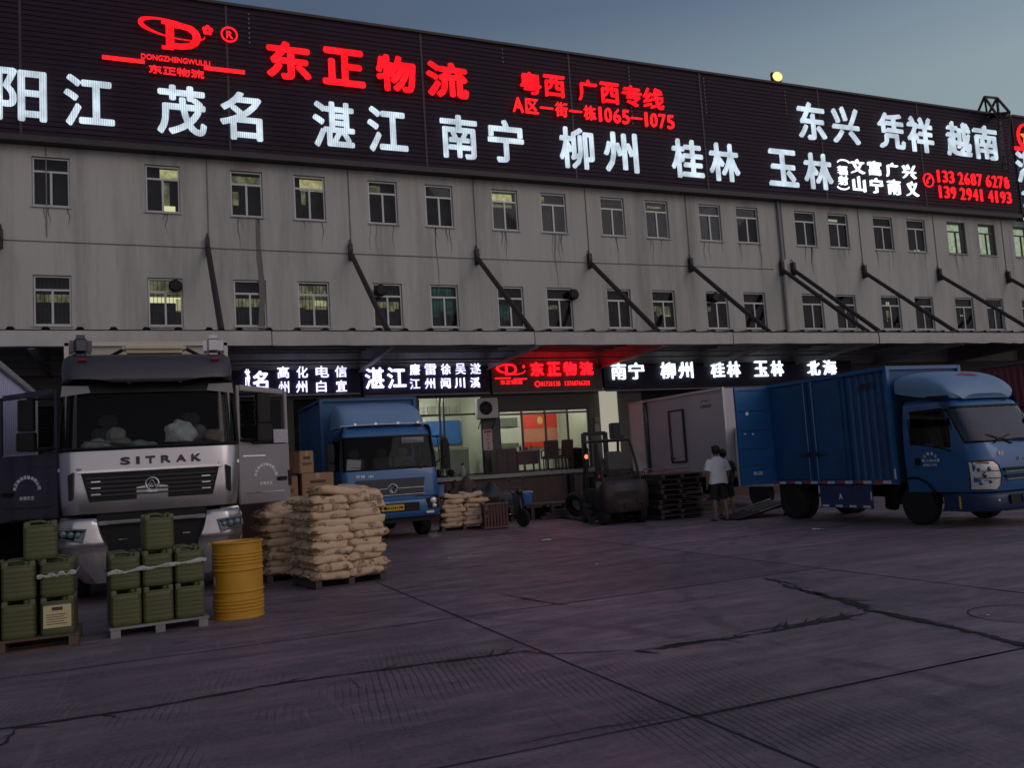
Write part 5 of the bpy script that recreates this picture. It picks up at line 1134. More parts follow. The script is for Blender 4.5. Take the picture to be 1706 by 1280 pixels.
for a, b in ((y0+1.25,y0+2.12),(y0+2.22,y0+3.38)):
    p = MB(); p.bb((-xw-.03,a,z0+.05),(-xw-.004,b,z1-.06)); d_ = p.build('side_door', M_bluebox, jm, bevel=.01)
    yy = b-.07 if a < y0+2 else a+.07
    q = MB(); q.tube([(-xw-.05,yy,z0+.02),(-xw-.05,yy,z1-.02)], .017, 6); q.build('lock_rod', M_blue, d_)
    q = MB(); q.bar((-xw-.065,yy,1.42),(-xw-.065,yy+(-.28 if a < y0+2 else .28)*-1*( -1),1.40),.03,.02); q.bb((-xw-.07,yy-.04,1.37),(-xw-.045,yy+.04,1.47)); q.build('lock_handle', M_steel, d_)
write('JMC', 'box_lettering', M_charcoal_shade, bx, (0,1,0,1), 0, .05, 0, .1, world=False, fn=lambda u,w,d: (-xw-.05-d, y0+.72-u*.42, 2.64+w*.14))
# rear leaf, hinged on the left rear post and thrown open
p = MB(); a, b = -xw-.06, -xw-.98; yl = y1+.03
p.bb((b,yl-.02,z0-.02),(a,yl+.02,z1+.02)); lf = p.build('rear_door', M_blue, jm, bevel=.008)
q = MB()
for z in (z0+.42,z0+.80,z0+1.22,z0+1.66): q.bb((b+.05,yl-.045,z),(a-.05,yl-.021,z+.035))
q.bb((b,yl-.05,z0-.02),(b+.06,yl-.021,z1+.02)); q.bb((a-.06,yl-.05,z0-.02),(a,yl-.021,z1+.02)); q.bb((b+.061,yl-.05,z1-.05),(a-.061,yl-.021,z1+.02)); q.bb((b+.061,yl-.05,z0-.02),(a-.061,yl-.021,z0+.05))
q.build('door_ribs', M_blue, lf, smooth=0)
q = MB()
for x, z in ((b+.3,2.42),(b+.2,1.96),(b+.42,1.95)): q.box((x,yl-.03,z),(.07,.02,.07) if z > 2 else (.035,.02,.035))
q.build('door_sticker', M_letterw, lf, smooth=0)
write('东正', 'door_lettering', M_letterw, lf, (b+.34,b+.62,z0+.2,z0+.28), yl-.024, .03, 0, 0, world=False)
# side guard, reflective tape, chassis, tail-lift
p = MB(); p.bb((-.97,2.55,.28),(-.94,4.05,.76)); sg = p.build('side_guard', mat('guard_blue',(0.03,0.055,0.14),rough=.5,var=.2,dirt=.4), jm, bevel=.01)
write('A', 'guard_lettering', M_letterw, sg, (0,1,0,1), 0, .03, 0, 0, world=False, fn=lambda u,w,d: (-.974-d, 3.45-u*.1, .46+w*.12))
p = MB(); q = MB()
for i in range(7):
    y = 2.0+i*.5; p.bb((-xw-.055,y,z0-.035),(-xw-.049,y+.2,z0+.02)); q.bb((-xw-.055,y+.21,z0-.035),(-xw-.049,y+.41,z0+.02))
for i in range(4): p.bb((-.978,2.62+i*.38,.30),(-.971,2.8+i*.38,.345))
p.bb((-.978,4.0,.3),(-.971,4.035,.5)); p.bb((-.978,4.0,.58),(-.971,4.035,.74)); p.bb((-.978,2.56,.45),(-.971,2.59,.62)); p.bb((-xw-.055,1.86,z0+.05),(-xw-.049,1.9,z0+.25))
p.build('reflective_tape', M_reflw, jm, smooth=0); q.build('red_tape', M_reflr, jm, smooth=0)
p = MB(); p.bb((-.38,.4,.48),(-.28,5.3,.68)); p.bb((.28,.4,.48),(.38,5.3,.68)); p.bb((-.7,2.2,.35),(-.42,2.5,.7)); p.tube([(-.6,2.35,.32),(-.5,2.6,.32)], .09, 8); p.bb((-.85,4.85,.36),(.85,5.0,.48)); p.bb((-.9,5.2,.45),(.9,5.36,.78)); p.build('chassis', M_black, jm)
p = MB(); p.bb((-.96,4.6,.3),(-.70,4.64,.8)); p.build('mud_flap', M_rubber, jm)
# ribbed steel ramp let down behind the open leaf
rp = thing('loading_ramp', 'grey ribbed steel loading ramp lying low behind the blue light truck', 'ramp', (13.35,16.95,0))
p = MB(); A = gnd(1205,872); B = gnd(1320,868)
p.add([(-.9,.3,.03),(.9,.6,.30),(.9,-.35,.32),(-.9,-.5,.03)], [(0,1,2,3)]); p.add([(-.9,.3,.0),(.9,.6,.26),(.9,-.35,.28),(-.9,-.5,.0)], [(3,2,1,0)]); p.build('ramp_plate', M_steel, rp, smooth=0)
p = MB()
for i in range(4): f = i/3; p.bar((-.3+.0,-.48+.8*f*.95,.155+.02*f),(.9,-.33+.9*f,.345),.035)
p.build('ramp_rib', M_greysteel, rp, smooth=0)
p = MB(); p.bar((.5,-.4,.0),(.9,-.36,.3),.06); p.bar((.5,.45,.0),(.9,.55,.3),.06); p.build('ramp_leg', M_steel, rp, smooth=0)

# ---- white refrigerated-style box truck behind it, backed to the dock
wt = thing('white_box_truck', 'plain white box truck backed to the dock, tinted pink by the red sign', 'truck', (16.12,18.75,0))
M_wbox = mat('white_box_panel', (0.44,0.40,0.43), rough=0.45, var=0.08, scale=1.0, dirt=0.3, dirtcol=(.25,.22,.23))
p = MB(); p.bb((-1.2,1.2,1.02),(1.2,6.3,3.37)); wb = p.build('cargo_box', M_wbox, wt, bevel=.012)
p = MB()
for z in (1.03,3.37): p.bar((-1.21,1.2,z),(-1.21,6.3,z),.07); p.bar((1.21,1.2,z),(1.21,6.3,z),.07)
for y in (1.2,6.3): p.bar((-1.21,y,1.0),(-1.21,y,3.4),.07); p.bar((1.21,y,1.0),(1.21,y,3.4),.07)
p.build('box_frame', M_alu, wt, smooth=0)
p = MB(); p.bb((-1.226,3.2,1.38),(-1.204,4.0,2.9)); sd = p.build('side_door', M_wbox, wt, bevel=.01)
p = MB()
for y in (3.19,4.01,3.93): p.bb((-1.235,y-.025,1.36),(-1.21,y+.025,2.93))
p.bb((-1.235,3.2,2.9),(-1.21,4.0,2.95)); p.bb((-1.235,3.2,1.33),(-1.21,4.0,1.38))
p.bb((-1.25,3.8,1.46),(-1.23,3.9,1.5)); p.tube([(-1.245,3.22,1.4),(-1.245,3.22,2.9)], .02, 6); p.build('door_gasket', mat('gasket_maroon',(0.05,0.02,0.03),rough=.7), sd, smooth=0)
p = MB(); p.bb((-1.26,5.22,1.04),(-1.205,5.32,3.33)); p.build('dark_upright', M_charcoal_shade, wt)  # dark upright strip ahead of the rear leaf
p = MB()
p.add([(-1.235,6.28,1.0),(-1.28,5.40,1.0),(-1.28,5.40,3.34),(-1.235,6.28,3.34)], [(0,1,2,3)]); p.add([(-1.215,6.28,1.0),(-1.25,5.40,1.0),(-1.25,5.40,3.34),(-1.215,6.28,3.34)], [(3,2,1,0)]); p.build('rear_door', M_white, wt, smooth=0)
write('JMC', 'box_lettering', M_charcoal_shade, wb, (0,1,0,1), 0, .05, 0, .1, world=False, fn=lambda u,w,d: (-1.206-d, 2.35-u*.5, 3.02+w*.1))
write('CARGO', 'box_lettering', M_charcoal_shade, wb, (0,1,0,1), 0, .05, 0, .1, world=False, fn=lambda u,w,d: (-1.206-d, 2.35-u*.55, 2.88+w*.1))
rowsW = [(.6,.05,1.0,.2),(1.0,0,1.02,.22),(1.4,.04,1.02,.22),(1.5,.08,1.02,.22),(1.8,.2,1.0,.2),(2.1,.32,.97,.2),(2.25,.45,.93,.2),(2.3,.7,.85,.2)]
def clsW(i, c, right):
    if 3 <= i <= 4 and c >= 6: return 'windscreen'
    if 3 <= i <= 4 and c in (2,3): return 'side_window'
    return 'cab_body'
GW, oW = cab(wt, [(z,y-.7,w,r) for z,y,w,r in rowsW], 1.1, [.85,.7,.2,-.1], [1,.5,0], clsW, {'cab_body':M_white,'windscreen':G_screen,'side_window':G_screen})
p = MB(); p.bb((-.42,-.5,.55),(.42,6.2,.8)); p.bb((-1.15,5.9,.5),(1.15,6.2,.95)); p.build('chassis', M_black, wt)
for s in (-1,1): wheel(wt, s*1.0, .3, .42, .22); wheel(wt, s*1.05, 4.7, .42, .22, True)

# ---- two trailers cut by the picture's edges
def trailer(nm, label, x, y, w, y1, z0, z1, m, frame):
    t_ = thing(nm, label, 'trailer', (x,y,0))
    p = MB()
    for s in (-1,1): p.loft(ribs_side(s*w, .05, y1-.05, z0, z1, .26, .05, s))
    p.add([(-w,.05,z0),(w,.05,z0),(w,.05,z1),(-w,.05,z1)], [(0,1,2,3)]); p.add([(-w,y1-.05,z0),(w,y1-.05,z0),(w,y1-.05,z1),(-w,y1-.05,z1)], [(0,1,2,3)])
    p.add([(-w,.05,z1),(w,.05,z1),(w,y1-.05,z1),(-w,y1-.05,z1)], [(0,1,2,3)]); p.add([(-w,.05,z0),(w,.05,z0),(w,y1-.05,z0),(-w,y1-.05,z0)], [(0,1,2,3)])
    p.build('cargo_box', m, t_, smooth=0)
    p = MB()
    for s in (-1,1):
        for z in (z0-.02,z1+.02): p.bar((s*(w+.015),0,z),(s*(w+.015),y1,z),.11)
        for yy in (.0,y1): p.bar((s*(w+.015),yy,z0-.08),(s*(w+.015),yy,z1+.07),.12)
    p.build('box_frame', frame, t_, smooth=0)
    p = MB(); p.bb((-.5,.2,z0-.3),(.5,y1-.2,z0-.08)); p.build('chassis', M_black, t_)
    for s in (-1,1):
        for yy in (y1-1.3,y1-2.6): wheel(t_, s*(w-.05), yy, .5, .26, True)
        l_ = MB(); l_.bb((s*.8-.06,2.4,.05),(s*.8+.06,2.52,z0)); l_.build('landing_leg', M_steel, t_)
    return t_
trailer('pale_trailer', 'pale bluish ribbed trailer side rising behind the open door at the left edge', -3.75, 12.5, 1.23, 11.2, 1.2, 4.0, mat('glow_tinted_trailer',(0.56,0.57,0.80),rough=.5,var=.12), M_alu)  # a sign's bluish glow is put into this trailer's base colour
trailer('maroon_trailer', 'dark maroon box trailer behind the cab at the right edge', 30.3, 13.0, 1.25, 10.0, 1.3, 4.1, mat('maroon_trailer_paint',(0.14,0.022,0.045),rough=.5,var=.15), mat('trailer_frame_dark',(0.06,0.05,0.06),rough=.5))
# ------------------------------------------------------------------ sacks on pallets
def sack_material():
    m = mat('sack_paper', (0.60,0.425,0.275), rough=0.8, var=0.18, scale=3, bump=0.4, dirt=0.35, dirtcol=(0.36,0.24,0.15))
    t = m.node_tree; n = t.nodes; l = t.links; b = n['Principled BSDF']
    src = b.inputs['Base Color'].links[0].from_socket
    tc = n.new('ShaderNodeTexCoord'); oi = n.new('ShaderNodeObjectInfo'); ad = n.new('ShaderNodeVectorMath'); sc = n.new('ShaderNodeVectorMath'); sc.operation = 'SCALE'
    sc.inputs[0].default_value = (9,5,7); l.new(oi.outputs['Random'], sc.inputs['Scale']); l.new(tc.outputs['Object'], ad.inputs[0]); l.new(sc.outputs[0], ad.inputs[1])
    vo = n.new('ShaderNodeTexVoronoi'); vo.inputs['Scale'].default_value = 5.5; l.new(ad.outputs[0], vo.inputs['Vector'])
    nz = n.new('ShaderNodeTexNoise'); nz.inputs['Scale'].default_value = 70; nz.inputs['Detail'].default_value = 2; l.new(ad.outputs[0], nz.inputs[0])
    a = n.new('ShaderNodeMapRange'); l.new(vo.outputs['Distance'], a.inputs[0]); a.inputs['From Min'].default_value = .36; a.inputs['From Max'].default_value = .28
    c = n.new('ShaderNodeMapRange'); l.new(nz.outputs['Fac'], c.inputs[0]); c.inputs['From Min'].default_value = .45; c.inputs['From Max'].default_value = .55
    p = n.new('ShaderNodeMath'); p.operation = 'MULTIPLY'; l.new(a.outputs[0], p.inputs[0]); l.new(c.outputs[0], p.inputs[1])
    q = n.new('ShaderNodeMath'); q.operation = 'MULTIPLY'; l.new(p.outputs[0], q.inputs[0]); q.inputs[1].default_value = .95
    mx = n.new('ShaderNodeMix'); mx.data_type = 'RGBA'; l.new(q.outputs[0], mx.inputs[0]); l.new(src, mx.inputs[6]); mx.inputs[7].default_value = (0.06,0.022,0.018,1)
    l.new(mx.outputs[2], b.inputs['Base Color']); return m
M_sack = sack_material()
def sack_mesh(seed, a, b, h):
    rnd = random.Random(seed); nu, nv = 36, 14; mb = MB(); ph = [rnd.uniform(0,6.3) for _ in range(10)]
    sg = lambda v, e: math.copysign(abs(v)**e, v)
    for i in range(nv+1):
        t = PI*i/nv-PI/2
        for j in range(nu):
            u = 2*PI*j/nu; cx = sg(math.cos(u),.30); cy = sg(math.sin(u),.34); ct = abs(math.cos(t))**.24
            x = a*cx*ct; y = b*cy*ct; e = min(1,abs(x)/a)
            z = h*sg(math.sin(t),.55)*(1-.30*e**6-.10*(abs(y)/b)**6)
            z += .012*math.sin(x*17+ph[0])*math.sin(y*14+ph[1])+.006*math.sin(x*41+y*23+ph[2])
            x += .012*math.sin(y*16+ph[3])+.01*math.sin(z*50+ph[4]); y += .016*math.sin(x*13+ph[5])+.009*math.sin(z*60+x*20+ph[6])
            mb.v.append(Vector((x,y,z)))
    for i in range(nv):
        for j in range(nu): p = i*nu+j; q = i*nu+(j+1)%nu; mb.f.append((p,q,q+nu,p+nu))
    for s in (-1,1):                                    # sewn end flaps
        k = len(mb.v); m = 9
        for i in range(m+1):
            y = (i/m-.5)*b*1.75; w = .014*math.sin(i*2.1+ph[7]); mb.v += [Vector((s*a*.94,y,w*.4)), Vector((s*(a+.035+.012*math.sin(i*1.7+ph[8])),y*.96,w-.012))]
        for i in range(m): q = k+2*i; mb.f.append((q,q+1,q+3,q+2))
    return mb
ORD = ['bottom','second','third','fourth','fifth','sixth','seventh','eighth','ninth','tenth','eleventh','twelfth','thirteenth']
SACKS = {}
def sack_meshes(a, b, h):
    k = (a,b,h)
    if k not in SACKS:
        SACKS[k] = []
        for s in range(5):
            o = sack_mesh(s*7+3, a, b, h).build('sack', M_sack, None, smooth=60); SACKS[k].append(o)
    return SACKS[k]
used = set()
def put_sack(proto, loc, rz, tilt, label, group):
    if proto.name in used: o = proto.copy(); COL.objects.link(o)
    else: o = proto; used.add(proto.name)
    o.location = loc; o.rotation_euler = (tilt[0],tilt[1],rz); return tag(o, label, 'sack', group)
def pallet(nm, label, x, y, w, d, rz, m=None, group='wooden pallets'):
    t_ = thing(nm, label, 'pallet', (x,y,0), rz, group); m = m or M_wood
    p = MB(); n_ = 7
    for i in range(n_): xx = -d/2+d*(i+.5)/n_; p.bb((-w/2,xx-d/n_*.41,.115),(w/2,xx+d/n_*.41,.137))
    p.build('deck_boards', m, t_, smooth=0)
    for i in (-1,0,1):
        p = MB(); p.bb((i*(w/2-.05)-.045,-d/2,.022),(i*(w/2-.05)+.045,d/2,.114)); p.build('stringer', m, t_, smooth=0)
    p = MB()
    for i in (-1,0,1): p.bb((-w/2,i*(d/2-.06)-.05,.0),(w/2,i*(d/2-.06)+.05,.0215))
    p.build('bottom_boards', m, t_, smooth=0); return t_
def sack_stack(cx, cy, rz, layers, lay_h, who, group, z0=.137, seed=1, w=1.1, d=1.02):
    rnd = random.Random(seed); c, s = math.cos(rz), math.sin(rz)
    for L_ in range(layers):
        top = L_ == layers-1; lo = 'top' if top else ORD[L_]
        sp = .08 if L_ % 2 else -.06; lean = .012*math.sin(L_*.9+seed)
        cells = [(-1,-1,'front left'),(1,-1,'front right'),(-1,1,'back left'),(1,1,'back right')]
        for ix, iy, nm in cells:
            if top and ix == -1 and iy == 1: continue
            wid = (w/2+sp*ix*-1); x = (-w/2+wid/2 if ix < 0 else w/2-wid/2)
            P = sack_meshes(.29,.275,.07); o = P[rnd.randrange(5)]
            x += rnd.uniform(-.012,.012)+lean*.6; y = iy*d/4+rnd.uniform(-.02,.02)+(-.02 if iy < 0 else .02)
            z = z0+lay_h*(L_+.5)+rnd.uniform(-.008,.008)
            if top: x *= .82; y += .05; z += .005
            tl = (rnd.uniform(-.05,.05)+(.10 if top else 0),rnd.uniform(-.05,.05)+(ix*.16 if top else 0))
            put_sack(o, (cx+x*c-y*s, cy+x*s+y*c, z), rz+rnd.uniform(-.045,.045)+(PI if rnd.random() < .5 else 0), tl, f'tan paper sack, {nm} of the {lo} layer, {who}', group)
A = gnd(525,985); B = gnd(648,968); rzA = math.atan2(B.y-A.y,B.x-A.x)
mid = (A+B)/2; nb = Vector((-math.sin(rzA),math.cos(rzA),0)); cA = mid+nb*.53
pallet('pallet', 'dark wooden pallet under the tall front stack of tan sacks', cA.x, cA.y, 1.10, 1.0, rzA, M_greywood)
sack_stack(cA.x, cA.y, rzA, 12, .106, 'tall front stack', 'sacks in the tall front stack', seed=4)
cB = Vector((2.20,14.62,0)); rzB = R(4)
pallet('pallet', 'wooden pallet in shadow under the sacks and cartons beside the silver truck', cB.x, cB.y, 1.16, 1.06, rzB)
sack_stack(cB.x, cB.y, rzB, 10, .108, 'shaded stack under the cartons', 'sacks in the shaded stack', seed=9)
cC = gnd(781,884)+Vector((.05,.55,0))
pallet('pallet', 'wooden pallet under the low sack stack right of the blue box truck', cC.x, cC.y, 1.2, 1.0, R(-14))
sack_stack(cC.x, cC.y, R(-14), 7, .108, 'low stack by the blue box truck', 'sacks in the low stack', seed=15, w=1.15)
# cartons on the shaded stack
M_card = mat('carton_board', (0.27,0.16,0.085), rough=0.8, var=0.12, scale=3, dirt=.2, dirtcol=(.18,.1,.05))
M_print = mat('carton_print', (0.07,0.04,0.025), rough=0.8, var=0.3)
M_tape = mat('carton_tape', (0.33,0.24,0.14), rough=0.3, var=0.1)
def carton(x, y, z, w, d, h, rz, label):
    t_ = thing('carton', label, 'carton', (x,y,z), rz, 'brown cartons on the shaded sacks')
    p = MB(); p.bb((-w/2,-d/2,0),(w/2,d/2,h)); p.build('box_body', M_card, t_, bevel=.008)
    p = MB(); p.bb((-w/2,-.025,h+.0005),(w/2,.025,h+.0015)); p.bb((-.03,-d/2-.0015,h-.09),(.03,-d/2-.0005,h)); p.build('tape', M_tape, t_, smooth=0)
    p = MB()
    for k_, (zz, ww) in enumerate(((.62,.5),(.42,.7),(.36,.6))): p.bb((-w*ww/2,-d/2-.0017,h*zz),(w*ww/2,-d/2-.0006,h*zz+ (.05 if k_ == 0 else .018)))
    p.build('print', M_print, t_, smooth=0)
    return t_
zt = .137+10*.108+.005
c1 = at(527,830,15.0); carton(c1.x+.0, 15.05, zt, .54, .42, .45, R(3), 'large brown carton with printed lines on the sacks, lower right of the cartons')
carton(c1.x-.52, 15.08, zt, .42, .42, .42, R(-3), 'brown carton half hidden by the truck door, lower left of the cartons')
carton(c1.x-.26, 15.06, zt+.455, .34, .36, .38, R(38), 'small brown carton turned corner-on on top of the other cartons')
# ------------------------------------------------------------------ green jerrycans on pallets
M_jer = mat('green_jerrycan', (0.066,0.073,0.020), rough=0.5, var=0.14, scale=3, dirt=0.35, dirtcol=(0.05,0.055,0.025))
M_cap = mat('jerrycan_cap', (0.07,0.09,0.03), rough=0.45, var=0.1)
def rr(w, d, r, n=3):
    pts = []
    for cx, cy, a0 in ((w-r,d-r,0),(-w+r,d-r,PI/2),(-w+r,-d+r,PI),(w-r,-d+r,1.5*PI)):
        for i in range(n+1): a = a0+PI/2*i/n; pts.append((cx+r*math.cos(a),cy+r*math.sin(a)))
    return pts
def jerrycan(label, group):
    t_ = thing('jerrycan', label, 'jerrycan', (0,0,0), 0, group); W_, D_ = .16, .145
    prof = [(0,.93,.04),(.012,.975,.05),(.03,1,.05)]
    for i in range(5): z = .07+.048*i; prof += [(z,1,.05),(z+.006,.992,.05),(z+.012,1,.05)]
    prof += [(.325,1,.05),(.332,.975,.05),(.338,1,.05),(.35,.985,.05),(.354,.9,.05),(.340,.86,.05),(.338,.6,.05)]
    p = MB(); p.loft([[(x,y,z) for x,y in rr(W_*k,D_*k,r)] for z,k,r in prof], closed=True, caps=True); p.build('body', M_jer, t_, smooth=28)
    p = MB(); p.tube([(-.125,.0,.335),(-.115,.0,.375),(-.09,.0,.388),(.0,.0,.390),(.04,.0,.380),(.055,.0,.335)], .017, 8)
    for a in (-1,1):
        for b in (-1,1): p.loft([[(a*.125+x,b*.11+y,z) for x,y in rr(.03*k,.03*k,.012)] for z,k in ((.33,1),(.382,1),(.393,.8))], closed=True, caps=True)
    p.build('handle', M_jer, t_)
    p = MB(); p.lathe([(.012,.335),(.034,.335),(.036,.34),(.036,.382),(.03,.39),(.01,.39)], 14, Matrix.Translation((.075,-.085,0))); p.build('cap', M_cap, t_)
    return t_
jproto = [None]
def put_can(x, y, z, rz, label, group):
    if jproto[0] is None: jproto[0] = jerrycan(label, group); o = jproto[0]; o.location = (x,y,z); o.rotation_euler = (0,0,rz)
    else: o = dup(jproto[0], (x,y,z), rz, label)
    o['group'] = group; o.matrix_world = Matrix.Translation((x,y,z)) @ Matrix.Rotation(rz,4,'Z'); return o
def can_pallet(fl, fr, ncol, who, group, px, pt, topcol, deep=2):
    rz = math.atan2(fr.y-fl.y, fr.x-fl.x); c, s = math.cos(rz), math.sin(rz)
    W = lambda u, v: (fl.x+u*c-v*s, fl.y+u*s+v*c)
    names = {3:['left','middle','right'],4:['outer left','left','middle','right']}[ncol]
    for lv in range(2):
        for k_ in range(ncol):
            for dp in range(deep):
                u = px*(k_+.5)+random.uniform(-.008,.008); v = .16+dp*.30+random.uniform(-.01,.01); x, y = W(u, v)
                put_can(x, y, pt+lv*.397, rz+random.uniform(-.05,.05), f'green jerrycan, {names[k_]} of the {"front" if dp == 0 else "back"} row, {"lower" if lv == 0 else "upper"} tier, {who}', group)
    x, y = W(px*(topcol+.5), .17); put_can(x, y, pt+.794, rz+R(4), f'single green jerrycan on top of the others, {who}', group)
    return rz, W
fl, fr = gnd(183,1066), gnd(341,1044)
rz2, W2 = can_pallet(fl, fr, 3, 'pallet beside the drum', 'jerrycans on the pallet near the drum', .335, .115, 1.05)
def light_pallet(fl, W, w, d, rz, label):
    x, y = W(w/2, d/2); t_ = thing('pallet', label, 'pallet', (x,y,0), rz, 'pallets of jerrycans')
    p = MB(); p.bb((-w/2,-d/2,.085),(w/2,d/2,.112)); p.build('deck', M_greysteel, t_, smooth=0)
    for a in (-1,0,1):
        for b in (-1,1): p = MB(); p.bb((a*(w/2-.06)-.05,b*(d/2-.06)-.05,0),(a*(w/2-.06)+.05,b*(d/2-.06)+.05,.084)); p.build('foot', M_greysteel, t_, smooth=0)
    return t_
light_pallet(fl, W2, 1.03, .68, rz2, 'pale grey flat pallet on small feet under the wrapped jerrycans near the drum')
fr1 = gnd(130,1077); fl1 = fr1+Vector((-1.42,-.02,0))
rz1, W1 = can_pallet(fl1, fr1, 4, 'leftmost pallet', 'jerrycans on the leftmost pallet', .352, .137, 2.55)
x, y = W1(.71,.36); pallet('pallet', 'brown wooden pallet under the leftmost jerrycans', x, y, 1.44, .74, rz1)
# clear stretch wrap strips pulled round the upper tier
M_wrap = mat('stretch_wrap', (0.5,0.5,0.46), rough=0.15, metal=0.6, var=0.5, scale=18, bump=.8)
def wrap(W, u0, u1, d, z, nm_label, hgt=.035, dz=.05):
    t_ = None; p = MB(); pts = [(u0-.012,d),(u0-.012,-.005),(u1+.012,-.005),(u1+.012,d)]; rows = []
    for (a, b), (a2, b2) in zip(pts, pts[1:]):
        for i in range(12):
            f = i/12; x, y = W(a+(a2-a)*f, b+(b2-b)*f); zz = z+dz*((a+(a2-a)*f)-u0)+.008*math.sin(i*2.3+a*9); k_ = hgt*(1+.5*math.sin(i*1.9+b))
            ox, oy = W(a+(a2-a)*f+ (0 if abs(b2-b) < .01 else math.copysign(.006,a-.5)), b+(b2-b)*f-(.006 if abs(b2-b) < .01 else 0))
            rows.append(((x,y,zz),(ox,oy,zz+k_*.5),(x,y,zz+k_)))
    p.loft(rows); o = p.build('stretch_wrap', M_wrap, None, smooth=20); return tag(o, nm_label, 'stretch wrap', 'wrap round the jerrycans')
wrap(W2, 0, 1.005, .62, .115+.397+.17, 'crinkled shiny wrap strip round the upper jerrycans near the drum')
wrap(W1, 1.06, 1.40, .62, .137+.397+.2, 'narrow shiny wrap strip round one jerrycan at the leftmost pallet')
x, y = W1(.352*3.5,-.0); lb = thing('paper_label', 'cream printed label stuck to a lower jerrycan at the leftmost pallet', 'label', (x,y,.137+.08), rz1)
p = MB(); p.bb((-.13,-.006,0),(.13,-.002,.23)); p.build('sheet', mat('label_cream',(0.5,0.42,0.24),rough=.7,var=.15), lb, smooth=0)
p = MB(); p.bb((-.05,-.0075,.175),(.05,-.0062,.21))
for i in range(5): p.bb((-.10,-.0075,.035+.024*i),(.09-.03*(i%2),-.0062,.042+.024*i))
p.build('print', M_print, lb, smooth=0)
# ------------------------------------------------------------------ yellow drum
dc = (gnd(358,1035)+gnd(437,1030))/2+Vector((.03,.24,0))
dr = thing('oil_drum', 'yellow ribbed steel drum standing right of the jerrycans', 'drum', (dc.x,dc.y,0))
r0 = .288; pr = [(r0-.02,.012),(r0+.006,.0),(r0+.008,.012),(r0,.022)]
for z in (.10,.14,.18,.22): pr += [(r0,z-.014),(r0+.010,z-.004),(r0+.010,z+.004),(r0,z+.014)]
pr += [(r0,.30),(r0+.013,.312),(r0+.013,.322),(r0,.335),(r0,.55),(r0+.013,.565),(r0+.013,.575),(r0,.588)]
for z in (.64,.68,.72,.76): pr += [(r0,z-.014),(r0+.010,z-.004),(r0+.010,z+.004),(r0,z+.014)]
pr += [(r0,.875),(r0+.008,.885),(r0+.008,.897),(r0-.004,.90),(r0-.014,.894),(r0-.02,.878),(.02,.872)]
M_drum = mat('yellow_drum_paint', (0.50,0.245,0.012), rough=0.38, var=0.08, scale=2, dirt=.55, dirtcol=(.20,.10,.02), coat=.2)
p = MB(); p.lathe(pr, 48); p.build('drum_shell', M_drum, dr, smooth=30)
p = MB(); p.lathe([(.01,.874),(.03,.874),(.03,.9),(.01,.9)], 14, Matrix.Translation((.15,-.08,0))); p.build('bung', M_drum, dr)
p = MB(); p.lathe([(r0+.012,.876),(r0+.018,.884),(r0+.018,.896),(r0+.012,.902)], 48); p.f = [f for f in p.f if len(f) == 4]; q = MB(); q.bb((-r0-.045,-.06,.87),(-r0-.008,.02,.90)); p.add(q.v, q.f); p.build('clamp_ring', M_drum, dr)
p = MB(); p.add([((r0+.004)*math.cos(a),(r0+.004)*math.sin(a),z) for a in (R(196),R(204)) for z in (.40,.5)], [(0,1,3,2)]); p.build('drum_sticker', M_letterw, dr, smooth=0)

# ------------------------------------------------------------------ forklift seen from behind
fk = thing('forklift', 'dark worn forklift seen from behind with chipped paint and a red beacon', 'forklift', (gnd(1035,876).x+.24, gnd(1035,876).y+.05, 0), R(-10))
M_fork = mat('forklift_paint', (0.028,0.013,0.013), rough=0.55, var=0.3, scale=3, dirt=0.8, dirtcol=(0.11,0.085,0.08)); M_fk2 = mat('forklift_dark', (0.010,0.009,0.009), rough=.6, var=.3)
p = MB(); rows = []
for z, w, y, r in ((.30,.52,.10,.1),(.42,.60,.02,.16),(.78,.62,.0,.18),(.98,.60,.04,.18),(1.05,.54,.12,.16)):
    k = [(x,yy) for x,yy in rr(w,.32,r,4)]; rows.append([(x,yy+.32+y,z) for x,yy in k])
p.loft(rows, closed=True, caps=True); p.build('counterweight', M_fork, fk)
p = MB(); p.bb((-.3,-.004,.62),(.3,.05,.80)); p.bb((-.08,-.03,.42),(.08,.06,.52)); p.bb((.25,-.02,.5),(.45,.06,.58)); p.build('rear_grille', M_fk2, fk)
p = MB(); p.bb((-.5,.66,.25),(.5,1.9,.85)); p.bb((-.48,.45,1.02),(.48,1.0,1.15)); p.build('chassis', M_fk2, fk, bevel=.02)
p = MB(); p.box((0,.95,1.25),(.46,.46,.14)); p.box((0,.72,1.52),(.46,.12,.5),(-.12,0,0)); p.build('driver_seat', M_seat, fk, bevel=.04)
for s in (-1,1):
    p = MB(); p.tube([(s*.48,.3,1.0),(s*.46,.45,1.5),(s*.44,.75,2.05)], .035, 6); p.build('rear_post', M_fk2, fk)
    p = MB(); p.tube([(s*.48,1.85,.85),(s*.45,1.6,2.05)], .035, 6); p.build('front_post', M_fk2, fk)
    p = MB(); p.bar((s*.30,2.15,.12),(s*.30,2.15,2.3),.10,.14); p.build('mast_rail', M_fk2, fk)
    p = MB(); p.bar((s*.25,2.25,.1),(s*.25,3.2,.08),.1,.04); p.build('fork', M_steel, fk)
    wheel(fk, s*.56, .42, .27, .17); wheel(fk, s*.58, 1.75, .33, .22)
    p = MB(); p.box((s*.54,.40,1.18),(.05,.12,.09)); p.build('tail_lamp', M_redlens, fk, bevel=.01)
p = MB(); p.tube([(-.44,.75,2.05),(-.45,1.6,2.05),(.45,1.6,2.05),(.44,.75,2.05),(-.44,.75,2.05)], .035, 6)
for i in range(5): p.bar((-.42,.88+.16*i,2.06),(.42,.88+.16*i,2.06),.04,.02)
p.build('overhead_guard', M_fk2, fk)
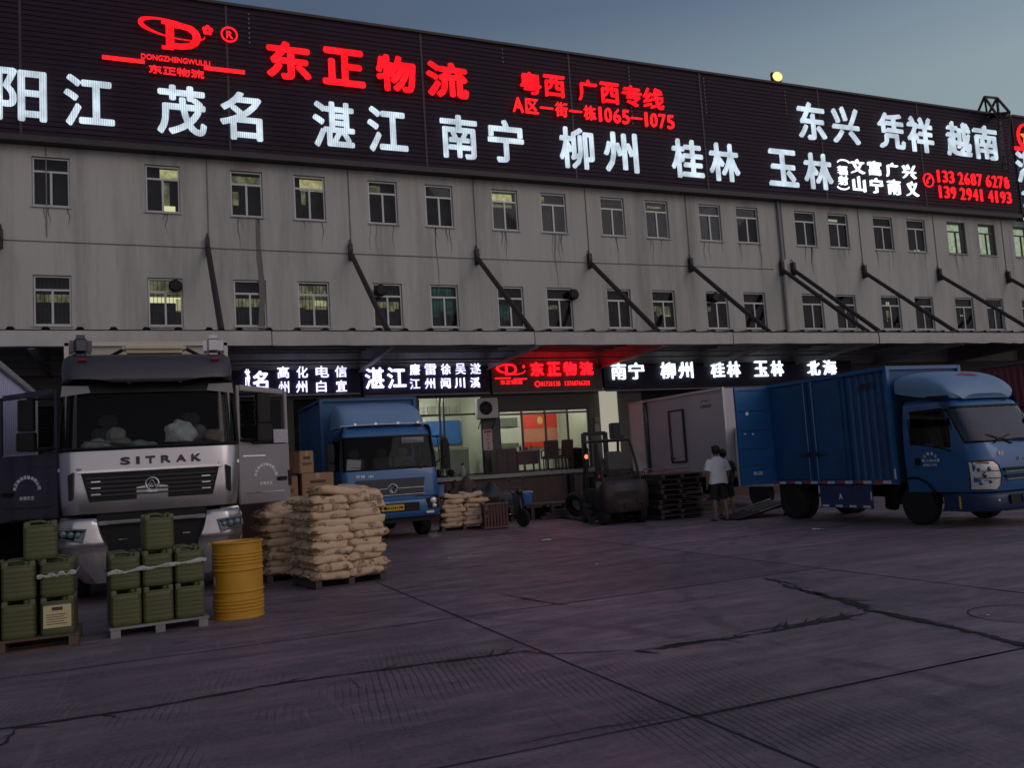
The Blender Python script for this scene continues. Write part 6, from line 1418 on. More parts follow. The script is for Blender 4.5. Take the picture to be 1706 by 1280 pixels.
p = MB(); p.bar((-.3,2.15,2.28),(.3,2.15,2.28),.1); p.bar((-.3,2.18,1.2),(.3,2.18,1.2),.12); p.bar((0,2.1,.3),(0,2.1,2.1),.09); p.build('mast_crossbar', M_fk2, fk)
p = MB(); p.box((.2,.95,2.13),(.3,.25,.1)); p.box((.28,1.3,2.3),(.22,.3,.4)); p.build('roof_box', M_fk2, fk, bevel=.02)
p = MB(); p.tube([(-.66,.9,1.1),(-.66,.9,1.62)], .02, 6); p.bar((-.66,.9,1.2),(-.48,.9,1.2),.03); p.build('beacon_pole', M_fk2, fk)
p = MB(); p.ball((-.66,.9,1.68),(.045,.045,.055)); p.build('beacon', emis('beacon_red',(1.0,0.16,0.08),2.2), fk)
p = MB(); p.tube([(0,1.75,.85),(0,1.45,1.35)], .03, 6); ring(p, Vector((0,1.43,1.38)), .17, .015, 16); p.build('steering_wheel', M_fk2, fk)
steps = 0
# ------------------------------------------------------------------ stacked pallets and timber by the dock
A = gnd(1132,866)
def loose_pallet(x, y, z, rz, m, label, group='used pallets piled by the dock'):
    t_ = thing('wooden_pallet', label, 'pallet', (x,y,z), rz, group)
    p = MB()
    for i in range(6): p.bb((-.6,-.5+i*.17,.095),(.6,-.5+i*.17+.125,.117))
    p.build('deck_boards', m, t_, smooth=0)
    for i in (-1,0,1): p = MB(); p.bb((i*.54-.045,-.5,.022),(i*.54+.045,.5,.094)); p.build('stringer', m, t_, smooth=0)
    return t_
pp_ = None; rnd = random.Random(3)
for k_ in range(9):
    z = .125*k_; x = A.x+.25+rnd.uniform(-.06,.06); y = A.y+.6+rnd.uniform(-.06,.06); rz = R(-4)+rnd.uniform(-.06,.06); lab = f'weathered pallet, {"top" if k_ == 8 else ORD[k_]} of the pile behind the man in white'
    if pp_ is None: pp_ = loose_pallet(x,y,z,rz,M_greywood,lab)
    else: dup(pp_, (x,y,z), rz, lab)
x, y = A.x-.5, A.y+1.55
q_ = None
for k_ in range(8):
    z = .125*k_; lab = f'weathered pallet, {"top" if k_ == 7 else ORD[k_]} of the pile between forklift and white truck'
    dup(pp_, (x+rnd.uniform(-.05,.05),y+rnd.uniform(-.05,.05),z), R(3)+rnd.uniform(-.08,.08), lab)
M_scrap = mat('red_brown_board', (0.17,0.085,0.075), rough=.85, var=.35, scale=4)
for i, (dx_, dy_, rz, tl, ln, lab) in enumerate(((-.25,.2,.1,.04,1.2,'short reddish board across the nearer pallet pile, lowest of the loose boards'),(-.1,.5,-.25,-.06,1.15,'reddish board lying crooked across the middle of the nearer pallet pile'),(-.2,.75,.3,.05,1.1,'reddish-brown board at the far side of the nearer pallet pile'))):
    p = MB(); p.box((0,0,0),(ln,.14,.03)); o = p.build('loose_board', M_scrap, None, smooth=0); o.location = (A.x+.25+dx_+.15, A.y+.3+dy_, 1.17+.035*i); o.rotation_euler = (0,tl,rz); tag(o, lab, 'board', 'loose boards on the pallets')
# low work table with blue lidded bin, loose planks
T = gnd(905,866)
wb_ = thing('low_platform', 'low dark timber platform on short legs carrying the blue lidded bin', 'platform', (T.x+.1,T.y+.5,0), R(-8))
p = MB()
for i in range(5): p.bb((-1.0,-.45+.18*i,.40),(1.0,-.45+.18*i+.165,.44))
p.build('deck_boards', M_greywood, wb_, smooth=0)
for a in (-.9,-.3,.3,.9):
    for b in (-.4,.4): p = MB(); p.bb((a-.05,b-.05,0),(a+.05,b+.05,.399)); p.build('leg', M_greywood, wb_, smooth=0)
p = MB(); p.bb((-.6,-.2,.02),(.7,.25,.3)); p.build('stored_box', M_dark, wb_)
Bc = at(872,842,T.y+.45)
bn = thing('storage_bin', 'blue plastic bin with a pale blue lid on the low timber platform', 'storage bin', (Bc.x,T.y+.5,.442), R(-10))
p = MB(); p.loft([[(x,y,z) for x,y in rr(w,d,.04)] for z,w,d in ((0,.22,.15),(.02,.235,.165),(.30,.26,.19),(.31,.275,.205),(.335,.275,.205))], closed=True, caps=True); p.build('bin_body', mat('bin_blue',(0.06,0.2,0.5),rough=.4,var=.1), bn)
p = MB(); p.loft([[(x,y,z) for x,y in rr(w,d,.04)] for z,w,d in ((.336,.285,.215),(.36,.285,.215),(.375,.26,.19))], closed=True, caps=True); p.build('lid', mat('bin_lid',(0.2,0.36,0.58),rough=.4,var=.1), bn)
for s in (-1,1): p = MB(); p.bb((s*.1-.05,-.235,.27),(s*.1+.05,-.21,.31)); p.build('clip', M_bluepale, bn, bevel=.005)
for i, (xa,ya,xb,yb,lab) in enumerate(((930,846,988,858,'long thin plank lying on the ground left of the forklift, nearest the yard'),(925,838,985,846,'long plank behind another left of the forklift'),(950,828,975,846,'short plank leaning on the timber left of the forklift'))):
    a = gnd(xa,ya+16); b = gnd(xb,yb+14); p = MB(); p.bar((a.x,a.y,.05+.05*i),(b.x,b.y,.06+.05*i+(.5 if i == 2 else 0)),.13,.035); o = p.build('plank', M_scrap if i else M_greywood, None, smooth=0); tag(o, lab, 'plank', 'planks by the forklift')
# dark jumble along the dock: tarpaulin heap, tyres, bundled timber, leaning pallets, crates
M_tarp = mat('tarpaulin_dark', (0.035,0.038,0.055), rough=.6, var=.5, scale=5, bump=.7)
def heap(nm, c, r, m, label, cat, seed):
    rnd = random.Random(seed); p = MB(); p.ball((0,0,0), r, 30, 16)
    for v in p.v:
        f = 1+.16*math.sin(v.x*11+seed)*math.cos(v.y*9+seed)+.12*math.sin(v.z*17+v.x*13+seed)+.04*rnd.uniform(-1,1); v *= f; v.z = max(v.z,-r[2]*.35)+r[2]*.35
    p.v = [v+Vector(c) for v in p.v]; return tag(p.build(nm, m, None, smooth=50), label, cat)
q0 = gnd(838,872); heap('tarpaulin_heap', (q0.x+.25,q0.y+1.5,0), (.85,.5,.75), M_tarp, 'crumpled dark blue tarpaulin heap against the dock behind the scooter', 'tarpaulin', 2)
q0 = gnd(795,868); heap('tarpaulin_heap', (q0.x+.15,q0.y+1.2,0), (.7,.45,.95), mat('sheet_brown',(0.07,0.05,0.045),rough=.8,var=.4,bump=.6,scale=5), 'brown covered heap behind the low sack stack', 'tarpaulin', 6)
for i, (xx,yy,lab) in enumerate(((958,862,'worn tyre lying flat on the ground left of the forklift'),(972,866,'worn tyre leaning against the flat one left of the forklift'))):
    q0 = gnd(xx,yy); t_ = thing('old_tyre', lab, 'tyre', (q0.x,q0.y+.5+.2*i,0), .4, 'old tyres by the forklift'); p = MB(); Mx = Matrix.Translation((0,0,.11)) if i == 0 else Matrix.Translation((.25,0,.36)) @ Matrix.Rotation(R(72),4,'Y')
    p.lathe([(.20,-.07),(.23,-.10),(.33,-.10),(.36,-.05),(.36,.05),(.33,.10),(.23,.10),(.20,.07)], 26, Mx); p.f = [f for f in p.f if len(f) == 4]; p.build('tread', M_rubber, t_)
for i, (dx_,dy_,rz,lean,lab) in enumerate(((-1.35,1.3,.25,1.15,'weathered pallet leaning on edge against the dock, left of the pallet piles'),(1.15,.9,-.2,1.2,'weathered pallet leaning on edge right of the pile behind the man in white'))):
    o = dup(pp_, (A.x+dx_,A.y+dy_,.03), rz, lab); o.rotation_euler = (lean,0,rz)
for i in range(7):
    q0 = gnd(925,868); p = MB(); zz = .05+.09*(i//3); yy = q0.y+.7+.14*(i%3)+.05*(i//3); p.bar((q0.x-.1+.06*i,yy,zz),(q0.x+1.7+.05*i,yy+.2,zz+.02),.11,.075); o = p.build('timber_length', [M_greywood,M_scrap,M_wood][i%3], None, smooth=0)
    tag(o, ['grey length of timber, bottom front of the low timber pile','reddish length of timber, bottom middle of the low timber pile','brown length of timber, bottom back of the low timber pile','grey length of timber, front of the second layer of the timber pile','reddish length of timber, middle of the second layer of the timber pile','brown length of timber, back of the second layer of the timber pile','single grey length of timber on top of the timber pile'][i], 'timber', 'timber piled left of the forklift')
q0 = at(1088,820,A.y+1.0)
for i, (x_,y_,z_,s_,lab) in enumerate(((-.1,1.2,1.0,.42,'dark crate on the pallet pile between forklift and white truck'),(.42,1.25,1.0,.34,'smaller dark crate beside another on the pallet pile by the white truck'))):
    t_ = thing('plastic_crate', lab, 'crate', (A.x-.6+x_,A.y+.3+y_,z_), .2*i, 'crates on the pallets'); p = MB(); h_ = s_*.6
    for a in range(5):
        xx = -s_/2+s_*a/4
        p.bar((xx,-s_*.35,0),(xx,-s_*.35,h_),.03); p.bar((xx,s_*.35,0),(xx,s_*.35,h_),.03)
    for z2 in (.015,h_*.5,h_): p.bar((-s_/2,-s_*.36,z2),(s_/2,-s_*.36,z2),.03); p.bar((-s_/2,s_*.36,z2),(s_/2,s_*.36,z2),.03); p.bar((-s_/2,-s_*.35,z2),(-s_/2,s_*.35,z2),.03); p.bar((s_/2,-s_*.35,z2),(s_/2,s_*.35,z2),.03)
    p.bb((-s_/2,-s_*.34,0),(s_/2,s_*.34,.02)); p.build('crate_body', mat('crate_dark',(0.05,0.04,0.05),rough=.7,var=.3), t_, smooth=0)
# scooter half hidden behind the red crate, crate, bucket
cr = gnd(832,882)
ct = thing('slatted_crate', 'reddish slatted crate right of the low sack stack', 'crate', (cr.x,cr.y+.3,0), R(-10))
p = MB()
for i in range(8): x = -.28+.08*i; p.bb((x-.028,-.26,.02),(x+.028,-.235,.66)); p.bb((x-.028,.235,.02),(x+.028,.26,.66))
for i in range(6): y = -.21+.084*i; p.bb((-.31,y-.028,.02),(-.285,y+.028,.66)); p.bb((.285,y-.028,.02),(.31,y+.028,.66))
p.build('slats', mat('crate_red_brown',(0.10,0.045,0.045),rough=.8,var=.3,scale=4), ct, smooth=0)
p = MB()
for z in (.05,.64):
    p = MB(); p.bar((-.32,-.275,z),(.32,-.275,z),.035); p.bar((-.32,.275,z),(.32,.275,z),.035); p.bar((-.325,-.27,z),(-.325,.27,z),.035); p.bar((.325,-.27,z),(.325,.27,z),.035); p.build('rail', M_scrap, ct, smooth=0)
sc0 = gnd(852,880)
st_ = thing('scooter', 'dark motor scooter parked by the dock between crate and blue bin', 'scooter', (sc0.x+.1,sc0.y+.55,0), R(24))
M_sc = mat('scooter_plastic', (0.025,0.02,0.024), rough=.35, var=.2)
for y_ in (-.6,.62): 
    Mx = Matrix.Translation((0,y_,.23)) @ Matrix.Rotation(PI/2,4,'Y'); p = MB(); p.lathe([(.13,-.04),(.2,-.05),(.23,-.02),(.23,.02),(.2,.05),(.13,.04)], 20, Mx); w_ = p.build('wheel', M_rubber, st_); p = MB(); p.lathe([(.02,-.03),(.13,-.03),(.13,.03),(.02,.03)], 14, Mx); p.build('rim', M_greysteel, w_)
p = MB(); p.loft([[(x*k,y*k2+yo,z) for x,y in rr(.13,.30,.08)] for z,k,k2,yo in ((.3,.8,.8,.35),(.45,1.1,1.0,.38),(.62,1.1,1.05,.40),(.70,.9,1.0,.40))], closed=True, caps=True); p.bb((-.14,-.35,.26),(.14,.12,.32)); p.loft([[(-.18,-.42,.3),(0,-.46,.3),(.18,-.42,.3)],[(-.2,-.50,.6),(0,-.55,.6),(.2,-.50,.6)],[(-.16,-.48,.92),(0,-.53,.92),(.16,-.48,.92)]]); p.build('body', M_sc, st_)
p = MB(); p.loft([[(x*k,y+.38,z) for x,y in rr(.12,.32,.08)] for z,k in ((.70,1),(.76,1.05),(.79,.9))], closed=True, caps=True); p.build('saddle', M_seat, st_)
p = MB(); p.tube([(0,-.6,.25),(0,-.48,.95)], .025, 6); p.tube([(-.32,-.42,1.02),(-.1,-.48,.98),(.1,-.48,.98),(.32,-.42,1.02)], .018, 6); p.ball((0,-.55,.9),(.08,.05,.08),8,6); p.tube([(-.22,-.44,1.0),(-.26,-.44,1.2)], .008, 5); p.tube([(.22,-.44,1.0),(.26,-.44,1.2)], .008, 5); p.ball((-.27,-.44,1.23),(.06,.015,.04),8,6); p.ball((.27,-.44,1.23),(.06,.015,.04),8,6); p.build('handlebar', M_sc, st_)
bk = gnd(752,860)
bq = thing('paint_bucket', 'blue and white striped bucket standing on the low sack stack', 'bucket', (cC.x-.52,cC.y+.28,.137+7*.108-.01))
p = MB(); p.lathe([(.11,0),(.12,.0),(.15,.28),(.155,.29),(.14,.3),(.02,.3)], 20); p.build('bucket_body', mat('bucket_blue',(0.1,0.16,0.42),rough=.4,var=.5,scale=8,stretch=(.2,.2,3)), bq)
# ------------------------------------------------------------------ things on the dock before the glass
def on_dock(x, y, Y=27.2): return at(x, y, Y).x
M_wooddark = mat('dark_furniture', (0.05,0.026,0.024), rough=.5, var=.25, scale=3)
x = on_dock(842,770); cb = thing('cabinet', 'dark low wooden cabinet on the dock under the red notice board', 'cabinet', (x,27.3,1.313))
p = MB(); p.bb((-.38,-.25,.0),(.38,.25,.82)); p.build('carcass', M_wooddark, cb, bevel=.01)
for s in (-1,1): p = MB(); p.bb((s*.19-.17,-.262,.06),(s*.19+.17,-.252,.76)); d_ = p.build('cabinet_door', M_wooddark, cb, bevel=.005); q = MB(); q.ball((s*.05,-.275,.45),.015,8,6); q.build('knob', M_chrome, d_)
x = on_dock(878,770); tb_ = thing('tea_table', 'small dark table with bottles on the dock before the red-lit office', 'table', (x,27.3,1.313))
p = MB(); p.bb((-.45,-.3,.70),(.45,.3,.735)); p.build('tabletop', M_greysteel, tb_, bevel=.01)
p = MB(); p.bb((-.36,-.24,.25),(.36,.24,.69)); p.build('table_box', M_wooddark, tb_)
for a in (-1,1):
    for b in (-1,1): p = MB(); p.bb((a*.4-.025,b*.25-.025,0),(a*.4+.025,b*.25+.025,.699)); p.build('leg', M_wooddark, tb_)
for i in range(6):
    p = MB(); h_ = random.uniform(.12,.22); p.lathe([(.03,0),(.035,.01),(.035,h_*.65),(.012,h_*.8),(.012,h_),(.004,h_)], 10, Matrix.Translation((x-.05+.085*i-.15,27.25+.06*(i%2),2.05))); o = p.build('bottle', [M_wooddark,M_cream,M_redp][i%3] if i%3 else M_black, None); tag(o, ['dark glass bottle, leftmost on the tea table','pale bottle, second from the left on the tea table','red bottle, third from the left on the tea table','dark bottle, third from the right on the tea table','pale bottle, second from the right on the tea table','red bottle, rightmost on the tea table'][i], 'bottle', 'bottles on the tea table')
def chair(x, y, rz, m, label):
    t_ = thing('armchair', label, 'chair', (x,y,1.313), rz, 'dark chairs on the dock')
    p = MB(); p.box((0,0,.44),(.52,.5,.12)); p.build('seat', m, t_, bevel=.03)
    p = MB(); p.box((0,.24,.75),(.5,.08,.56),(-.12,0,0)); p.build('backrest', m, t_, bevel=.03)
    for s in (-1,1): p = MB(); p.tube([(s*.27,.2,.7),(s*.28,-.2,.66),(s*.28,-.22,.4)], .025, 6); p.build('armrest', M_wooddark, t_)
    for a in (-1,1):
        for b in (-1,1): p = MB(); p.bar((a*.22,b*.2,.0),(a*.22,b*.2,.38),.04); p.build('leg', M_wooddark, t_)
    return t_
ch1 = chair(on_dock(912,775), 26.9, R(165), M_wooddark, 'dark high-backed chair in the middle of the dock, left of the other chair')
chair(on_dock(942,770), 27.3, R(190), mat('brown_leather',(0.07,0.03,0.025),rough=.45,var=.2), 'brown high-backed chair on the dock before the orange banner')
x = on_dock(968,770); sb = thing('speaker_box', 'black box-shaped cabinet at the right end of the glazed office', 'box', (x,27.4,1.313))
p = MB(); p.bb((-.3,-.25,0),(.3,.25,.72)); p.build('box_body', M_black, sb, bevel=.02); p = MB(); p.bb((-.24,-.262,.08),(.24,-.251,.6)); p.build('front_panel', M_dark, sb)
# sack truck and squeegee bottle before the door glass
x = on_dock(742,760); ht = thing('sack_truck', 'tall two-wheeled sack truck leaning by the glazed door', 'hand truck', (x,27.2,1.313), R(20))
p = MB()
for s in (-1,1): p.tube([(s*.2,0,.1),(s*.2,.12,1.25),(s*.16,.2,1.4),(s*.05,.22,1.44)], .018, 6)
p.tube([(-.05,.22,1.44),(.05,.22,1.44)], .018, 6)
for z in (.3,.6,.9,1.15): p.bar((-.2,.1*z,z),(.2,.1*z,z),.03)
p.bb((-.22,-.22,.02),(.22,.02,.04)); p.build('frame', M_steel, ht)
p = MB(); p.box((0,.0,.75),(.34,.16,.9)); p.build('load_bag', M_charcoal_shade, ht, bevel=.05)
for s in (-1,1): p = MB(); p.lathe([(.02,-.04),(.13,-.04),(.14,0),(.13,.04),(.02,.04)], 18, Matrix.Translation((s*.27,.1,.14)) @ Matrix.Rotation(PI/2,4,'Y')); p.build('wheel', M_rubber, ht)
x = on_dock(772,775); eb = thing('spray_bottle', 'grey spray bottle with dark nozzle on the dock before the glazed door', 'bottle', (x,27.3,1.313))
p = MB(); p.lathe([(.09,0),(.1,.02),(.1,.22),(.04,.32),(.035,.36)], 16); p.build('bottle_body', M_grey, eb); p = MB(); p.lathe([(.04,.36),(.04,.4),(.02,.42)], 10); p.bar((0,0,.41),(0,-.1,.43),.03); p.build('nozzle', M_black, eb)
# air conditioner, notice board, pale board, wall boxes
a0 = at(795,664,27.6); a1 = at(831,696,27.6)
ac = thing('air_conditioner', 'white outdoor air conditioner unit on a bracket between the two offices', 'air conditioner', ((a0.x+a1.x)/2,27.75,a1.z))
w_, h_ = a1.x-a0.x, a0.z-a1.z
p = MB(); p.bb((-w_/2,-.15,0),(w_/2,.15,h_)); p.build('casing', M_white, ac, bevel=.02)
p = MB(); p.lathe([(.02,0),(.24,0),(.24,.012),(.02,.012)], 24, Matrix.Translation((-.08,-.152,h_*.5)) @ Matrix.Rotation(PI/2,4,'X')); p.build('fan_opening', M_dark, ac)
p = MB()
for r_ in (.08,.15,.22): ring(p, Vector((-.08,-.172,h_*.5)), r_, .006, 20)
for a in range(6): p.tube([(-.08,-.172,h_*.5),(-.08+.23*math.cos(a*PI/3),-.172,h_*.5+.23*math.sin(a*PI/3))], .005, 4)
p.build('fan_grille', M_greysteel, ac)
p = MB()
for s in (-1,1): p.bar((s*w_*.35,-.14,-.02),(s*w_*.35,.23,-.02),.03); p.bar((s*w_*.35,-.12,-.03),(s*w_*.35,.23,-.35),.025)
p.build('bracket', M_steel, ac, smooth=0)
n0 = at(805,716,27.9); n1 = at(822,750,27.9)
nb_ = thing('notice_board', 'small white notice board with red characters hanging below the air conditioner', 'notice board', ((n0.x+n1.x)/2,27.95,n1.z))
w_, h_ = n1.x-n0.x, n0.z-n1.z
p = MB(); p.bb((-w_/2,-.02,0),(w_/2,.02,h_)); p.build('panel', mat('notice_white',(0.5,0.42,0.42),rough=.5,var=.1), nb_, bevel=.006)
p = MB(); p.bb((-w_*.42,-.0235,h_*.84),(w_*.42,-.0205,h_*.95)); p.build('header_band', M_redp, nb_, smooth=0)
for i, ch in enumerate('消防通道'): 
    r_, c_ = divmod(i, 1); write(ch, 'notice_lettering', mat('notice_red',(0.3,0.03,0.03),rough=.6), nb_, (-w_*.16,w_*.16,h_*(.64-.2*i),h_*(.80-.2*i)), -.0215, .03, 0, 0, world=False)
b0 = at(1001,646,27.85); b1 = at(1031,730,27.85)
pb = thing('cream_panel', 'tall plain cream panel with added glow standing against the wall right of the office', 'panel', ((b0.x+b1.x)/2,27.9,1.313))
p = MB(); p.bb((-.36,-.04,.3),(.36,.05,b0.z-1.313)); p.build('board', emis('cream_added_glow',(1.0,0.93,0.74),0.36), pb, bevel=.01)  # the board's brightness is put in as a glow of its own
p = MB(); p.bb((-.3,-.03,0),(-.24,.04,.299)); p.bb((.24,-.03,0),(.3,.04,.299)); p.build('foot', M_greysteel, pb, smooth=0)
for i, (xa,ya,xb,yb,lab,m) in enumerate(((990,695,1000,704,'small tan meter box on the wall right of the office','t'),(990,706,999,722,'pale paper notice fixed beside the cream panel','p'))):
    u = at(xa,ya,27.94); v = at(xb,yb,27.94); p = MB(); p.bb((u.x,27.9,v.z),(v.x,27.995,u.z)); o = p.build('meter_box' if m == 't' else 'wall_notice', mat('meter_tan',(0.25,0.22,0.13)) if m == 't' else M_grey, None, bevel=.006); tag(o, lab, 'box' if m == 't' else 'notice')
# litter on the yard
for i, (xx,yy,w_,lab) in enumerate(((910,901,.22,'scrap of white paper on the yard straight ahead of the sacks'),(994,941,.10,'small crumpled white scrap on the yard, nearest the camera'),(1363,883,.2,'flat white wrapper on the ground before the light truck'),(750,931,.08,'tiny white scrap on the yard right of the tall sack stack'),(824,881,.16,'pale scrap on the ground at the foot of the low sack stack'),(1646,1027,.05,'tiny white scrap at the manhole outline by the right edge'))):
    c = gnd(xx,yy); rnd = random.Random(i); p = MB(); rows = []
    for a in range(5): rows.append([(-w_/2+w_*a/4+rnd.uniform(-.01,.01), -w_*.3+w_*.6*b/3, .006+rnd.uniform(0,.22)*w_*(.5 if 0 < b < 3 else .2)) for b in range(4)])
    p.loft(rows); o = p.build('paper_scrap', M_reflw, None, smooth=0); o.location = c; o.rotation_euler = (0,0,i*.8); tag(o, lab, 'litter', 'scraps of litter on the yard')

# ------------------------------------------------------------------ people
M_skin = mat('skin', (0.23,0.13,0.09), rough=.55, var=.08); M_hair = mat('hair_black', (0.010,0.008,0.010), rough=.6, var=.3, scale=20)
M_tee = mat('white_tshirt', (0.76,0.75,0.78), rough=.85, var=.06, scale=6, bump=.25); M_short = mat('dark_shorts', (0.018,0.018,0.024), rough=.9, var=.2); M_drab = mat('dark_shirt', (0.03,0.026,0.03), rough=.9, var=.3); M_san = mat('sandal', (0.05,0.02,0.02), rough=.7)
def skinned(name, chains, m, parent):
    """chains of (point, radius); each chain grows as one smooth tapering surface joined at shared points"""
    vs = []; es = []; rs = []; idx = {}
    for ch in chains:
        prev = None
        for pt, r in ch:
            k = tuple(round(c, 4) for c in pt)
            if k not in idx: idx[k] = len(vs); vs.append(pt); rs.append(r)
            if prev is not None: es.append((prev, idx[k]))
            prev = idx[k]
    me = bpy.data.meshes.new(name); me.from_pydata(vs, es, []); o = bpy.data.objects.new(name, me); COL.objects.link(o)
    md = o.modifiers.new('skin', 'SKIN'); md.use_smooth_shade = True
    lay = me.skin_vertices[0] if me.skin_vertices else None
    if lay is None:
        bm = bmesh.new(); bm.from_mesh(me); bm.verts.layers.skin.verify(); bm.to_mesh(me); bm.free(); lay = me.skin_vertices[0]
    for i, r in enumerate(rs): lay.data[i].radius = (r, r) if not isinstance(r, tuple) else r; lay.data[i].use_root = (i == 0)
    sb_ = o.modifiers.new('sub', 'SUBSURF'); sb_.levels = 2; sb_.render_levels = 2
    dg = bpy.context.evaluated_depsgraph_get(); m2 = bpy.data.meshes.new_from_object(o.evaluated_get(dg)); bpy.data.objects.remove(o); bpy.data.meshes.remove(me)
    for p in m2.polygons: p.use_smooth = True
    m2.materials.clear(); m2.materials.append(m); m2.name = name
    q = bpy.data.objects.new(name, m2); COL.objects.link(q); q.parent = parent; return q
def person(label, loc, rz, hgt, shirt, arms, feet, headturn=0.0, sandals=True):
    """faces +y in its own frame"""
    t_ = thing('person', label, 'person', loc, rz); k = hgt/1.72
    V = lambda x,y,z: (x*k,y*k,z*k)
    pel = (V(0,0,.93),.125*k)
    ch = [[pel,(V(0,.0,1.06),.118*k),(V(0,.01,1.22),.135*k),(V(0,-.005,1.36),.125*k),(V(0,-.01,1.45),.075*k),(V(0,.01,1.52),.055*k),(V(0,.02,1.58),.07*k),(V(0,.025,1.645),.088*k),(V(0,.02,1.70),.055*k)]]
    for s in (-1,1):
        fx, fy = feet[0 if s < 0 else 1]
        ch.append([pel,(V(s*.09,0,.86),.09*k),(V(s*.10+fx*.5,fy*.5+.02,.50),.062*k),(V(s*.10+fx*.8,fy*.8-.015,.32),.056*k),(V(s*.10+fx,fy-.02,.09),.036*k),(V(s*.10+fx,fy-.01,.05),.038*k),(V(s*.115+fx,fy+.12,.03),.030*k),(V(s*.12+fx,fy+.17,.025),.022*k)])
        el, wr = arms[0 if s < 0 else 1]
        sh = V(s*.17,-.005,1.39); E_ = Vector(V(*el)); Wr = Vector(V(*wr)); d = (Wr-E_).normalized()
        ch.append([(V(0,-.005,1.36),.125*k),(sh,.058*k),(V(s*.195,-.005,1.34),.055*k),(tuple(E_),.04*k),(tuple(E_.lerp(Wr,.5)),.036*k),(tuple(Wr),.026*k),(tuple(Wr+d*.05*k),.030*k),(tuple(Wr+d*.085*k),.026*k)])
        pal = Wr+d*.085*k; side = Vector((0,1,0)) if abs(d.y) < .8 else Vector((0,0,1)); side = (side-d*side.dot(d)).normalized(); nrm = d.cross(side)*s
        for i, ln in enumerate((.062,.075,.078,.066)):
            o_ = side*(.027-.017*i)*k*1.0; a = pal+o_; c1 = a+d*ln*.5*k+nrm*.004*k; c2 = a+d*ln*.88*k-nrm*.016*k*(-1)
            ch.append([(tuple(pal),.026*k),(tuple(a),.0095*k),(tuple(c1),.0085*k),(tuple(c2),.0065*k)])
        th = Wr+d*.035*k; ch.append([(tuple(Wr+d*.05*k),.030*k),(tuple(th+side*.04*k+d*.02*k),.011*k),(tuple(th+side*.05*k+d*.05*k),.008*k)])
    skinned('body', ch, M_skin, t_)
    # face and ears
    p = MB(); p.tube([V(0,.098,1.66),V(0,.122,1.63),V(0,.108,1.62)], [.008*k,.014*k,.012*k], 6); p.ball(V(-.083,.02,1.635),(.014*k,.03*k,.034*k),8,6); p.ball(V(.083,.02,1.635),(.014*k,.03*k,.034*k),8,6); p.build('nose_and_ears', M_skin, t_)
    p = MB()
    for s in (-1,1): p.ball(V(s*.032,.095,1.662),(.013*k,.008*k,.007*k),8,6)
    p.tube([V(-.025,.103,1.585),V(0,.108,1.583),V(.025,.103,1.585)], .005*k, 5); p.build('eyes_and_mouth', M_hair, t_)
    # hair cap: covers back and crown
    p = MB(); rows = []
    for i in range(9):
        a = -.85+ (PI/2+.85)*i/8; zc = 1.645; rr_ = .106*math.cos(a); rows.append([V(rr_*.95*math.cos(b), .008+rr_*1.08*math.sin(b)-.014*math.cos(a), zc+.112*math.sin(a)-(.02 if a < -.4 else 0)+(.075 if math.sin(b) > .3 and a < .2 else 0)) for b in [2*PI*j/20 for j in range(20)]])
    p.loft(rows, closed=True, caps=True); p.build('hair', M_hair, t_, smooth=60)
    # T-shirt: torso tube with a loose hem and two sleeves
    p = MB(); rows = []
    for z, w, d, yo in ((.86,.225,.15,0),(.92,.222,.15,0),(1.05,.21,.142,0),(1.2,.21,.14,.0),(1.32,.215,.132,0),(1.39,.205,.11,-.005),(1.44,.135,.087,-.008),(1.475,.075,.068,0),(1.485,.07,.064,0)):
        rows.append([V(w*math.copysign(abs(math.cos(b))**.75,math.cos(b))+.006*math.sin(b*5+z*20), yo+d*math.copysign(abs(math.sin(b))**.85,math.sin(b))+.005*math.sin(b*7+z*31), z+.012*math.sin(b*3)*(1 if z < .96 else 0)) for b in [2*PI*j/28 for j in range(28)]])
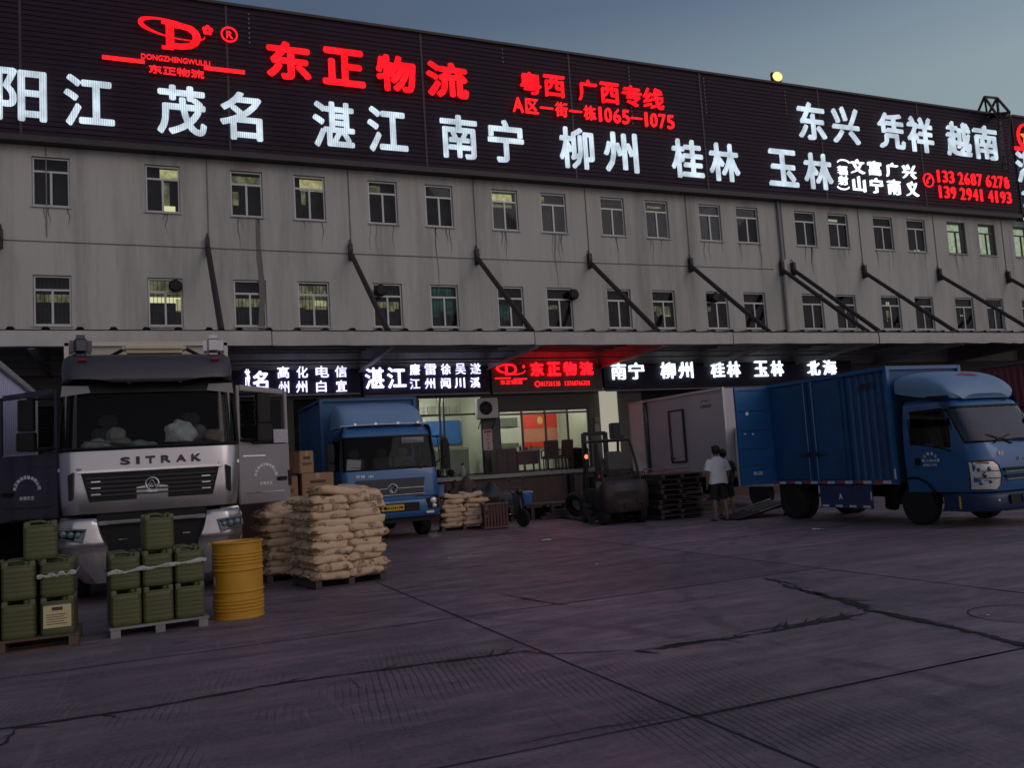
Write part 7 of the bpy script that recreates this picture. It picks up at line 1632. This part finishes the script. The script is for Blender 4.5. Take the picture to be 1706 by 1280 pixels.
    p.loft(rows, closed=True)
    for s in (-1,1):
        el, wr = arms[0 if s < 0 else 1]; a = Vector(V(s*.15,-.005,1.40)); e_ = Vector(V(*el)); b = Vector(V(s*.195,-.005,1.34)); c = b.lerp(e_,.80)
        p.tube([a, b, b.lerp(c,.5), c], [.070*k,.085*k,.088*k,.094*k], 14, caps=False)
    sh_ = p.build('shirt', shirt, t_, smooth=60)
    # shorts
    p = MB(); rows = []
    for z, w, d in ((1.0,.175,.118),(.93,.182,.128),(.86,.19,.13),(.80,.19,.13)): rows.append([V(w*math.cos(b),d*math.sin(b),z) for b in [2*PI*j/24 for j in range(24)]])
    p.loft(rows, closed=True)
    for s in (-1,1):
        fx, fy = feet[0 if s < 0 else 1]; p.tube([V(s*.09,0,.86),V(s*.10+fx*.25,fy*.25+.01,.68),V(s*.105+fx*.5,fy*.5+.02,.50)], [.10*k,.10*k,.098*k], 14, caps=False)
    p.build('shorts', M_short, t_, smooth=60)
    for s in (-1,1):
        fx, fy = feet[0 if s < 0 else 1]; p = MB(); p.loft([[(x+V(s*.11+fx,0,0)[0],y+V(0,fy+.05,0)[1],z) for x,y in rr(.048*k,.135*k,.04*k)] for z in (.0,.018*k)], closed=True, caps=True); p.tube([V(s*.11+fx-.045,fy+.09,.02),V(s*.11+fx,fy+.10,.065),V(s*.11+fx+.045,fy+.09,.02)], .012*k, 6); p.build('sandal', M_san, t_)
    return t_
G1 = gnd(1202,868)
person('man seen from behind in a white T-shirt, dark shorts and sandals, arms hanging', (G1.x,G1.y,0), R(-12), 1.73, M_tee, [((-.27,-.03,1.10),(-.25,.06,.86)),((.26,-.02,1.10),(.24,.08,.88))], [(-.03,.02),(.03,-.03)])
G2 = gnd(1230,862)
person('person in dark clothes seen from behind, half hidden beside the open truck door', (G2.x+.15,G2.y+.6,0), R(-30), 1.64, M_drab, [((-.25,.02,1.10),(-.2,.16,.92)),((.25,.02,1.10),(.2,.18,.95))], [(-.04,.08),(.04,-.06)])
